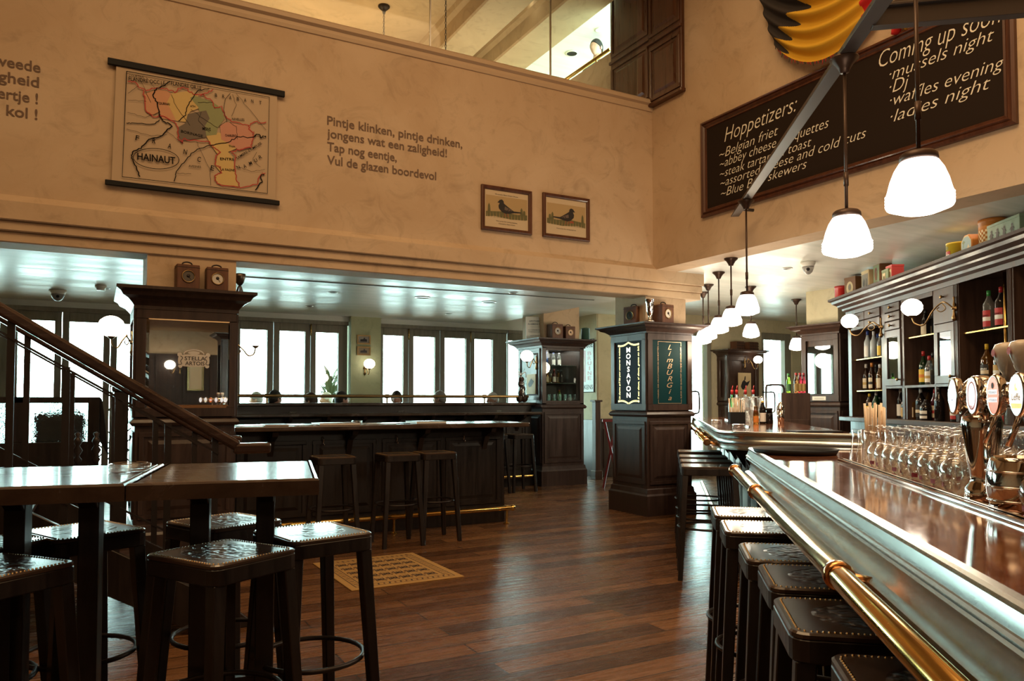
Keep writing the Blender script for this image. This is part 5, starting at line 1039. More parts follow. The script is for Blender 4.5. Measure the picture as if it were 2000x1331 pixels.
def tumbler_bm(r0=0.028, r1=0.036, h=0.11, th=0.003, inverted=True, seg=18):
    pr = [(0, 0), (r0, 0), (r0 + 0.001, 0.003), (r1, h), (r1 - th, h), (r0 - th * 0.6, 0.012), (0, 0.012)]
    if inverted: pr = [(r, h - z) for r, z in pr]
    return B().lathe(pr, seg)
M_DRINK = pane_mat('drinking_glass', (0.985, 0.99, 0.985), 0.085)
gt = None
for i in range(8):
    for j in range(2):
        p = pdw(1062.5 + i * 10.3, 770, 1.236, 9.76 + j * 0.09)
        if gt is None: gt = tumbler_bm(0.026, 0.030, 0.13, 0.004, False, 12).build('tumbler', M_DRINK); tag(gt, 'short tumbler in the double row at the bottom of the display case', 'glass', 'tumblers in the display case'); gt.location = p
        else: dup(gt, p)
# ------------------------------------------------------------------ near bar: drip strip, glasses, taps, bucket, straws, tray
BN_M = (Matrix.Translation(ORG) @ Matrix.Rotation(bar_rz(), 4, 'Z')); BF_M = Matrix.Translation(ORG2) @ Matrix.Rotation(bar_rz(), 4, 'Z')
def bl(x, y, z=BZ): return BN_M @ Vector((x, y, z))
b = B(); b.box(0.243, 0.252, -LEN, -0.66, BZ, BZ + 0.010); b.box(0.257, 0.266, -LEN, -0.66, BZ, BZ + 0.013); b.box(0.243, 0.266, -LEN, -0.66, BZ, BZ + 0.004); b.build('drip_strip', M_CHROME, BN, bevel=0.001)
tum = tag(tumbler_bm(0.029, 0.038, 0.115, 0.0035).build('tumbler', M_DRINK), 'upturned tumbler at the far end of the glasses on the near bar', 'glass', 'upturned tumblers on the near bar')
b = B(); o = [(0.026, 0.0), (0.033, 0.018), (0.040, 0.040), (0.041, 0.052), (0.036, 0.070), (0.022, 0.086), (0.008, 0.093), (0.0042, 0.105), (0.0042, 0.125), (0.010, 0.133), (0.034, 0.1375), (0.035, 0.140), (0.0, 0.141)]
ii = [(0.0, 0.086), (0.020, 0.083), (0.0345, 0.068), (0.0395, 0.052), (0.0385, 0.040), (0.0315, 0.018), (0.0245, 0.0)]
snif = b.lathe(ii + o, 18).build('balloon_glass', M_DRINK); tag(snif, 'upturned balloon glass with a short stem among the rows beside the taps', 'glass', 'upturned balloon glasses on the near bar')
b = B()
for k in range(5): b.ball((0.0, 0, 0), 0.001, 6)
emb = B().grid(lambda u, v: ((0.0345 + 0.0006) * math.cos(PI + 0.36 * (u - 0.5)), (0.0345 + 0.0006) * math.sin(PI + 0.55 * (u - 0.5)), 0.016 + 0.011 * v), 4, 2).build('red_crest', smat('crest_red', (0.22, 0.008, 0.01)), snif)
TAP = Vector((0.305, -1.785)); BK = Vector((0.325, -1.92)); ft = fs_ = True; r = random.Random(5)
for i in range(19):
    for j in range(4):
        y = -0.72 - 0.083 * i - 0.012 * (j % 2); x = 0.31 + 0.083 * j
        if (Vector((x, y)) - TAP).length < 0.105 or (Vector((x, y)) - BK).length < 0.115 or (j > 1 and i < 1): continue
        if i < 3:
            o = tum if ft else dup(tum); ft = False
        else:
            o = snif if fs_ else dup(snif); fs_ = False
        o.location = bl(x, y, BZ + 0.0); o.rotation_euler.z = bar_rz() + r.uniform(-0.6, 0.6)
# straws in a steel cup
def cup_of_straws(pos, label_cup, label_straw, n, h, rr, group, box=False, rz=0.0, hs=0.11):
    if box:
        t = tag(B().box(-rr, rr, -rr * 0.6, rr * 0.6, 0, 0.006).box(-rr, rr, -rr * 0.6, -rr * 0.6 + 0.005, 0, hs).box(-rr, rr, rr * 0.6 - 0.005, rr * 0.6, 0, hs).box(-rr, -rr + 0.005, -rr * 0.6, rr * 0.6, 0, hs).box(rr - 0.005, rr, -rr * 0.6, rr * 0.6, 0, hs).build('straw_holder', M_BLACK, bevel=0.001), label_cup, 'straw holder')
    else: t = tag(B().lathe([(0, 0), (rr, 0), (rr, hs), (rr - 0.003, hs), (rr - 0.003, 0.006), (0, 0.006)], 20).build('straw_holder', M_DRINK), label_cup, 'straw holder')
    t.location = pos; t.rotation_euler.z = rz; st = tag(B().cyl((0, 0, 0), (0, 0, h), 0.0042, 6).build('straw', smat('straw_paper', (0.62, 0.47, 0.32), 0.8)), label_straw, 'straw', group)
    for i in range(n):
        o = st if i == 0 else dup(st); u = (i + 0.5) / n * 2 - 1; w = r.uniform(-1, 1)
        if box: lx_, ly_ = u * rr * 0.8, w * rr * 0.35
        else: a = i * 2.4; q_ = math.sqrt((i + 0.5) / n) * rr * 0.72; lx_, ly_ = q_ * math.cos(a), q_ * math.sin(a)
        o.location = pos + Vector((lx_ * math.cos(rz) - ly_ * math.sin(rz), lx_ * math.sin(rz) + ly_ * math.cos(rz), 0.007))
        o.scale = (1, 1, r.uniform(0.9, 1.06)); o.rotation_euler = (r.uniform(-0.06, 0.06) - ly_ * 1.2, lx_ * 1.6 + r.uniform(-0.03, 0.03), rz)
cup_of_straws(bl(0.41, -0.51), 'clear cup full of wrapped straws behind the upturned tumblers', 'paper-wrapped straw in the clear cup on the near bar', 22, 0.195, 0.050, 'straws on the near bar')
tr = onZ(1553, 882, BZ + 0.01)
tag(B().lathe([(0, 0.004), (0.15, 0.004), (0.152, 0.008), (0.166, 0.022), (0.170, 0.022), (0.158, 0.0), (0, 0.0)], 40, (0, 0, 0)).build('serving_tray', M_BLACK, None, (tr.x, tr.y, BZ)), 'round black serving tray lying at the far end of the near bar', 'tray')
# barrel-shaped ice bucket
t = thing('ice_bucket', 'polished steel barrel-shaped bucket right of the beer tap', 'bucket', bl(BK.x, BK.y)); k = 0.062
pr = [(0, 0), (k * 0.86, 0)] + [(k * (0.86 + 0.14 * math.sin(PI * i / 12)), 0.108 * i / 12) for i in range(13)] + [(k * 0.82, 0.108), (k * 0.82, 0.01), (0, 0.01)]
B().lathe(pr, 28).build('body', M_CHROME, t)
for z in (0.022, 0.050, 0.080): rr_ = k * (0.86 + 0.14 * math.sin(PI * z / 0.108)) + 0.001; B().tube([(rr_ * math.cos(2 * PI * i / 28), rr_ * math.sin(2 * PI * i / 28), z) for i in range(28)], 0.0022, 6, True).build('hoop', M_CHROME, t)
tag(B().bar((0, 0, 0), (0.0, 0.0, 0.17), 0.02, 0.005).ball((0, 0, 0.17), 0.014, 10).build('bar_spoon', smat('dark_handle', (0.03, 0.015, 0.01), 0.4), None, bl(BK.x + 0.015, BK.y - 0.01, BZ + 0.012)), 'dark wooden spoon handle standing in the steel bucket', 'spoon')
# beer tap tower
t = thing('beer_tap', 'chrome beer tap tower with lit oval badges and porcelain handles', 'beer tap', bl(TAP.x, TAP.y), bar_rz())
B().lathe([(0, 0), (0.030, 0), (0.036, 0.012), (0.034, 0.03), (0.026, 0.042), (0.0245, 0.05), (0.026, 0.06), (0.032, 0.11), (0.038, 0.155), (0.040, 0.172), (0.037, 0.186), (0.027, 0.198), (0.018, 0.205), (0.018, 0.225), (0, 0.225)], 32).build('column', M_CHROME, t)
zb2 = 0.232; b = B().cyl((0, -0.42, zb2), (0, 0.06, zb2), 0.028, 20); b.lathe([(0, 0.03), (0.02, 0.028), (0.03, 0.015), (0.032, 0)], 20, (0, 0.057, zb2), Vector((0, 1, 0)).to_track_quat('Z', 'Y').to_matrix()); b.ball((0, 0, zb2 + 0.004), 0.04, 20); b.build('bridge', M_CHROME, t)
RX = Vector((-1, 0, 0)).to_track_quat('Z', 'Y').to_matrix()
def badge(y, m, words, col, side=-1, tilt=0.0, x=-0.05, img=None):
    nn = Vector((side * math.cos(tilt), math.sin(tilt), 0)); R = Matrix((( -nn.y * -1, 0, nn.x), (-nn.x, 0, nn.y), (0, 1, 0))).to_3x3() if False else None
    ex = Vector((0, 0, 1)).cross(nn); c = Vector((x, y, zb2 - 0.002)); b = B()
    def E(rx, rz, d, n=30): return [c + nn * d + ex * (rx * math.cos(2 * PI * i / n)) + Vector((0, 0, rz * math.sin(2 * PI * i / n))) for i in range(n)]
    n = 30; rings = [E(0.030, 0.040, -0.01), E(0.031, 0.0415, 0.0), E(0.0285, 0.039, 0.005), E(0.026, 0.036, 0.004)]
    b.add(sum(rings, []), [(k * n + i, k * n + (i + 1) % n, (k + 1) * n + (i + 1) % n, (k + 1) * n + i) for k in range(3) for i in range(n)] + [tuple(range(n - 1, -1, -1))], 0, True); b.cyl(c - nn * 0.01, (0, y, zb2), 0.01, 10)
    bd = b.build('badge', M_CHROME, t); f_ = B(); f_.add(E(0.026, 0.036, 0.0045), [tuple(range(n))], 0)
    for s_, dz, h_, w_ in words: text(f_, s_, c + nn * 0.0052 + Vector((0, 0, dz)), ex, h_, w_, m=1, align='C', offset=0.01)
    if img == 'bands':
        for dz in (0.002, -0.013): f_.add([c + nn * 0.005 + ex * a + Vector((0, 0, dz + e)) for a, e in ((-0.02, 0), (0.02, 0), (0.02, 0.009), (-0.02, 0.009))], [(0, 1, 2, 3)], 2)
        f_.add([c + nn * 0.005 + ex * (0.006 * math.cos(q_)) + Vector((0, 0, 0.019 + 0.006 * math.sin(q_))) for q_ in [2 * PI * i / 10 for i in range(10)]], [tuple(range(10))], 1)
    if img == 'foot': f_.add([c + nn * 0.005 + ex * a + Vector((0, 0, e)) for a, e in ((-0.019, -0.024), (0.019, -0.024), (0.022, -0.015), (-0.022, -0.015))], [(0, 1, 2, 3)], 2); f_.add([c + nn * 0.005 + ex * a + Vector((0, 0, e)) for a, e in ((-0.005, 0.008), (0.007, 0.008), (0.004, 0.013), (-0.001, 0.014), (-0.001, 0.024), (-0.005, 0.018))], [(0, 1, 2, 3, 4, 5)], 2)
    if img == 'frame':
        ribbon(f_, [c + nn * 0.005 + ex * (0.02 * math.cos(q_)) + Vector((0, 0, 0.028 * math.sin(q_))) for q_ in [2 * PI * i / 24 for i in range(24)]], 0.003, nn, 2, True)
    f_.build('badge_face', m, bd)
EW = mat('badge_white', (0.9, 0.9, 0.9), 0.3, emit=(0.95, 0.95, 1.0), es=0.75); EO = mat('badge_orange', (0.75, 0.15, 0.02), 0.3, emit=(1.0, 0.20, 0.03), es=0.45); ELY = mat('badge_yellow', (0.75, 0.6, 0.03), 0.3, emit=(0.9, 0.75, 0.05), es=0.5)
rd = smat('badge_red', (0.5, 0.06, 0.03)); dk = smat('badge_brown', (0.06, 0.03, 0.02)); pk = smat('badge_pink', (0.75, 0.30, 0.22))
badge(0.062, [EW, rd, pk], (('PILS', -0.006, 0.010, 0.03),), None, tilt=0.5, x=-0.035, img=None); badge(0.008, [EW, smat('badge_blue', (0.1, 0.1, 0.3)), pk], (('-', -0.012, 0.010, 0.012),), None, tilt=0.05); badge(-0.100, [EW, rd, pk], (('PILS', -0.026, 0.006, 0.02),), None, img='frame')
badge(-0.203, [EO, dk, EW], (('HOEGAARDEN', 0.0035, 0.005, 0.036), ('WIT BLANCHE', -0.0115, 0.005, 0.036)), None, img='bands'); badge(-0.302, [EW, smat('badge_gold', (0.5, 0.32, 0.05)), ELY], (('Leffe', -0.009, 0.012, 0.034),), None, img='foot'); badge(-0.40, [EW, rd, pk], (('PILS', 0.0, 0.008, 0.03),), None)
for y in (-0.058, -0.132):
    h_ = B().lathe([(0, 0), (0.009, 0), (0.010, 0.014), (0.016, 0.022), (0.024, 0.05), (0.026, 0.066), (0.022, 0.076), (0.010, 0.080), (0, 0.080)], 20, (0.03, y, zb2 + 0.03)).build('tap_handle', smat('porcelain', (0.75, 0.68, 0.60), 0.15), t); h_['label'] = 'white porcelain handle'
    B().cyl((0.03, y, zb2), (0.03, y, zb2 + 0.032), 0.008, 10).build('handle_stem', M_CHROME, h_)
    e_ = B(); e_.add([(0.03 - 0.0262 + 0.0022 * abs(math.sin(q_)) * 0, y + 0.009 * math.cos(q_), zb2 + 0.088 + 0.008 * math.sin(q_)) for q_ in [2 * PI * i / 12 for i in range(12)]], [tuple(range(12))]); e_.v = [(v[0] - 0.001, v[1], v[2]) for v in e_.v]; e_.build('crest', rd, h_)
for y in (-0.10, -0.203): B().cyl((0.0, y, zb2 - 0.02), (-0.03, y, zb2 - 0.10), 0.006, 8).build('spout', M_CHROME, t)
# ------------------------------------------------------------------ far bar things
def on_bar(px, py): q = onZ(px, py, BZ); return q
FB = 'on the far bar'
b = B().box(0.0, 0.012, 0, 2.6, 0, 0.01); b.build('drip_strip', M_CHROME, BF, (0.30, 1.0, BZ))
cup_of_straws(C(2.16, 7.3, BZ), 'black box of wrapped straws on the far bar', 'paper-wrapped straw in the black box on the far bar', 14, 0.235, 0.072, 'straws on the far bar', True, -YAW, 0.11)
def pb(px, d, z=BZ): return C((px - 1000) / FOC * d, d, z)
for px, d, tx, g in ((1429.6, 7.85, 'leftmost', G_GREEN), (1438.5, 7.8, 'second from the left', G_CLEAR), (1456, 7.75, 'behind the box of straws', G_CLEAR), (1471, 7.7, 'rightmost', G_CLEAR)):
    bottle('bottle with a red pourer, %s of the four on the far bar' % tx if 'behind' not in tx else 'bottle with a red pourer standing behind the box of straws', pb(px, d), g, 'red', 'white', 0.33, 0.036, group='pourer bottles on the far bar', face=-YAW, pourer=True)
bottle('small orange-brown jar with a red lid on the far bar', pb(1475.5, 7.25), G_AMBER, 'red', 'orange', 0.13, 0.026, 0.7, 0.016, group='sauce bottles on the far bar', face=-YAW)
bottle('sauce bottle with a white label and yellow cap on the far bar', pb(1489, 7.25), G_DARK, 'yellow', 'white', 0.215, 0.030, 0.6, 0.011, group='sauce bottles on the far bar', face=-YAW)
bottle('short black jar beside the white-labelled sauce bottle', pb(1502, 7.25), G_DARK, 'black', None, 0.10, 0.034, 0.72, 0.028, group='sauce bottles on the far bar', face=-YAW)
tag(B().tube([(0, 0, 0), (-0.03, 0, 0.25)], [0.007, 0.014], 8).build('muddler', smat('dark_handle', (0.03, 0.015, 0.01), 0.4), None, pb(1480, 7.34)), 'dark wooden muddler leaning beside the box of straws', 'muddler')
t = thing('cocktail_shaker', 'steel cocktail shaker on the far bar, right of the sauce bottles', 'shaker', pb(1524, 7.4))
B().lathe([(0, 0), (0.030, 0), (0.040, 0.13), (0.0, 0.13)], 20).build('body', M_CHROME, t); B().lathe([(0.041, 0.13), (0.036, 0.165), (0.020, 0.185), (0.018, 0.205), (0, 0.21)], 20).build('lid', M_CHROME, t)
gt2 = None
for i in range(6):
    for j in range(4):
        p = C(1.98 + 0.085 * i * 0.5 + 0.06 * j - 0.0, 7.55 + 0.13 * i, BZ); bx = BF_M.inverted() @ p
        p = BF_M @ Vector((0.36 + 0.085 * j, 2.15 + 0.12 * i, BZ))
        if gt2 is None: gt2 = tag(tumbler_bm(0.028, 0.036, 0.13, 0.0035, True, 12).build('tumbler', M_DRINK), 'upturned tumbler in the crowd of glasses on the far bar', 'glass', 'tumblers on the far bar'); gt2.location = p
        else: dup(gt2, p)
for i in range(5):
    for j in range(3): dup(gt2, BF_M @ Vector((0.40 + 0.085 * j, 2.20 + 0.12 * i, BZ + 0.131)), label='upturned tumbler stacked on top in the crowd of glasses on the far bar')
for i in range(5): dup(gt2, pb(1478 + 8.2 * i, 7.9), label='tumbler in the single row right of the straws on the far bar')
def ashtray(label, p, r_=0.052):
    o = B().lathe([(0, 0), (r_ * 0.9, 0), (r_, 0.006), (r_, 0.026), (r_ * 0.86, 0.03), (r_ * 0.74, 0.024), (r_ * 0.7, 0.010), (0, 0.008)], 16).build('ashtray', M_DRINK); o.location = p; return tag(o, label, 'ashtray', 'glass ashtrays')
q = onZ(254, 922, 1.03); ashtray('glass ashtray on the left-hand high table', (q.x, q.y, 1.0305), 0.066)
ashtray('glass ashtray on the far bar, nearest the rounded corner', on_bar(1443, 836)); ashtray('glass ashtray on the far bar, near the sign pillar', BF_M @ Vector((0.12, 2.2, BZ)))
for px, lb in ((571, 'glass ashtray on the tall counter ledge, left of three'), (783, 'glass ashtray on the tall counter ledge, middle of three'), (974, 'glass ashtray on the tall counter ledge, right of three')): q = onY(px, 800, 9.72); ashtray(lb, (q.x, 9.72, 1.1055))
q = onY(697, 818, 7.25); ashtray('glass ashtray among the menus on the lower counter', (q.x, 7.25, CZ + 0.0005))
tag(B().box(-0.16, 0.16, -0.11, 0.11, 0, 0.008).build('bar_mat', M_BLACK, None, BF_M @ Vector((0.66, 0.16, BZ)), bar_rz() + 0.2, bevel=0.002), 'black rubber mat on the far bar\'s right end', 'bar mat')
# service cabinet with tap and beer bottles
q = pb(1548, 9.0, 0); t = thing('service_cabinet', 'small dark service cabinet carrying beer bottles, left of the narrow mirrored pillar', 'cabinet', q, bar_rz())
B().box(-0.15, 0.17, -0.16, 0.16, 0, 1.36).build('carcass', M_CABW, t, bevel=0.004); B().box(-0.13, 0.15, -0.172, -0.16, 0.1, 1.05).build('door', M_CABW, t, bevel=0.003)
b = B().tube(smooth_path([(-0.10, 0, 1.36), (-0.10, 0, 1.42), (-0.13, 0, 1.455), (-0.26, 0, 1.455), (-0.30, 0, 1.42), (-0.30, 0, 1.15)], 4), 0.013, 8); b.build('swan_neck_pipe', M_IRON, t)
for px, g, c, tx in ((1555, G_BROWN, 'red', 'left'), (1562.5, G_RED, 'red', 'middle'), (1569.5, G_RED, 'red', 'right')): bottle('brown beer bottle on the service cabinet, %s of three' % tx, pb(px, 9.02, 1.3605), g, c, 'gold', 0.24, 0.026, group='beer bottles on the service cabinet', face=-YAW)
bottle('bright green beer bottle on the service cabinet', pb(1540, 8.95, 1.3605), G_LIME, 'green', 'green', 0.23, 0.026, group='beer bottles on the service cabinet', face=-YAW)
# picture of a bird on the far panelled pillar and boxes above it
q = onY(1455, 753, 9.48); qa, qb = onY(1443, 782, 9.47), onY(1467, 729, 9.47)
t = thing('bird_picture', 'cream poster of a bird on the far panelled pillar below its globe lamp', 'picture', ((qa.x + qb.x) / 2, 9.485, (qa.z + qb.z) / 2)); hx, hz = (qb.x - qa.x) / 2, (qb.z - qa.z) / 2
B().box(-hx, hx, -0.012, 0.0, -hz, hz).build('sheet', smat('cream_poster', (0.62, 0.47, 0.26)), t)
b = B(); b.add([(u * hx, -0.013, v * hz) for u, v in ((-0.65, 0.0), (-0.4, 0.35), (-0.1, 0.5), (0.25, 0.3), (0.85, 0.45), (0.5, 0.1), (0.1, -0.1), (-0.3, -0.25), (-0.5, -0.15))], [tuple(range(9))]); b.add([(u * hx, -0.013, v * hz) for u, v in ((-0.1, 0.5), (0.0, 0.75), (0.15, 0.75), (0.1, 0.45))], [(0, 1, 2, 3)]); b.add([(u * hx, -0.013, v * hz) for u, v in ((-0.1, -0.2), (0.0, -0.2), (-0.15, -0.6), (-0.25, -0.6))], [(0, 1, 2, 3)]); b.build('printed_bird', smat('print_dark', (0.03, 0.03, 0.03)), t)
# ------------------------------------------------------------------ things on top of the pillars
def clock(label, pos, rz, s=0.20, dial=(0.62, 0.58, 0.52), group='old wooden clock boxes'):
    t = thing('pigeon_clock', label, 'clock', pos, rz, group); h = s / 2
    B().box(-h, h, -h * 0.8, h * 0.8, 0, s * 1.12).build('case', M_BOXW, t, bevel=0.004)
    R = Vector((0, -1, 0)).to_track_quat('Z', 'Y').to_matrix(); c = (0, -h * 0.8, s * 0.56)
    B().lathe([(h * 0.60, 0.0), (h * 0.60, 0.006), (h * 0.52, 0.008), (h * 0.50, 0.001)], 24, c, R).build('dial_ring', M_OLDBRASS, t)
    B().lathe([(0, 0.0012), (h * 0.51, 0.0012)], 24, c, R).build('dial', smat('dial_%.2f' % dial[0], dial, 0.25), t)
    b = B().lathe([(0, 0.003), (h * 0.16, 0.003), (h * 0.16, 0.0015)], 12, (c[0], c[1], c[2] + 0.004), R); b.bar((0, c[1] - 0.003, c[2]), (h * 0.25, c[1] - 0.003, c[2] - h * 0.3), 0.004, 0.002); b.build('movement', M_IRON, t)
    B().tube(smooth_path([(-h * 0.45, 0, s * 1.12), (-h * 0.36, 0, s * 1.24), (0, 0, s * 1.29), (h * 0.36, 0, s * 1.24), (h * 0.45, 0, s * 1.12)], 4), 0.006, 6).build('handle', M_IRON, t)
    B().box(-h * 1.02, h * 1.02, -h * 0.82, h * 0.82, s * 0.98, s * 1.0).build('lid_seam', M_IRON, t)
    return t
q0 = onY(363, 575, 6.62); q1 = onY(420, 578, 6.62)
clock('old dark-dial clock box on the mirror pillar, left of two', (q0.x, 6.545, 2.1605), 0.05, 0.17, (0.10, 0.09, 0.08)); clock('old pale-dial clock box on the mirror pillar, right of two', (q1.x, 6.545, 2.1605), 0.0, 0.165)
q = onY(469, 580, 6.64); t = thing('trophy_cup', 'dark egg-shaped trophy cup on legs at the right end of the mirror pillar', 'cup', (q.x, 6.66, 2.1605))
B().lathe([(0, 0.075), (0.018, 0.08), (0.038, 0.11), (0.046, 0.15), (0.045, 0.175), (0.041, 0.175), (0.04, 0.15), (0, 0.10)], 18).build('bowl', smat('pewter', (0.12, 0.10, 0.08), 0.3, metal=0.9), t)
for k in range(3): a = k * 2.1 + 0.5; B().tube([(0, 0, 0.085), (0.014 * math.cos(a), 0.014 * math.sin(a), 0.06), (0.03 * math.cos(a), 0.03 * math.sin(a), 0.0)], [0.006, 0.007, 0.011], 7).build('leg', MATS['pewter'], t)
P_ = lambda px, y: onY(px, 640, y).x
clock('old clock box on the display pillar, left of the two touching ones', (P_(1082, 9.66), 9.63, 2.2005), 0.0, 0.19, (0.42, 0.40, 0.38)); clock('old clock box on the display pillar, right of the two touching ones, warm-coloured dial', (P_(1107.5, 9.66), 9.63, 2.2005), 0.0, 0.17, (0.72, 0.52, 0.36))
q = onY(1143, 640, 9.8); o = tag(B().lathe([(0, 0), (0.065, 0), (0.065, 0.17), (0.068, 0.172), (0.068, 0.185), (0.05, 0.195), (0, 0.197)], 18).build('storage_tin', smat('green_tin', (0.05, 0.11, 0.085), 0.4), None, (6.615, 9.72, 2.2005)), 'round green tin at the right end of the display pillar', 'tin')
t = thing('sign_card', 'white lettered notice board leaning on the display pillar top', 'sign', (5.79, 9.85, 2.2005)); ang = 0.35
SP = onY(1033, 634, 9.6)
b = B(Matrix.Translation((0, 0, 0)) @ Matrix.Rotation(-0.35, 4, 'Z') @ Matrix.Rotation(-0.12, 4, 'X')); b.box(-0.14, 0.14, -0.012, 0.012, 0.0, 0.34); b.build('board', M_WHITE, t, bevel=0.002)
b = B(b.M); 
for s_, z, w in (('APOTHEKE', 0.26, 0.18), ('ALGEMEENE N.V.', 0.215, 0.22), ('------------', 0.18, 0.15), ('ALLE GENEESMIDDELEN', 0.13, 0.22), ('VERBANDSTOFFEN', 0.10, 0.22), ('ANTWERPEN', 0.04, 0.16)): text(b, s_, (0, -0.0135, z), (1, 0, 0), 0.026 if z > 0.2 else 0.014, w, align='C', offset=0.01)
b.build('board_lettering', smat('faded_blue_print', (0.08, 0.11, 0.14)), t)
clock('old clock box facing left on the sign pillar, black dial', (5.33, 6.86, 2.1305), -PI / 2 + 0.25, 0.18, (0.05, 0.08, 0.09)); clock('old reddish clock box on the sign pillar with a bright dial', (onY(1296, 620, 6.58).x, 6.585, 2.1305), 0.12, 0.185)
t = tag(B().lathe([(0, 0), (0.05, 0), (0.05, 0.018), (0.030, 0.024), (0.018, 0.035), (0.016, 0.07), (0.026, 0.085), (0.036, 0.12), (0.046, 0.20), (0.050, 0.25), (0.053, 0.252), (0.049, 0.255), (0.046, 0.25), (0.03, 0.11), (0, 0.10)], 24).build('trophy_vase', M_CHROME, None, (onY(1268, 620, 6.56).x, 6.55, 2.1305)), 'tall silver trophy vase between the two clock boxes on the sign pillar', 'trophy')
# ------------------------------------------------------------------ old tins along the back bar cornice
def tin_at(px, t): return bbw(bs(px, t), t, ZC + 0.0005)
RZB = BBA - YAW
def boxtin(label, px, t, w, d, h, cols, art, rz=0.0, name='tin_box'):
    o = thing(name, label, 'tin', tin_at(px, t), RZB + rz, 'old tins along the back bar cornice'); B().box(-w / 2, w / 2, -d / 2, d / 2, 0, h).build('tin_body', cols[0], o, bevel=0.003)
    B().box(-w / 2 - 0.002, w / 2 + 0.002, -d / 2 - 0.002, d / 2 + 0.002, h - 0.02, h + 0.003).build('lid', cols[0], o, bevel=0.002)
    b = B()
    for pts, m in art: b.add([(u * w / 2, -d / 2 - 0.0025, (0.5 + v / 2) * (h - 0.02)) for u, v in pts], [tuple(range(len(pts)))], m)
    if art: b.build('printed_picture', cols, o)
    return o
def ell(cx, cy, rx, ry, n=14): return [(cx + rx * math.cos(2 * PI * i / n), cy + ry * math.sin(2 * PI * i / n)) for i in range(n)]
TR = smat('tin_red', (0.36, 0.015, 0.012), 0.35); TB = smat('tin_brown', (0.16, 0.07, 0.025), 0.35); TC = smat('tin_cream', (0.52, 0.40, 0.22), 0.4); TG = smat('tin_grey', (0.20, 0.17, 0.13), 0.4); TGN = smat('tin_green', (0.14, 0.19, 0.09), 0.4); TY = smat('tin_yellow', (0.60, 0.43, 0.03), 0.35); TK = smat('tin_dark', (0.035, 0.025, 0.02), 0.4); TO = smat('tin_orange', (0.50, 0.18, 0.03), 0.4); TBL = smat('tin_sky', (0.22, 0.32, 0.33), 0.4); TPG = smat('tin_pale_green', (0.21, 0.30, 0.21), 0.35)
o = thing('tin_box', 'plain round red tin at the far end of the back bar cornice', 'tin', tin_at(1648, 0.10), RZB, 'old tins along the back bar cornice'); B().lathe([(0, 0), (0.085, 0), (0.085, 0.17), (0.088, 0.172), (0.088, 0.20), (0, 0.202)], 24).build('tin_body', TR, o)
boxtin('rounded brown tin with a pale oval picture, second from the far end of the cornice', 1674, 0.10, 0.19, 0.15, 0.24, [TB, TC, TG], [(ell(0, 0.05, 0.6, 0.7), 1), (ell(0, 0.15, 0.3, 0.35), 2)], 0.3)
boxtin('upright tin with a grey picture on cream, left of the portrait tin', 1704, 0.11, 0.20, 0.12, 0.25, [TC, TG, TK], [([(-0.85, -0.85), (0.85, -0.85), (0.85, 0.85), (-0.85, 0.85)], 1), ([(-0.5, -0.8), (-0.1, -0.8), (0.0, 0.2), (-0.25, 0.5), (-0.5, 0.1)], 2), ([(0.1, -0.8), (0.6, -0.8), (0.5, 0.3), (0.3, 0.45)], 2), (ell(0, -0.4, 0.15, 0.2), 0)])
boxtin('tall tin with a portrait of a woman in a headscarf', 1728, 0.14, 0.16, 0.13, 0.30, [TB, TR, TC, TGN], [([(-0.9, -0.9), (0.9, -0.9), (0.9, 0.9), (-0.9, 0.9)], 3), (ell(-0.05, 0.25, 0.5, 0.5), 1), (ell(0, 0.2, 0.27, 0.36), 2), ([(-0.6, -0.9), (0.6, -0.9), (0.35, -0.3), (-0.3, -0.3)], 2)])
boxtin('low green and red tin in front of the portrait tin', 1741, 0.06, 0.15, 0.09, 0.16, [TGN, TC, TR], [([(-0.7, -0.8), (0.2, -0.8), (0.2, 0.8), (-0.7, 0.8)], 1), ([(-0.5, -0.5), (0.0, -0.5), (0.0, 0.4), (-0.5, 0.4)], 0)])
boxtin('red and cream tea tin with a small lid, right of the portrait tin', 1752, 0.09, 0.14, 0.12, 0.19, [TR, TC, TB], [([(-0.1, -0.8), (0.85, -0.8), (0.85, 0.75), (-0.1, 0.75)], 1), (ell(0.38, 0.0, 0.35, 0.5), 2), ([(-0.85, -0.8), (-0.6, -0.8), (-0.6, 0.75), (-0.85, 0.75)], 1)])
o = thing('tin_box', 'yellow round tin with a red label, in the middle of the cornice', 'tin', tin_at(1876, 0.06), RZB, 'old tins along the back bar cornice'); B().lathe([(0, 0), (0.085, 0), (0.085, 0.14), (0.088, 0.14), (0.088, 0.155), (0, 0.157)], 28).build('tin_body', TY, o)
b = B(); n = 10; b.add([(0.0866 * math.cos(a), 0.0866 * math.sin(a), z) for z in (0.02, 0.085) for a in [-PI / 2 - 1.0 + 1.4 * i / n for i in range(n + 1)]], [(i, i + 1, n + 2 + i, n + 1 + i) for i in range(n)], 0)
vs, fs = text_raw('Liebig', 1.0, 0.3, 0.02); b.add([(0.0872 * math.cos(-PI / 2 - 0.35 + (v[0] - 1.2) * 0.5), 0.0872 * math.sin(-PI / 2 - 0.35 + (v[0] - 1.2) * 0.5), 0.038 + v[1] * 0.045) for v in vs], fs, 1)
vs, fs = text_raw('CUBES', 1.0, 0, 0.02); b.add([(0.0872 * math.cos(-PI / 2 - 0.35 + (v[0] - 1.6) * 0.4), 0.0872 * math.sin(-PI / 2 - 0.35 + (v[0] - 1.6) * 0.4), 0.1 + v[1] * 0.034) for v in vs], fs, 2); b.build('tin_label', [TR, M_WHITE, TGN], o)
o = thing('tin_box', 'octagonal orange-brown tin with a harbour picture', 'tin', tin_at(1908, 0.08), RZB, 'old tins along the back bar cornice'); R = Vector((0, -1, 0)).to_track_quat('Z', 'Y').to_matrix()
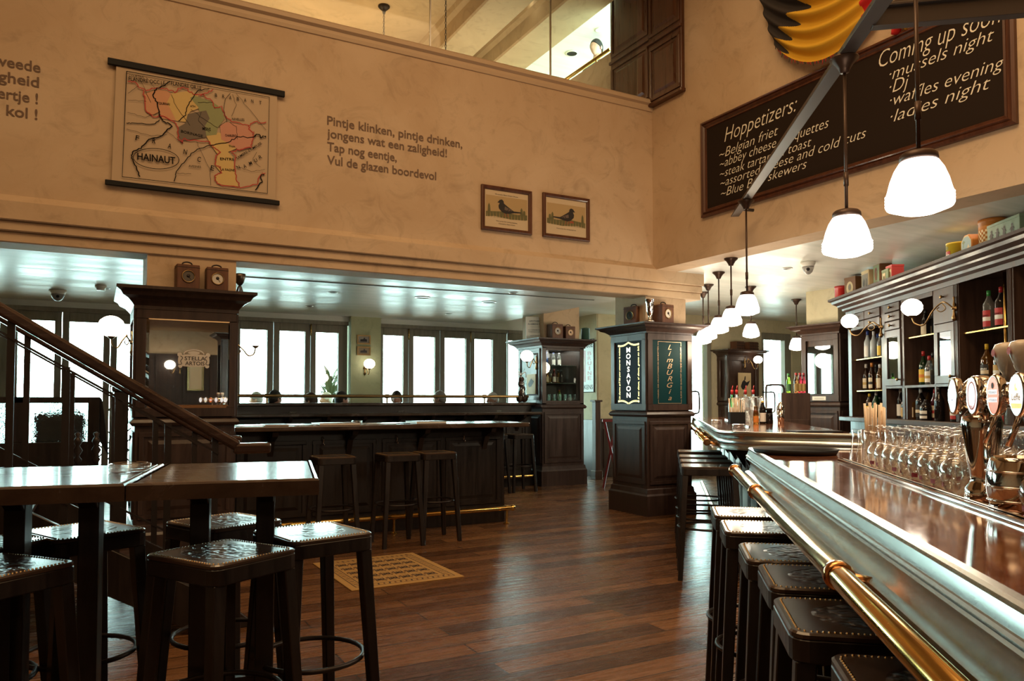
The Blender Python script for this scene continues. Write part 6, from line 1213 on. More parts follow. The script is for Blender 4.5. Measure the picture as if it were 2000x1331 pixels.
oc = [(0.092 * math.cos(PI / 8 + PI / 4 * i), 0.095 + 0.092 * math.sin(PI / 8 + PI / 4 * i)) for i in range(8)]; B().slab(oc, -0.06, 0.06).build('tin_body', TO, o, bevel=0.006)
b = B(); e8 = lambda k, y: [(x * k, y, 0.095 + (z - 0.095) * k) for x, z in oc]; b.add(e8(0.9, -0.0615), [tuple(range(8))], 0); b.add(e8(0.8, -0.062), [tuple(range(8))], 1); b.add([(x, -0.0625, z) for x, z in ((-0.07, 0.06), (0.07, 0.06), (0.05, 0.035), (-0.05, 0.035))], [(0, 1, 2, 3)], 2); b.add([(x, -0.0625, z) for x, z in ((-0.045, 0.08), (-0.035, 0.08), (-0.03, 0.11), (-0.01, 0.125), (-0.04, 0.14), (-0.06, 0.12), (-0.04, 0.11))], [tuple(range(7))], 3); b.add([(x, -0.0625, z) for x, z in ((0.01, 0.065), (0.06, 0.065), (0.035, 0.10))], [(0, 1, 2)], 0); b.build('printed_picture', [TC, TBL, TG, TGN], o)
o = thing('tin_box', 'tall orange checked tin behind the octagonal one', 'tin', tin_at(1946, 0.16), RZB, 'old tins along the back bar cornice')
B().lathe([(0, 0), (0.10, 0), (0.10, 0.24), (0.103, 0.242), (0.103, 0.27), (0, 0.272)], 32).build('tin_body', TO, o); b = B(); n = 36
for k in range(9):
    for i in range(n):
        if (i + k) % 2: continue
        a0, a1 = 2 * PI * i / n, 2 * PI * (i + 1) / n; z = 0.015 + k * 0.019; b.add([(0.1008 * math.cos(a0), 0.1008 * math.sin(a0), z), (0.1008 * math.cos(a1), 0.1008 * math.sin(a1), z), (0.1008 * math.cos(a1), 0.1008 * math.sin(a1), z + 0.019), (0.1008 * math.cos(a0), 0.1008 * math.sin(a0), z + 0.019)], [(0, 1, 2, 3)])
b.build('check_pattern', TC, o)
o = boxtin('pale green biscuit tin with dark dancing figures, nearest end of the cornice', 1990, 0.14, 0.42, 0.18, 0.19, [TPG, TK], []); b = B()
for x, k in ((-0.15, 0), (-0.07, 1), (0.02, 2), (0.12, 0)):
    y = -0.0925; s = 1.0; b.add([(x + 0.011 * math.cos(a), y, 0.132 + 0.012 * math.sin(a)) for a in [2 * PI * i / 10 for i in range(10)]], [tuple(range(10))]); b.add([(x + u, y, z) for u, z in ((-0.012, 0.12), (0.012, 0.12), (0.016, 0.085), (-0.02, 0.08))], [(0, 1, 2, 3)])
    for a, c in (((-0.008, 0.085), (-0.02 + 0.012 * k, 0.045)), ((0.008, 0.085), (0.018, 0.05 - 0.01 * k)), ((-0.01, 0.115), (-0.03, 0.095 + 0.02 * k)), ((0.01, 0.115), (0.03, 0.10))): ribbon(b, [(x + a[0], y, a[1]), (x + c[0], y, c[1])], 0.007, (0, -1, 0))
b.build('printed_figures', TK, o)
# ------------------------------------------------------------------ lower counter: menus and papers
def paper(name, label, px, y, w, d, h, m, rz, cover=None):
    q = onY(px, 820, y); o = thing(name, label, 'menu', (q.x, y, CZ + 0.0005), rz, 'menus and papers on the lower counter'); B().box(-w / 2, w / 2, -d / 2, d / 2, 0.002, h - 0.002).build('pages', M_WHITE if h > 0.006 else m, o)
    b = B().box(-w / 2 - 0.003, w / 2 + 0.003, -d / 2 - 0.003, d / 2 + 0.003, h - 0.003, h); b.box(-w / 2 - 0.003, w / 2 + 0.003, -d / 2 - 0.003, d / 2 + 0.003, 0, 0.003); b.build('cover', m, o); return o
ML = smat('menu_leather', (0.10, 0.035, 0.02), 0.45); MD = smat('menu_dark', (0.04, 0.025, 0.02), 0.4); MGZ = smat('magazine_cover', (0.35, 0.36, 0.38), 0.25)
paper('paper_sheets', 'white sheets at the pillar end of the lower counter', 492, 7.0, 0.26, 0.22, 0.006, M_WHITE, 0.1); paper('menu_folder', 'reddish-brown menu folder next to the white sheets', 536, 6.98, 0.20, 0.28, 0.014, ML, -0.05); paper('menu_folder', 'flat brown menu sheet left of the thick folder', 590, 7.0, 0.24, 0.26, 0.006, smat('menu_tan', (0.22, 0.12, 0.06), 0.4), 0.25)
paper('menu_folder', 'thick tan menu folder in the middle of the lower counter', 656, 6.99, 0.38, 0.26, 0.02, smat('menu_tan', (0.22, 0.12, 0.06), 0.4), 0.04); paper('magazine', 'glossy magazine lying askew on the lower counter', 745, 7.0, 0.27, 0.22, 0.008, MGZ, -0.35); paper('magazine', 'second magazine overlapping the middle of the lower counter\'s right half', 776, 7.03, 0.16, 0.20, 0.006, MD, 0.2) ; paper('menu_folder', 'dark thick menu folder near the right end of the lower counter', 832, 6.99, 0.32, 0.26, 0.024, MD, 0.06)
# bagged chocolate figure on the tall counter
q = onY(1020, 787, 9.95); t = thing('gift_bag', 'clear ribbon-tied bag with stacked chocolate balls on the tall counter', 'gift bag', (q.x, 9.98, 1.2405))
for i, (z, k, x) in enumerate(((0.055, 0.055, -0.03), (0.06, 0.058, 0.05), (0.14, 0.055, 0.0), (0.21, 0.05, 0.015), (0.285, 0.052, -0.005), (0.35, 0.045, 0.0))): B().ball((x, 0, z), k, 14).build('chocolate', smat('chocolate', (0.05, 0.02, 0.012), 0.35), t)
b = B(); b.lathe([(0, 0.0), (0.10, 0.002), (0.11, 0.03), (0.085, 0.12), (0.075, 0.25), (0.085, 0.33), (0.05, 0.40), (0.016, 0.43), (0.03, 0.47), (0.06, 0.51)], 18); b.v = [(x + rnd.uniform(-0.007, 0.007), y * 0.8 + rnd.uniform(-0.007, 0.007), z) for x, y, z in b.v]; b.build('cellophane', M_GLASSTHIN, t)
b = B().tube([(0.018 * math.cos(a), 0.018 * math.sin(a), 0.43) for a in [2 * PI * i / 12 for i in range(12)]], 0.007, 6, True); b.tube(smooth_path([(0, 0, 0.43), (-0.06, -0.02, 0.47), (-0.05, -0.02, 0.42), (0, -0.02, 0.43), (0.06, -0.02, 0.46), (0.07, -0.02, 0.38)], 4), 0.006, 6); b.build('ribbon', smat('ribbon', (0.7, 0.66, 0.6)), t)
t = thing('bird_picture', 'small cream picture on the side of the display pillar behind the gift bag', 'picture', (5.785, 9.95, 1.52)); B().box(-0.012, 0.0, -0.13, 0.13, -0.15, 0.15).build('sheet', MATS['cream_poster'], t); b = B()
b.add([(-0.0126, -u, z) for u, z in ((-0.09, 0.0), (0.0, 0.09), (0.09, 0.04), (0.02, -0.03), (-0.05, -0.05))], [tuple(range(5))]); b.build('printed_shape', MATS['print_dark'], t)
# enamel sign in the passage
WX = atD(1168, 700, 12.6).x - 0.024; ys = onX(1161, 715, WX).y; zt_, zb_ = onX(1158, 662, WX).z, onX(1158, 767, WX).z; sw = 0.62
t = thing('enamel_sign', 'red and white enamel sign with upright red letters in the passage behind the display pillar', 'sign', (WX, ys + sw / 2, (zt_ + zb_) / 2)); hz = (zt_ - zb_) / 2; hw = sw / 2
B().box(-0.012, 0.0, -hw, hw, -hz, hz).build('plate', M_INK, t, bevel=0.004)
b = B(); X_ = -0.013
def rect(a, c, e, g, m, l=0.0): b.add([(X_ - l, a, e), (X_ - l, c, e), (X_ - l, c, g), (X_ - l, a, g)], [(0, 1, 2, 3)], m)
rect(-hw + 0.012, hw - 0.012, -hz + 0.012, hz - 0.012, 0); rect(-0.07, hw - 0.03, -hz + 0.18, hz - 0.19, 1, 0.0008)
b.add([(X_ - 0.0016, 0.07 + 0.10 * math.cos(a), 0.05 + 0.22 * math.sin(a)) for a in [2 * PI * i / 20 for i in range(20)]], [tuple(range(20))], 2)
text(b, 'BELHOUSE', (X_ - 0.001, hw - 0.03, hz - 0.14), (0, -1, 0), 0.085, sw - 0.06, m=3); text(b, 'DE SIEKENS', (X_ - 0.001, hw - 0.03, -hz + 0.055), (0, -1, 0), 0.075, sw - 0.06, m=3)
n6 = 'BRUINE'; st = (2 * hz - 0.40) / 6
for i, ch in enumerate(n6): text(b, ch, (X_ - 0.001, -hw / 2 - 0.03, hz - 0.20 - st * (i + 0.86)), (0, -1, 0), st * 0.74, 0.11 if ch != 'I' else 0.035, m=1, align='C', offset=0.02)
b.build('sign_face', [smat('sign_white', (0.52, 0.53, 0.50), 0.35), smat('sign_red', (0.30, 0.012, 0.008), 0.35), smat('sign_yellow', (0.7, 0.5, 0.2), 0.3), M_INK], t)
PP = onZ(1165, 905, 0.0); o = thing('newel_post', 'slim dark wooden post with a cap in the passage beside the display pillar', 'post', (atD(1165, 880, 12.3).x, atD(1165, 880, 12.3).y, 0)); B().box(-0.05, 0.05, -0.05, 0.05, 0, 1.25).build('shaft', M_CABW, o, bevel=0.004); B().box(-0.075, 0.075, -0.075, 0.075, 1.25, 1.28).build('cap', M_CABW, o, bevel=0.006); B().box(-0.07, 0.07, -0.07, 0.07, 0, 0.14).build('foot', M_CABW, o, bevel=0.006)
q = atD(1193, 900, 11.0); o = thing('easel', 'dark red folding easel standing behind the sign pillar', 'easel', (q.x, q.y, 0), -YAW)
for a, c in (((-0.09, 0, 0.98), (0.12, -0.05, 0)), ((0.09, 0.02, 0.98), (-0.10, 0.08, 0))): B().bar(a, c, 0.03, 0.03).build('leg', smat('easel_red', (0.13, 0.015, 0.018), 0.4), o)
B().bar((-0.12, 0, 0.98), (0.12, 0, 0.98), 0.035, 0.035).build('crossbar', MATS['easel_red'], o)
# two small pictures on the window pier
for cy, h2, m, lb in ((664, 19, smat('grey_photo', (0.33, 0.30, 0.26)), 'small gilt-framed grey photo on the window pier, the upper one'), (686, 18, smat('sepia_photo', (0.20, 0.15, 0.09)), 'small dark-framed sepia photo on the window pier, below the gilt one')):
    a, c = onY(697, cy - h2 / 2, YW - 0.12), onY(723, cy + h2 / 2, YW - 0.12); t = thing('framed_photo', lb, 'framed picture', ((a.x + c.x) / 2, YW - 0.12, (a.z + c.z) / 2), 0, 'small photos on the window pier'); w, h = (c.x - a.x) / 2, (a.z - c.z) / 2
    b = B()
    for u0, u1, v0, v1 in ((-w, w, -h, -h + 0.02), (-w, w, h - 0.02, h), (-w, -w + 0.02, -h + 0.02, h - 0.02), (w - 0.02, w, -h + 0.02, h - 0.02)): b.box(u0, u1, -0.02, -0.001, v0, v1)
    b.build('frame', M_OLDBRASS if 'gilt' in lb else M_PICF, t); b = B(); b.add([(-w, -0.006, -h), (w, -0.006, -h), (w, -0.006, h), (-w, -0.006, h)], [(0, 1, 2, 3)], 0); b.add([(u * w, -0.007, v * h) for u, v in ((-0.5, -0.4), (0.5, -0.4), (0.5, 0.1), (0.25, 0.15), (0.1, 0.55), (-0.05, 0.15), (-0.5, 0.05))], [tuple(range(7))], 1); b.build('photo', [m, MATS['print_dark']], t)
for px, w, lb in ((1440, 0.17, 'small old crate on top of the far panelled pillar, left one'), (1466, 0.20, 'small old crate on top of the far panelled pillar, right one')):
    q = onY(px, 676, 9.6); t = thing('crate', lb, 'crate', (q.x, 9.6, 2.1405)); B().box(-w / 2, w / 2, -0.08, 0.08, 0, 0.15).build('crate_body', M_BOXW, t, bevel=0.003)
    for z in (0.03, 0.075, 0.12): B().box(-w / 2 - 0.004, w / 2 + 0.004, -0.086, -0.08, z - 0.016, z + 0.016).build('slat', M_CABW, t)
# framed notice on rear wall (mirror reflection)
t = thing('framed_notice', 'gilt-framed paper notice on the rear panelling, seen in the big mirror', 'framed picture', (1.80, -3.935, 1.75), PI); b = B()
for u0, u1, v0, v1 in ((-0.16, 0.16, -0.27, -0.24), (-0.16, 0.16, 0.24, 0.27), (-0.16, -0.13, -0.24, 0.24), (0.13, 0.16, -0.24, 0.24)): b.box(u0, u1, -0.025, 0.0, v0, v1)
b.build('frame', M_OLDBRASS, t); B().box(-0.14, 0.14, -0.008, 0, -0.25, 0.25).build('notice', smat('notice_paper', (0.6, 0.52, 0.36)), t)
t = pillar('panelled_pillar', 'dark wood pillar behind the camera, seen in the big mirror', 1.98, 2.42, -1.9, -1.45, 2.5, 1.2, None, ZR, M_WOOD)
# ------------------------------------------------------------------ left: etched-glass booth screen, booth post, armchair, trellis
XB0, XB1 = onY(-60, 800, 7.25).x, onY(195, 800, 7.25).x
t = thing('booth_screen', 'dark-framed booth screen with hammered glass, behind the stairs', 'screen', (XB1, 7.25, 0)); w = XB1 - XB0 + 1.5
zt_, zb_ = onY(180, 776, 7.25).z, 0.93; b = B(); x1 = onY(172, 800, 7.25).x - XB1; x2 = onY(62, 800, 7.25).x - XB1; x3 = onY(18, 800, 7.25).x - XB1
b.box(-w, 0, -0.025, 0.025, zt_ - 0.05, zt_); b.box(-w, 0, -0.025, 0.025, 0, zb_); b.box(x1, 0, -0.03, 0.03, 0, zt_ + 0.0); b.box(x3, x2 - 0.02, -0.025, 0.025, zb_, zt_); b.box(x3 - 1.1, x3 - 1.0, -0.025, 0.025, zb_, zt_); b.build('frame', M_BLACKW, t, bevel=0.004)
B().box(x2 - 0.02, x1, -0.005, 0.005, zb_, zt_ - 0.05).build('glass', M_ETCH, t); B().box(x3 - 1.0, x3, -0.005, 0.005, zb_, zt_ - 0.05).build('glass', M_ETCH, t)
b = B().slab([(0, zb_), (0.03, zb_ - 0.05), (0.07, 0.80), (0.035, zt_ - 0.15), (0.015, zt_ - 0.02), (0, zt_)], 0.03, 0.36); b.build('end_scroll', M_BLACKW, t, bevel=0.004)
t = thing('padded_chair', 'dark padded chair blurred behind the hammered glass', 'chair', (onY(118, 800, 7.9).x, 8.05, 0)); L_ = smat('dark_upholstery', (0.03, 0.025, 0.022), 0.5)
B().box(-0.205, 0.205, -0.18, -0.04, 0.87, 1.165).build('backrest', L_, t, bevel=0.05, seg=3)
for sx in (-0.17, 0.17): B().box(sx - 0.02, sx + 0.02, -0.13, -0.09, 0.44, 0.90).build('back_post', M_BLACKW, t)
B().box(-0.25, 0.25, -0.16, 0.36, 0.28, 0.46).build('seat', L_, t, bevel=0.04, seg=3)
for sx in (-0.21, 0.21):
    for sy in (-0.12, 0.31): B().frustum((sx, sy, 0), (sx, sy, 0.31), 0.05, 0.06).build('leg', M_BLACKW, t)
t = thing('booth_post', 'square dark post standing against the left side of the mirror pillar', 'post', (0.165, 6.66, 0)); B().box(-0.05, 0.05, -0.06, 0.5, 0, 1.34).build('shaft', M_BLACKW, t, bevel=0.004); B().box(-0.065, 0.065, -0.075, 0.515, 1.34, 1.39).build('cap', M_BLACKW, t, bevel=0.008)
x0, x1 = onY(215, 830, YW + 0.8).x, onY(245, 830, YW + 0.8).x; t = thing('trellis', 'dark diamond trellis outside the window left of the mirror pillar', 'trellis', ((x0 + x1) / 2, YW + 0.8, 0)); b = B(); w = (x1 - x0) / 2 + 0.3
for k in range(-4, 10):
    for s_ in (-1, 1):
        z0 = 0.15 * k; pts = [(s_ * -w, 0.01 * s_, z0), (s_ * w, 0.01 * s_, z0 + 2 * w)]; (xa, ya_, za), (xc, yc_, zc2) = pts
        if za < -0.02 or zc2 > 1.15: continue
        b.bar(pts[0], pts[1], 0.02, 0.03, up=(0, 1, 0))
b.box(-w, w, -0.02, 0.02, 1.12, 1.16); b.box(-w - 0.03, -w, -0.02, 0.02, -0.02, 1.16); b.box(w, w + 0.03, -0.02, 0.02, -0.02, 1.16); b.build('lattice', M_IRON, t)
# iron chair finials by the screen
q = onY(212, 905, 6.5) ; t = thing('iron_stand', 'black turned iron stand between the booth screen and the mirror pillar', 'iron stand', (-0.06, 6.48, 0), 0)
for dx in (-0.06, 0.06):
    B().lathe([(0, 0), (0.02, 0), (0.012, 0.08), (0.012, 0.80), (0.03, 0.83), (0.012, 0.86), (0.034, 0.90), (0.014, 0.935), (0.03, 0.965), (0.02, 0.99), (0.012, 1.0), (0.022, 1.025), (0, 1.04)], 12, (dx, 0, 0)).build('turned_bar', M_IRON, t)
B().box(-0.08, 0.08, -0.01, 0.01, 0.2, 0.22).build('stretcher', M_IRON, t)
# ------------------------------------------------------------------ people on the bench by the windows
t = thing('bench', 'long dark bench against the windows behind the tall counter', 'bench', (0, 10.95, 0)); B().box(0.9, 5.7, -0.22, 0.22, 0.42, 0.47).build('seat', M_WOODH, t, bevel=0.006)
for x in (1.1, 2.6, 4.1, 5.5): B().box(x - 0.03, x + 0.03, -0.2, 0.2, 0, 0.42).build('leg', M_WOODH, t)
t = thing('bench', 'plain bench on the terrace outside the left-hand windows', 'bench', (0, 12.92, -0.02)); B().box(1.0, 3.6, -0.22, 0.22, 0.44, 0.49).build('seat', M_WOODH, t, bevel=0.006)
for x in (1.2, 2.3, 3.4): B().box(x - 0.03, x + 0.03, -0.2, 0.2, 0, 0.44).build('leg', M_WOODH, t)
def skin(name, verts, edges, radii, m, parent, lv=2):
    me = bpy.data.meshes.new(name); me.from_pydata([tuple(v) for v in verts], edges, []); me.materials.append(m); o = bpy.data.objects.new(name, me); COL.objects.link(o); o.parent = parent
    md = o.modifiers.new('skin', 'SKIN'); md.use_smooth_shade = True
    sv = me.skin_vertices[0].data
    for i, r_ in enumerate(radii): sv[i].radius = (r_ if isinstance(r_, tuple) else (r_, r_)); sv[i].use_root = (i == 0)
    s_ = o.modifiers.new('sub', 'SUBSURF'); s_.levels = lv; s_.render_levels = lv; return o
def head_mesh(parent, c, face, k=1.0):
    """head facing angle `face` (about z) with brow, nose, mouth, chin and ears"""
    b = B(Matrix.Translation(c) @ Matrix.Rotation(face, 4, 'Z') @ Matrix.Scale(k, 4)); n, m_ = 18, 14; vs = []
    def rad(th, ph):
        x, y, z = math.cos(th) * math.cos(ph), math.sin(th) * math.cos(ph), math.sin(ph); fx_ = max(0, x); r_ = 1.0
        p_ = Vector((0.098 * x, 0.076 * y, 0.118 * z))
        if z < 0: p_.y *= 1 + 0.32 * z; p_.x += 0.012 * fx_ * -z
        def g(cy, cz, sy, sz): return math.exp(-((y - cy) / sy) ** 2 - ((z - cz) / sz) ** 2) * (1 if x > 0 else 0)
        p_.x += 0.026 * g(0, -0.22, 0.16, 0.20) - 0.010 * (g(0.36, 0.02, 0.2, 0.14) + g(-0.36, 0.02, 0.2, 0.14)) + 0.006 * g(0, 0.2, 0.6, 0.12) + 0.007 * g(0, -0.62, 0.3, 0.08) + 0.012 * g(0, -0.86, 0.3, 0.15); return p_
    b.grid(lambda u, v: rad(2 * PI * u, -PI / 2 + PI * v), 28, 18)
    for s_ in (-1, 1): b.grid(lambda u, v: Vector((-0.008 + 0.022 * math.cos(2 * PI * u) * math.sin(PI * v), s_ * (0.076 + 0.012 * math.cos(PI * v)), -0.01 + 0.034 * math.sin(2 * PI * u) * math.sin(PI * v))), 8, 5)
    return b
def person(label, px, hface, hair, shirt, ztop=1.42, y=10.93,  standing=False, group='people seated by the windows', bald=False):
    q = onY(px, 775, y); t = thing('person', label, 'person', (q.x, y, 0), 0, group); face = hface if standing else -PI / 2; hz = ztop - 0.118; f = Vector((math.cos(face), math.sin(face), 0)); s = Vector((-f.y, f.x, 0)); up = Vector((0, 0, 1))
    if standing: hip = 0.90; kn = [s * 0.10 * sg + f * 0.02 + up * 0.48 for sg in (1, -1)]; an = [s * 0.10 * sg + up * 0.07 for sg in (1, -1)]
    else: hip = 0.56; kn = [s * 0.11 * sg + f * 0.42 + up * 0.53 for sg in (1, -1)]; an = [s * 0.11 * sg + f * 0.40 + up * 0.08 for sg in (1, -1)]
    sh = hz - 0.235; P = [up * hip, up * (hip + (sh - hip) * 0.45), up * (sh - 0.04), up * (sh + 0.05), up * (hz - 0.10), up * (hz - 0.03)]; E = [(0, 1), (1, 2), (2, 3), (3, 4), (4, 5)]; Rr = [(0.15, 0.11), (0.135, 0.10), (0.15, 0.095), 0.065, 0.052, 0.05]
    for sg in (1, -1):
        i = len(P); P += [s * 0.17 * sg + up * (sh - 0.02), s * 0.21 * sg + f * 0.05 + up * (sh - 0.28), s * 0.13 * sg + f * 0.28 + up * (sh - 0.36), s * 0.08 * sg + f * 0.36 + up * (sh - 0.35)]; E += [(2, i), (i, i + 1), (i + 1, i + 2), (i + 2, i + 3)]; Rr += [0.062, 0.046, 0.033, 0.034]
    for j, sg in enumerate((1, -1)):
        i = len(P); P += [s * 0.10 * sg + up * (hip - 0.02) + f * 0.03, kn[j], an[j], an[j] + f * 0.13 - up * 0.035]; E += [(0, i), (i, i + 1), (i + 1, i + 2), (i + 2, i + 3)]; Rr += [0.085, 0.06, 0.042, 0.038]
    body = skin('body', P, E, Rr, M_SKIN, t); 
    cl = [0, 1, 2, 3] + list(range(6, 9)) + list(range(10, 13)); mp_ = {v: i for i, v in enumerate(cl)}
    skin('shirt', [P[v] for v in cl], [(mp_[a], mp_[c]) for a, c in E if a in mp_ and c in mp_], [tuple(x + 0.012 for x in (Rr[v] if isinstance(Rr[v], tuple) else (Rr[v], Rr[v]))) for v in cl], smat('shirt_' + shirt[0], shirt[1], 0.8), t)
    tr_ = [0] + list(range(14, 17)) + list(range(18, 21)); mp_ = {v: i for i, v in enumerate(tr_)}
    skin('trousers', [P[v] for v in tr_], [(mp_[a], mp_[c]) for a, c in E if a in mp_ and c in mp_], [tuple(x + 0.010 for x in (Rr[v] if isinstance(Rr[v], tuple) else (Rr[v], Rr[v]))) for v in tr_], smat('dark_trousers', (0.03, 0.03, 0.04), 0.8), t)
    hb = head_mesh(t, Vector((0, 0, hz)) + f * 0.015, hface); hb.build('head', M_SKIN, t)
    M_ = Matrix.Translation(Vector((0, 0, hz)) + f * 0.015) @ Matrix.Rotation(hface, 4, 'Z'); b = B(M_)
    def hp(u, v):
        th = 2 * PI * u; lim = (0.42 if abs(math.sin(th / 2)) < 0.45 else (0.05 if abs(math.sin(th / 2)) < 0.75 else -0.55)); lim = 0.45 - 1.05 * abs(math.sin(th / 2)) ** 1.5; ph = lim + (PI / 2 - lim) * v
        return Vector((0.106 * math.cos(th) * math.cos(ph) - 0.004, 0.086 * math.sin(th) * math.cos(ph), 0.128 * math.sin(ph)))
    b.grid(hp, 24, 10); o = b.build('hair', smat('hair_' + hair[0], hair[1], 0.6), t); md = o.modifiers.new('thick', 'SOLIDIFY'); md.thickness = 0.006
    return t
GH, DH, WH, BH = ('grey', (0.22, 0.21, 0.20)), ('dark', (0.012, 0.010, 0.009)), ('white', (0.62, 0.60, 0.58)), ('brown', (0.05, 0.025, 0.015))
person('grey-haired seated person, leftmost head above the tall counter', 500, PI * 0.9, GH, ('white', (0.6, 0.6, 0.6)), 1.41, 12.9); person('dark-haired seated person, second head from the mirror pillar', 537, 0.5, DH, ('brown', (0.12, 0.06, 0.04)), 1.415); person('seated person in a pale blue shirt, third head from the mirror pillar', 606, PI * 0.8, BH, ('pale_blue', (0.30, 0.42, 0.55)), 1.38)
person('fair-haired seated person in front of the yucca, left of the pair', 637, PI, WH, ('white', (0.6, 0.6, 0.6)), 1.41, 12.9); person('dark-haired seated person beside the window pier, right of the pair', 667, 0.2, DH, ('grey', (0.2, 0.2, 0.22)), 1.405); person('dark-haired seated person just right of the window pier', 774, PI * 1.3, DH, ('dark', (0.04, 0.04, 0.05)), 1.415)
person('grey-haired seated person in the middle of the right-hand windows', 858, PI * 0.75, GH, ('grey', (0.2, 0.2, 0.22)), 1.42); person('white-haired seated person in a blue shirt, last head before the gift bag', 961, PI * 1.05, WH, ('blue', (0.10, 0.20, 0.50)), 1.40)
q = atD(1166, 92, 10.3); t = person('person with dark hair standing in the upstairs gallery behind the brass handrail', 0, PI * 1.1, DH, ('grey', (0.2, 0.2, 0.22)), q.z + 0.10 - 4.3 + 0.0, 0, True, None); t.location = (q.x, q.y, 4.3)
struct(B().box(XR + 0.16, 9, 6.9, 13.8, 4.2, 4.3).build('floor_landing', M_UCEIL))
# ------------------------------------------------------------------ outside yucca plant and pot
q = onY(645, 780, YW + 2.3); t = thing('yucca_plant', 'spiky yucca plant outside the window beside the window pier', 'plant', (q.x, YW + 2.3, -0.02)); LF = smat('yucca_leaf', (0.16, 0.19, 0.10), 0.6); b = B(); r = random.Random(11)
for i in range(190):
    z = 0.7 + 1.0 * r.random(); a = r.uniform(0, 2 * PI); el = r.uniform(-0.2, 1.2); L_ = r.uniform(0.28, 0.5); d = Vector((math.cos(a) * math.cos(el), math.sin(a) * math.cos(el), math.sin(el))); s_ = d.cross(Vector((0, 0, 1))).normalized() * 0.034; p0 = Vector((0.02 * math.cos(a), 0.02 * math.sin(a), z)); p1 = p0 + d * L_ * 0.5; p2 = p0 + d * L_ - Vector((0, 0, 0.05))
    b.add([p0 - s_ * 0.5, p0 + s_ * 0.5, p1 + s_, p1 - s_, p2], [(0, 1, 2, 3), (3, 2, 4)])
b.build('leaves', LF, t); B().tube([(0, 0, 0.3), (0.02, 0, 1.0), (0, 0.01, 1.75)], [0.05, 0.045, 0.03], 8).build('trunk', smat('yucca_trunk', (0.2, 0.15, 0.1), 0.9), t); B().lathe([(0, 0), (0.16, 0), (0.22, 0.36), (0.2, 0.36), (0.19, 0.3), (0, 0.3)], 20).build('pot', smat('clay_pot', (0.3, 0.13, 0.08), 0.8), t)
# ------------------------------------------------------------------ rug
cr = [onZ(*p, 0.0) for p in ((670, 1158), (885, 1130), (825, 1080), (625, 1101))]; cc = (cr[0] + cr[1] + cr[2] + cr[3]) / 4; ex = ((cr[1] - cr[0]) + (cr[2] - cr[3])) / 2; ey = ((cr[3] - cr[0]) + (cr[2] - cr[1])) / 2; w, h = ex.length / 2, ey.length / 2
t = thing('rug', 'small yellow patterned rug on the plank floor', 'rug', (cc.x, cc.y, 0), math.atan2(ex.y, ex.x)); B().box(-w, w, -h, h, 0.0005, 0.008).build('mat', smat('rug_yellow', (0.40, 0.235, 0.075), 0.95), t, bevel=0.002)
b = B(); Z = 0.0086; up = (0, 0, 1)
def rl(x0, y0, x1, y1, wd=0.008, m=0): ribbon(b, [(x0, y0, Z), (x1, y1, Z)], wd, up, m)
for k in (0.05, 0.105): 
    for a in ((-w + k, -h + k, w - k, -h + k), (-w + k, h - k, w - k, h - k), (-w + k, -h + k, -w + k, h - k), (w - k, -h + k, w - k, h - k)): rl(*a, wd=0.006)
n = int(2 * w / 0.045)
for i in range(1, n):
    x = -w + 0.05 + i * (2 * w - 0.1) / n
    for sy in (-1, 1): rl(x, sy * (h - 0.06), x + 0.008, sy * (h - 0.095), 0.012, i % 2)
for i in range(1, int(2 * h / 0.045)):
    y = -h + 0.05 + i * 0.045
    if y > h - 0.06: break
    for sx in (-1, 1): rl(sx * (w - 0.06), y, sx * (w - 0.095), y + 0.008, 0.012, i % 2)
nx, ny = 6, 5; cw, chh = (2 * w - 0.25) / nx, (2 * h - 0.25) / ny
for i in range(nx):
    for j in range(ny):
        x = -w + 0.125 + (i + 0.5) * cw; y = -h + 0.125 + (j + 0.5) * chh; a, c = cw * 0.36, chh * 0.34
        for s_ in (-1, 1):
            rl(x - a, y + s_ * c * 0.7, x + a, y + s_ * c * 0.9, 0.007); rl(x + s_ * a, y - c, x + s_ * a * 0.8, y + c, 0.006); rl(x - a * 0.4 * s_, y - c * 0.4, x + a * 0.4 * s_, y + c * 0.4, 0.014); rl(x + s_ * a * 0.55, y - c * 0.5, x + s_ * a * 0.75, y + c * 0.3, 0.010)
        rl(x - a * 0.5, y, x + a * 0.5, y, 0.016, 0); rl(x - cw * 0.5, y - chh * 0.1, x - cw * 0.42, y + chh * 0.25, 0.012, 1)
b.build('woven_pattern', [smat('rug_dark', (0.05, 0.030, 0.025), 0.95), smat('rug_brown', (0.17, 0.08, 0.03), 0.95)], t)
# ------------------------------------------------------------------ ceiling fittings
def dome(label, px, py, z, r_=0.065):
    q = onZ(px, py, z); t = thing('dome_camera', label, 'security camera', (q.x, q.y, z)); B().lathe([(0, 0), (r_ * 1.15, 0), (r_ * 1.15, -0.02), (r_, -0.035), (r_ * 0.95, -0.05), (0, -0.05)], 20).build('housing', M_WHITE, t); B().lathe([(r_ * 0.92, -0.045), (r_ * 0.9, -0.07), (r_ * 0.62, -0.11), (r_ * 0.3, -0.128), (0, -0.132)], 20).build('dome', smat('camera_dome', (0.25, 0.25, 0.24), 0.2), t)
    d = (O - Vector((q.x, q.y, z))).normalized(); B().lathe([(0, 0.0), (0.018, 0.0), (0.016, 0.008), (0, 0.010)], 12, d * r_ * 0.9 + Vector((0, 0, -0.075)), d.to_track_quat('Z', 'Y').to_matrix()).build('lens', M_BLACK, t)
dome('white dome camera on the lounge ceiling above the stairs', 113, 567, ZL, 0.08); dome('white dome camera on the bar ceiling behind the pendant lamps', 1578, 512, ZR)
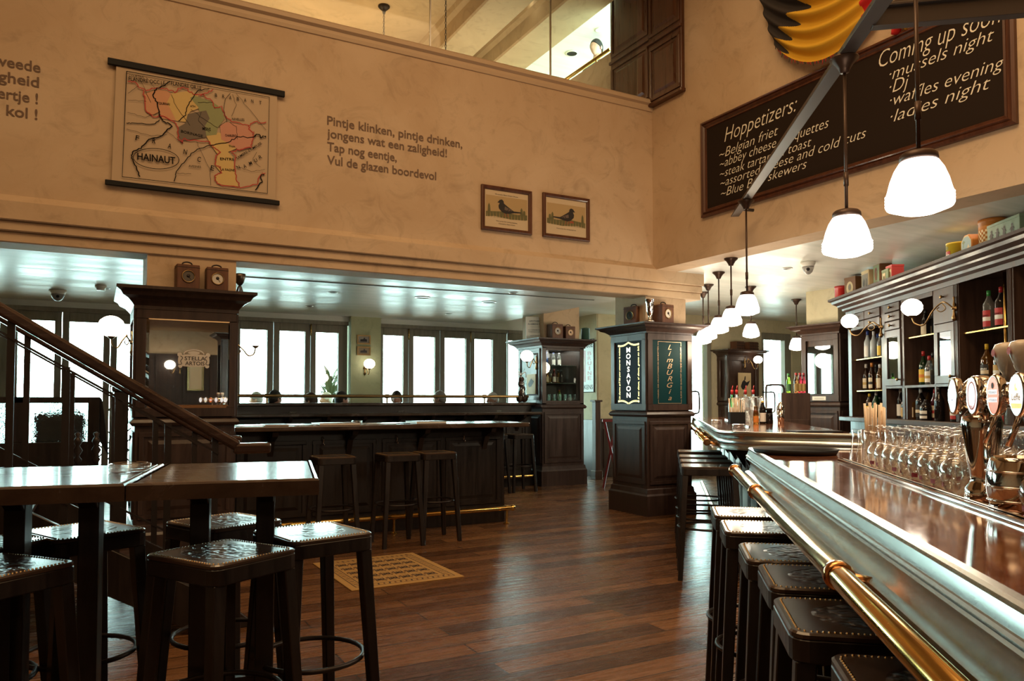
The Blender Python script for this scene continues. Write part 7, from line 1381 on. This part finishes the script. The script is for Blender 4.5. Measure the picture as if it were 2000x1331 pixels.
q = onZ(197, 558, ZL); tag(B().lathe([(0, 0), (0.06, 0), (0.06, -0.02), (0.045, -0.04), (0.045, -0.055), (0, -0.056)], 18).build('smoke_detector', M_WHITE, None, (q.x, q.y, ZL)), 'round smoke detector on the lounge ceiling left of the mirror pillar', 'smoke detector')
DL = [((650, 571), ZL, 'dark recessed ring on the lounge ceiling, nearest the beam'), ((825, 581), ZL, 'large dark recessed ring on the lounge ceiling'), ((604, 598), ZL, 'recessed ring near the left-hand windows'), ((876, 613), ZL, 'recessed ring near the right-hand windows'), ((1003, 572), ZL, 'recessed ring right of the slot, close to the beam'), ((955, 590), ZL, 'recessed ring right of the large one'), ((205, 563), ZL, 'recessed ring beside the smoke detector'), ((1538, 524), ZR, 'recessed ring on the bar ceiling left of the dome camera')]
for (px, py), z, lb in DL:
    q = onZ(px, py, z); R_ = 0.10 if 'large' in lb else 0.055; t = thing('ceiling_downlight', lb, 'downlight', (q.x, q.y, z), 0, 'downlights in the low ceilings'); B().lathe([(R_ * 0.8, -0.001), (R_, -0.001), (R_, -0.006), (R_ * 0.8, -0.008), (R_ * 0.78, -0.001)], 20).build('rim', M_STEEL, t); B().lathe([(0, -0.0015), (R_ * 0.79, -0.0015)], 20).build('recess', M_IRON, t)
pa, pb_ = onZ(480, 541, ZL), onZ(1160, 586, ZL); tag(B().bar((0, 0, 0), pb_ - pa, 0.025, 0.006).build('slot_diffuser', smat('slot_grey', (0.10, 0.11, 0.10), 0.5), None, (pa.x, pa.y, ZL - 0.004)), 'long thin slot across the lounge ceiling', 'air slot')
for (px, py), lit, lb in (((1172, 58), True, 'lit downlight in the gallery ceiling above the standing person'), ((1028, -2), True, 'lit downlight at the top edge of the photo'), ((967, 62), False, 'pale unlit round fitting between the gallery beams'), ((1117, 104), False, 'dark round speaker hole in the gallery ceiling')):
    q = onZ(px, py, ZG); t = thing('gallery_downlight', lb, 'downlight', (q.x, q.y, ZG), 0, 'round fittings in the gallery ceiling'); R_ = 0.10 if 'speaker' in lb else 0.075; B().lathe([(R_ * 0.75, -0.001), (R_, -0.001), (R_, -0.008), (R_ * 0.75, -0.01)], 20).build('rim', M_WHITE, t); B().lathe([(0, -0.003), (R_ * 0.77, -0.003)], 20).build('disc', M_LED if lit else (M_WHITE if 'pale' in lb else M_BLACK), t)
for (px, py), lb, cn in (((750, 12), 'dark ceiling rose with a chain in the gallery, left one', True), ((871, -70), 'hanging chain in the gallery, right one', True)):
    q = onZ(px, py, ZG); t = thing('chain_lamp', lb, 'hanging lamp', (q.x, q.y, ZG), 0, 'chain-hung lamps upstairs'); B().lathe([(0, 0), (0.075, 0), (0.075, -0.015), (0.05, -0.04), (0.025, -0.06), (0.015, -0.1), (0, -0.1)], 16).build('ceiling_rose', M_IRON, t); b = B(); 
    for k in range(44):
        z = -0.11 - k * 0.034; e = k % 2; b.tube([((0.009 * math.cos(a)) if e else 0, 0 if e else 0.009 * math.cos(a), z + 0.02 * math.sin(a)) for a in [2 * PI * i / 8 for i in range(8)]], 0.0035, 4, True)
    b.build('chain', M_IRON, t); B().lathe([(0, -1.6), (0.05, -1.61), (0.16, -1.7), (0.18, -1.78), (0.12, -1.86), (0, -1.88)], 20).build('lamp_bowl', M_SHADE, t)
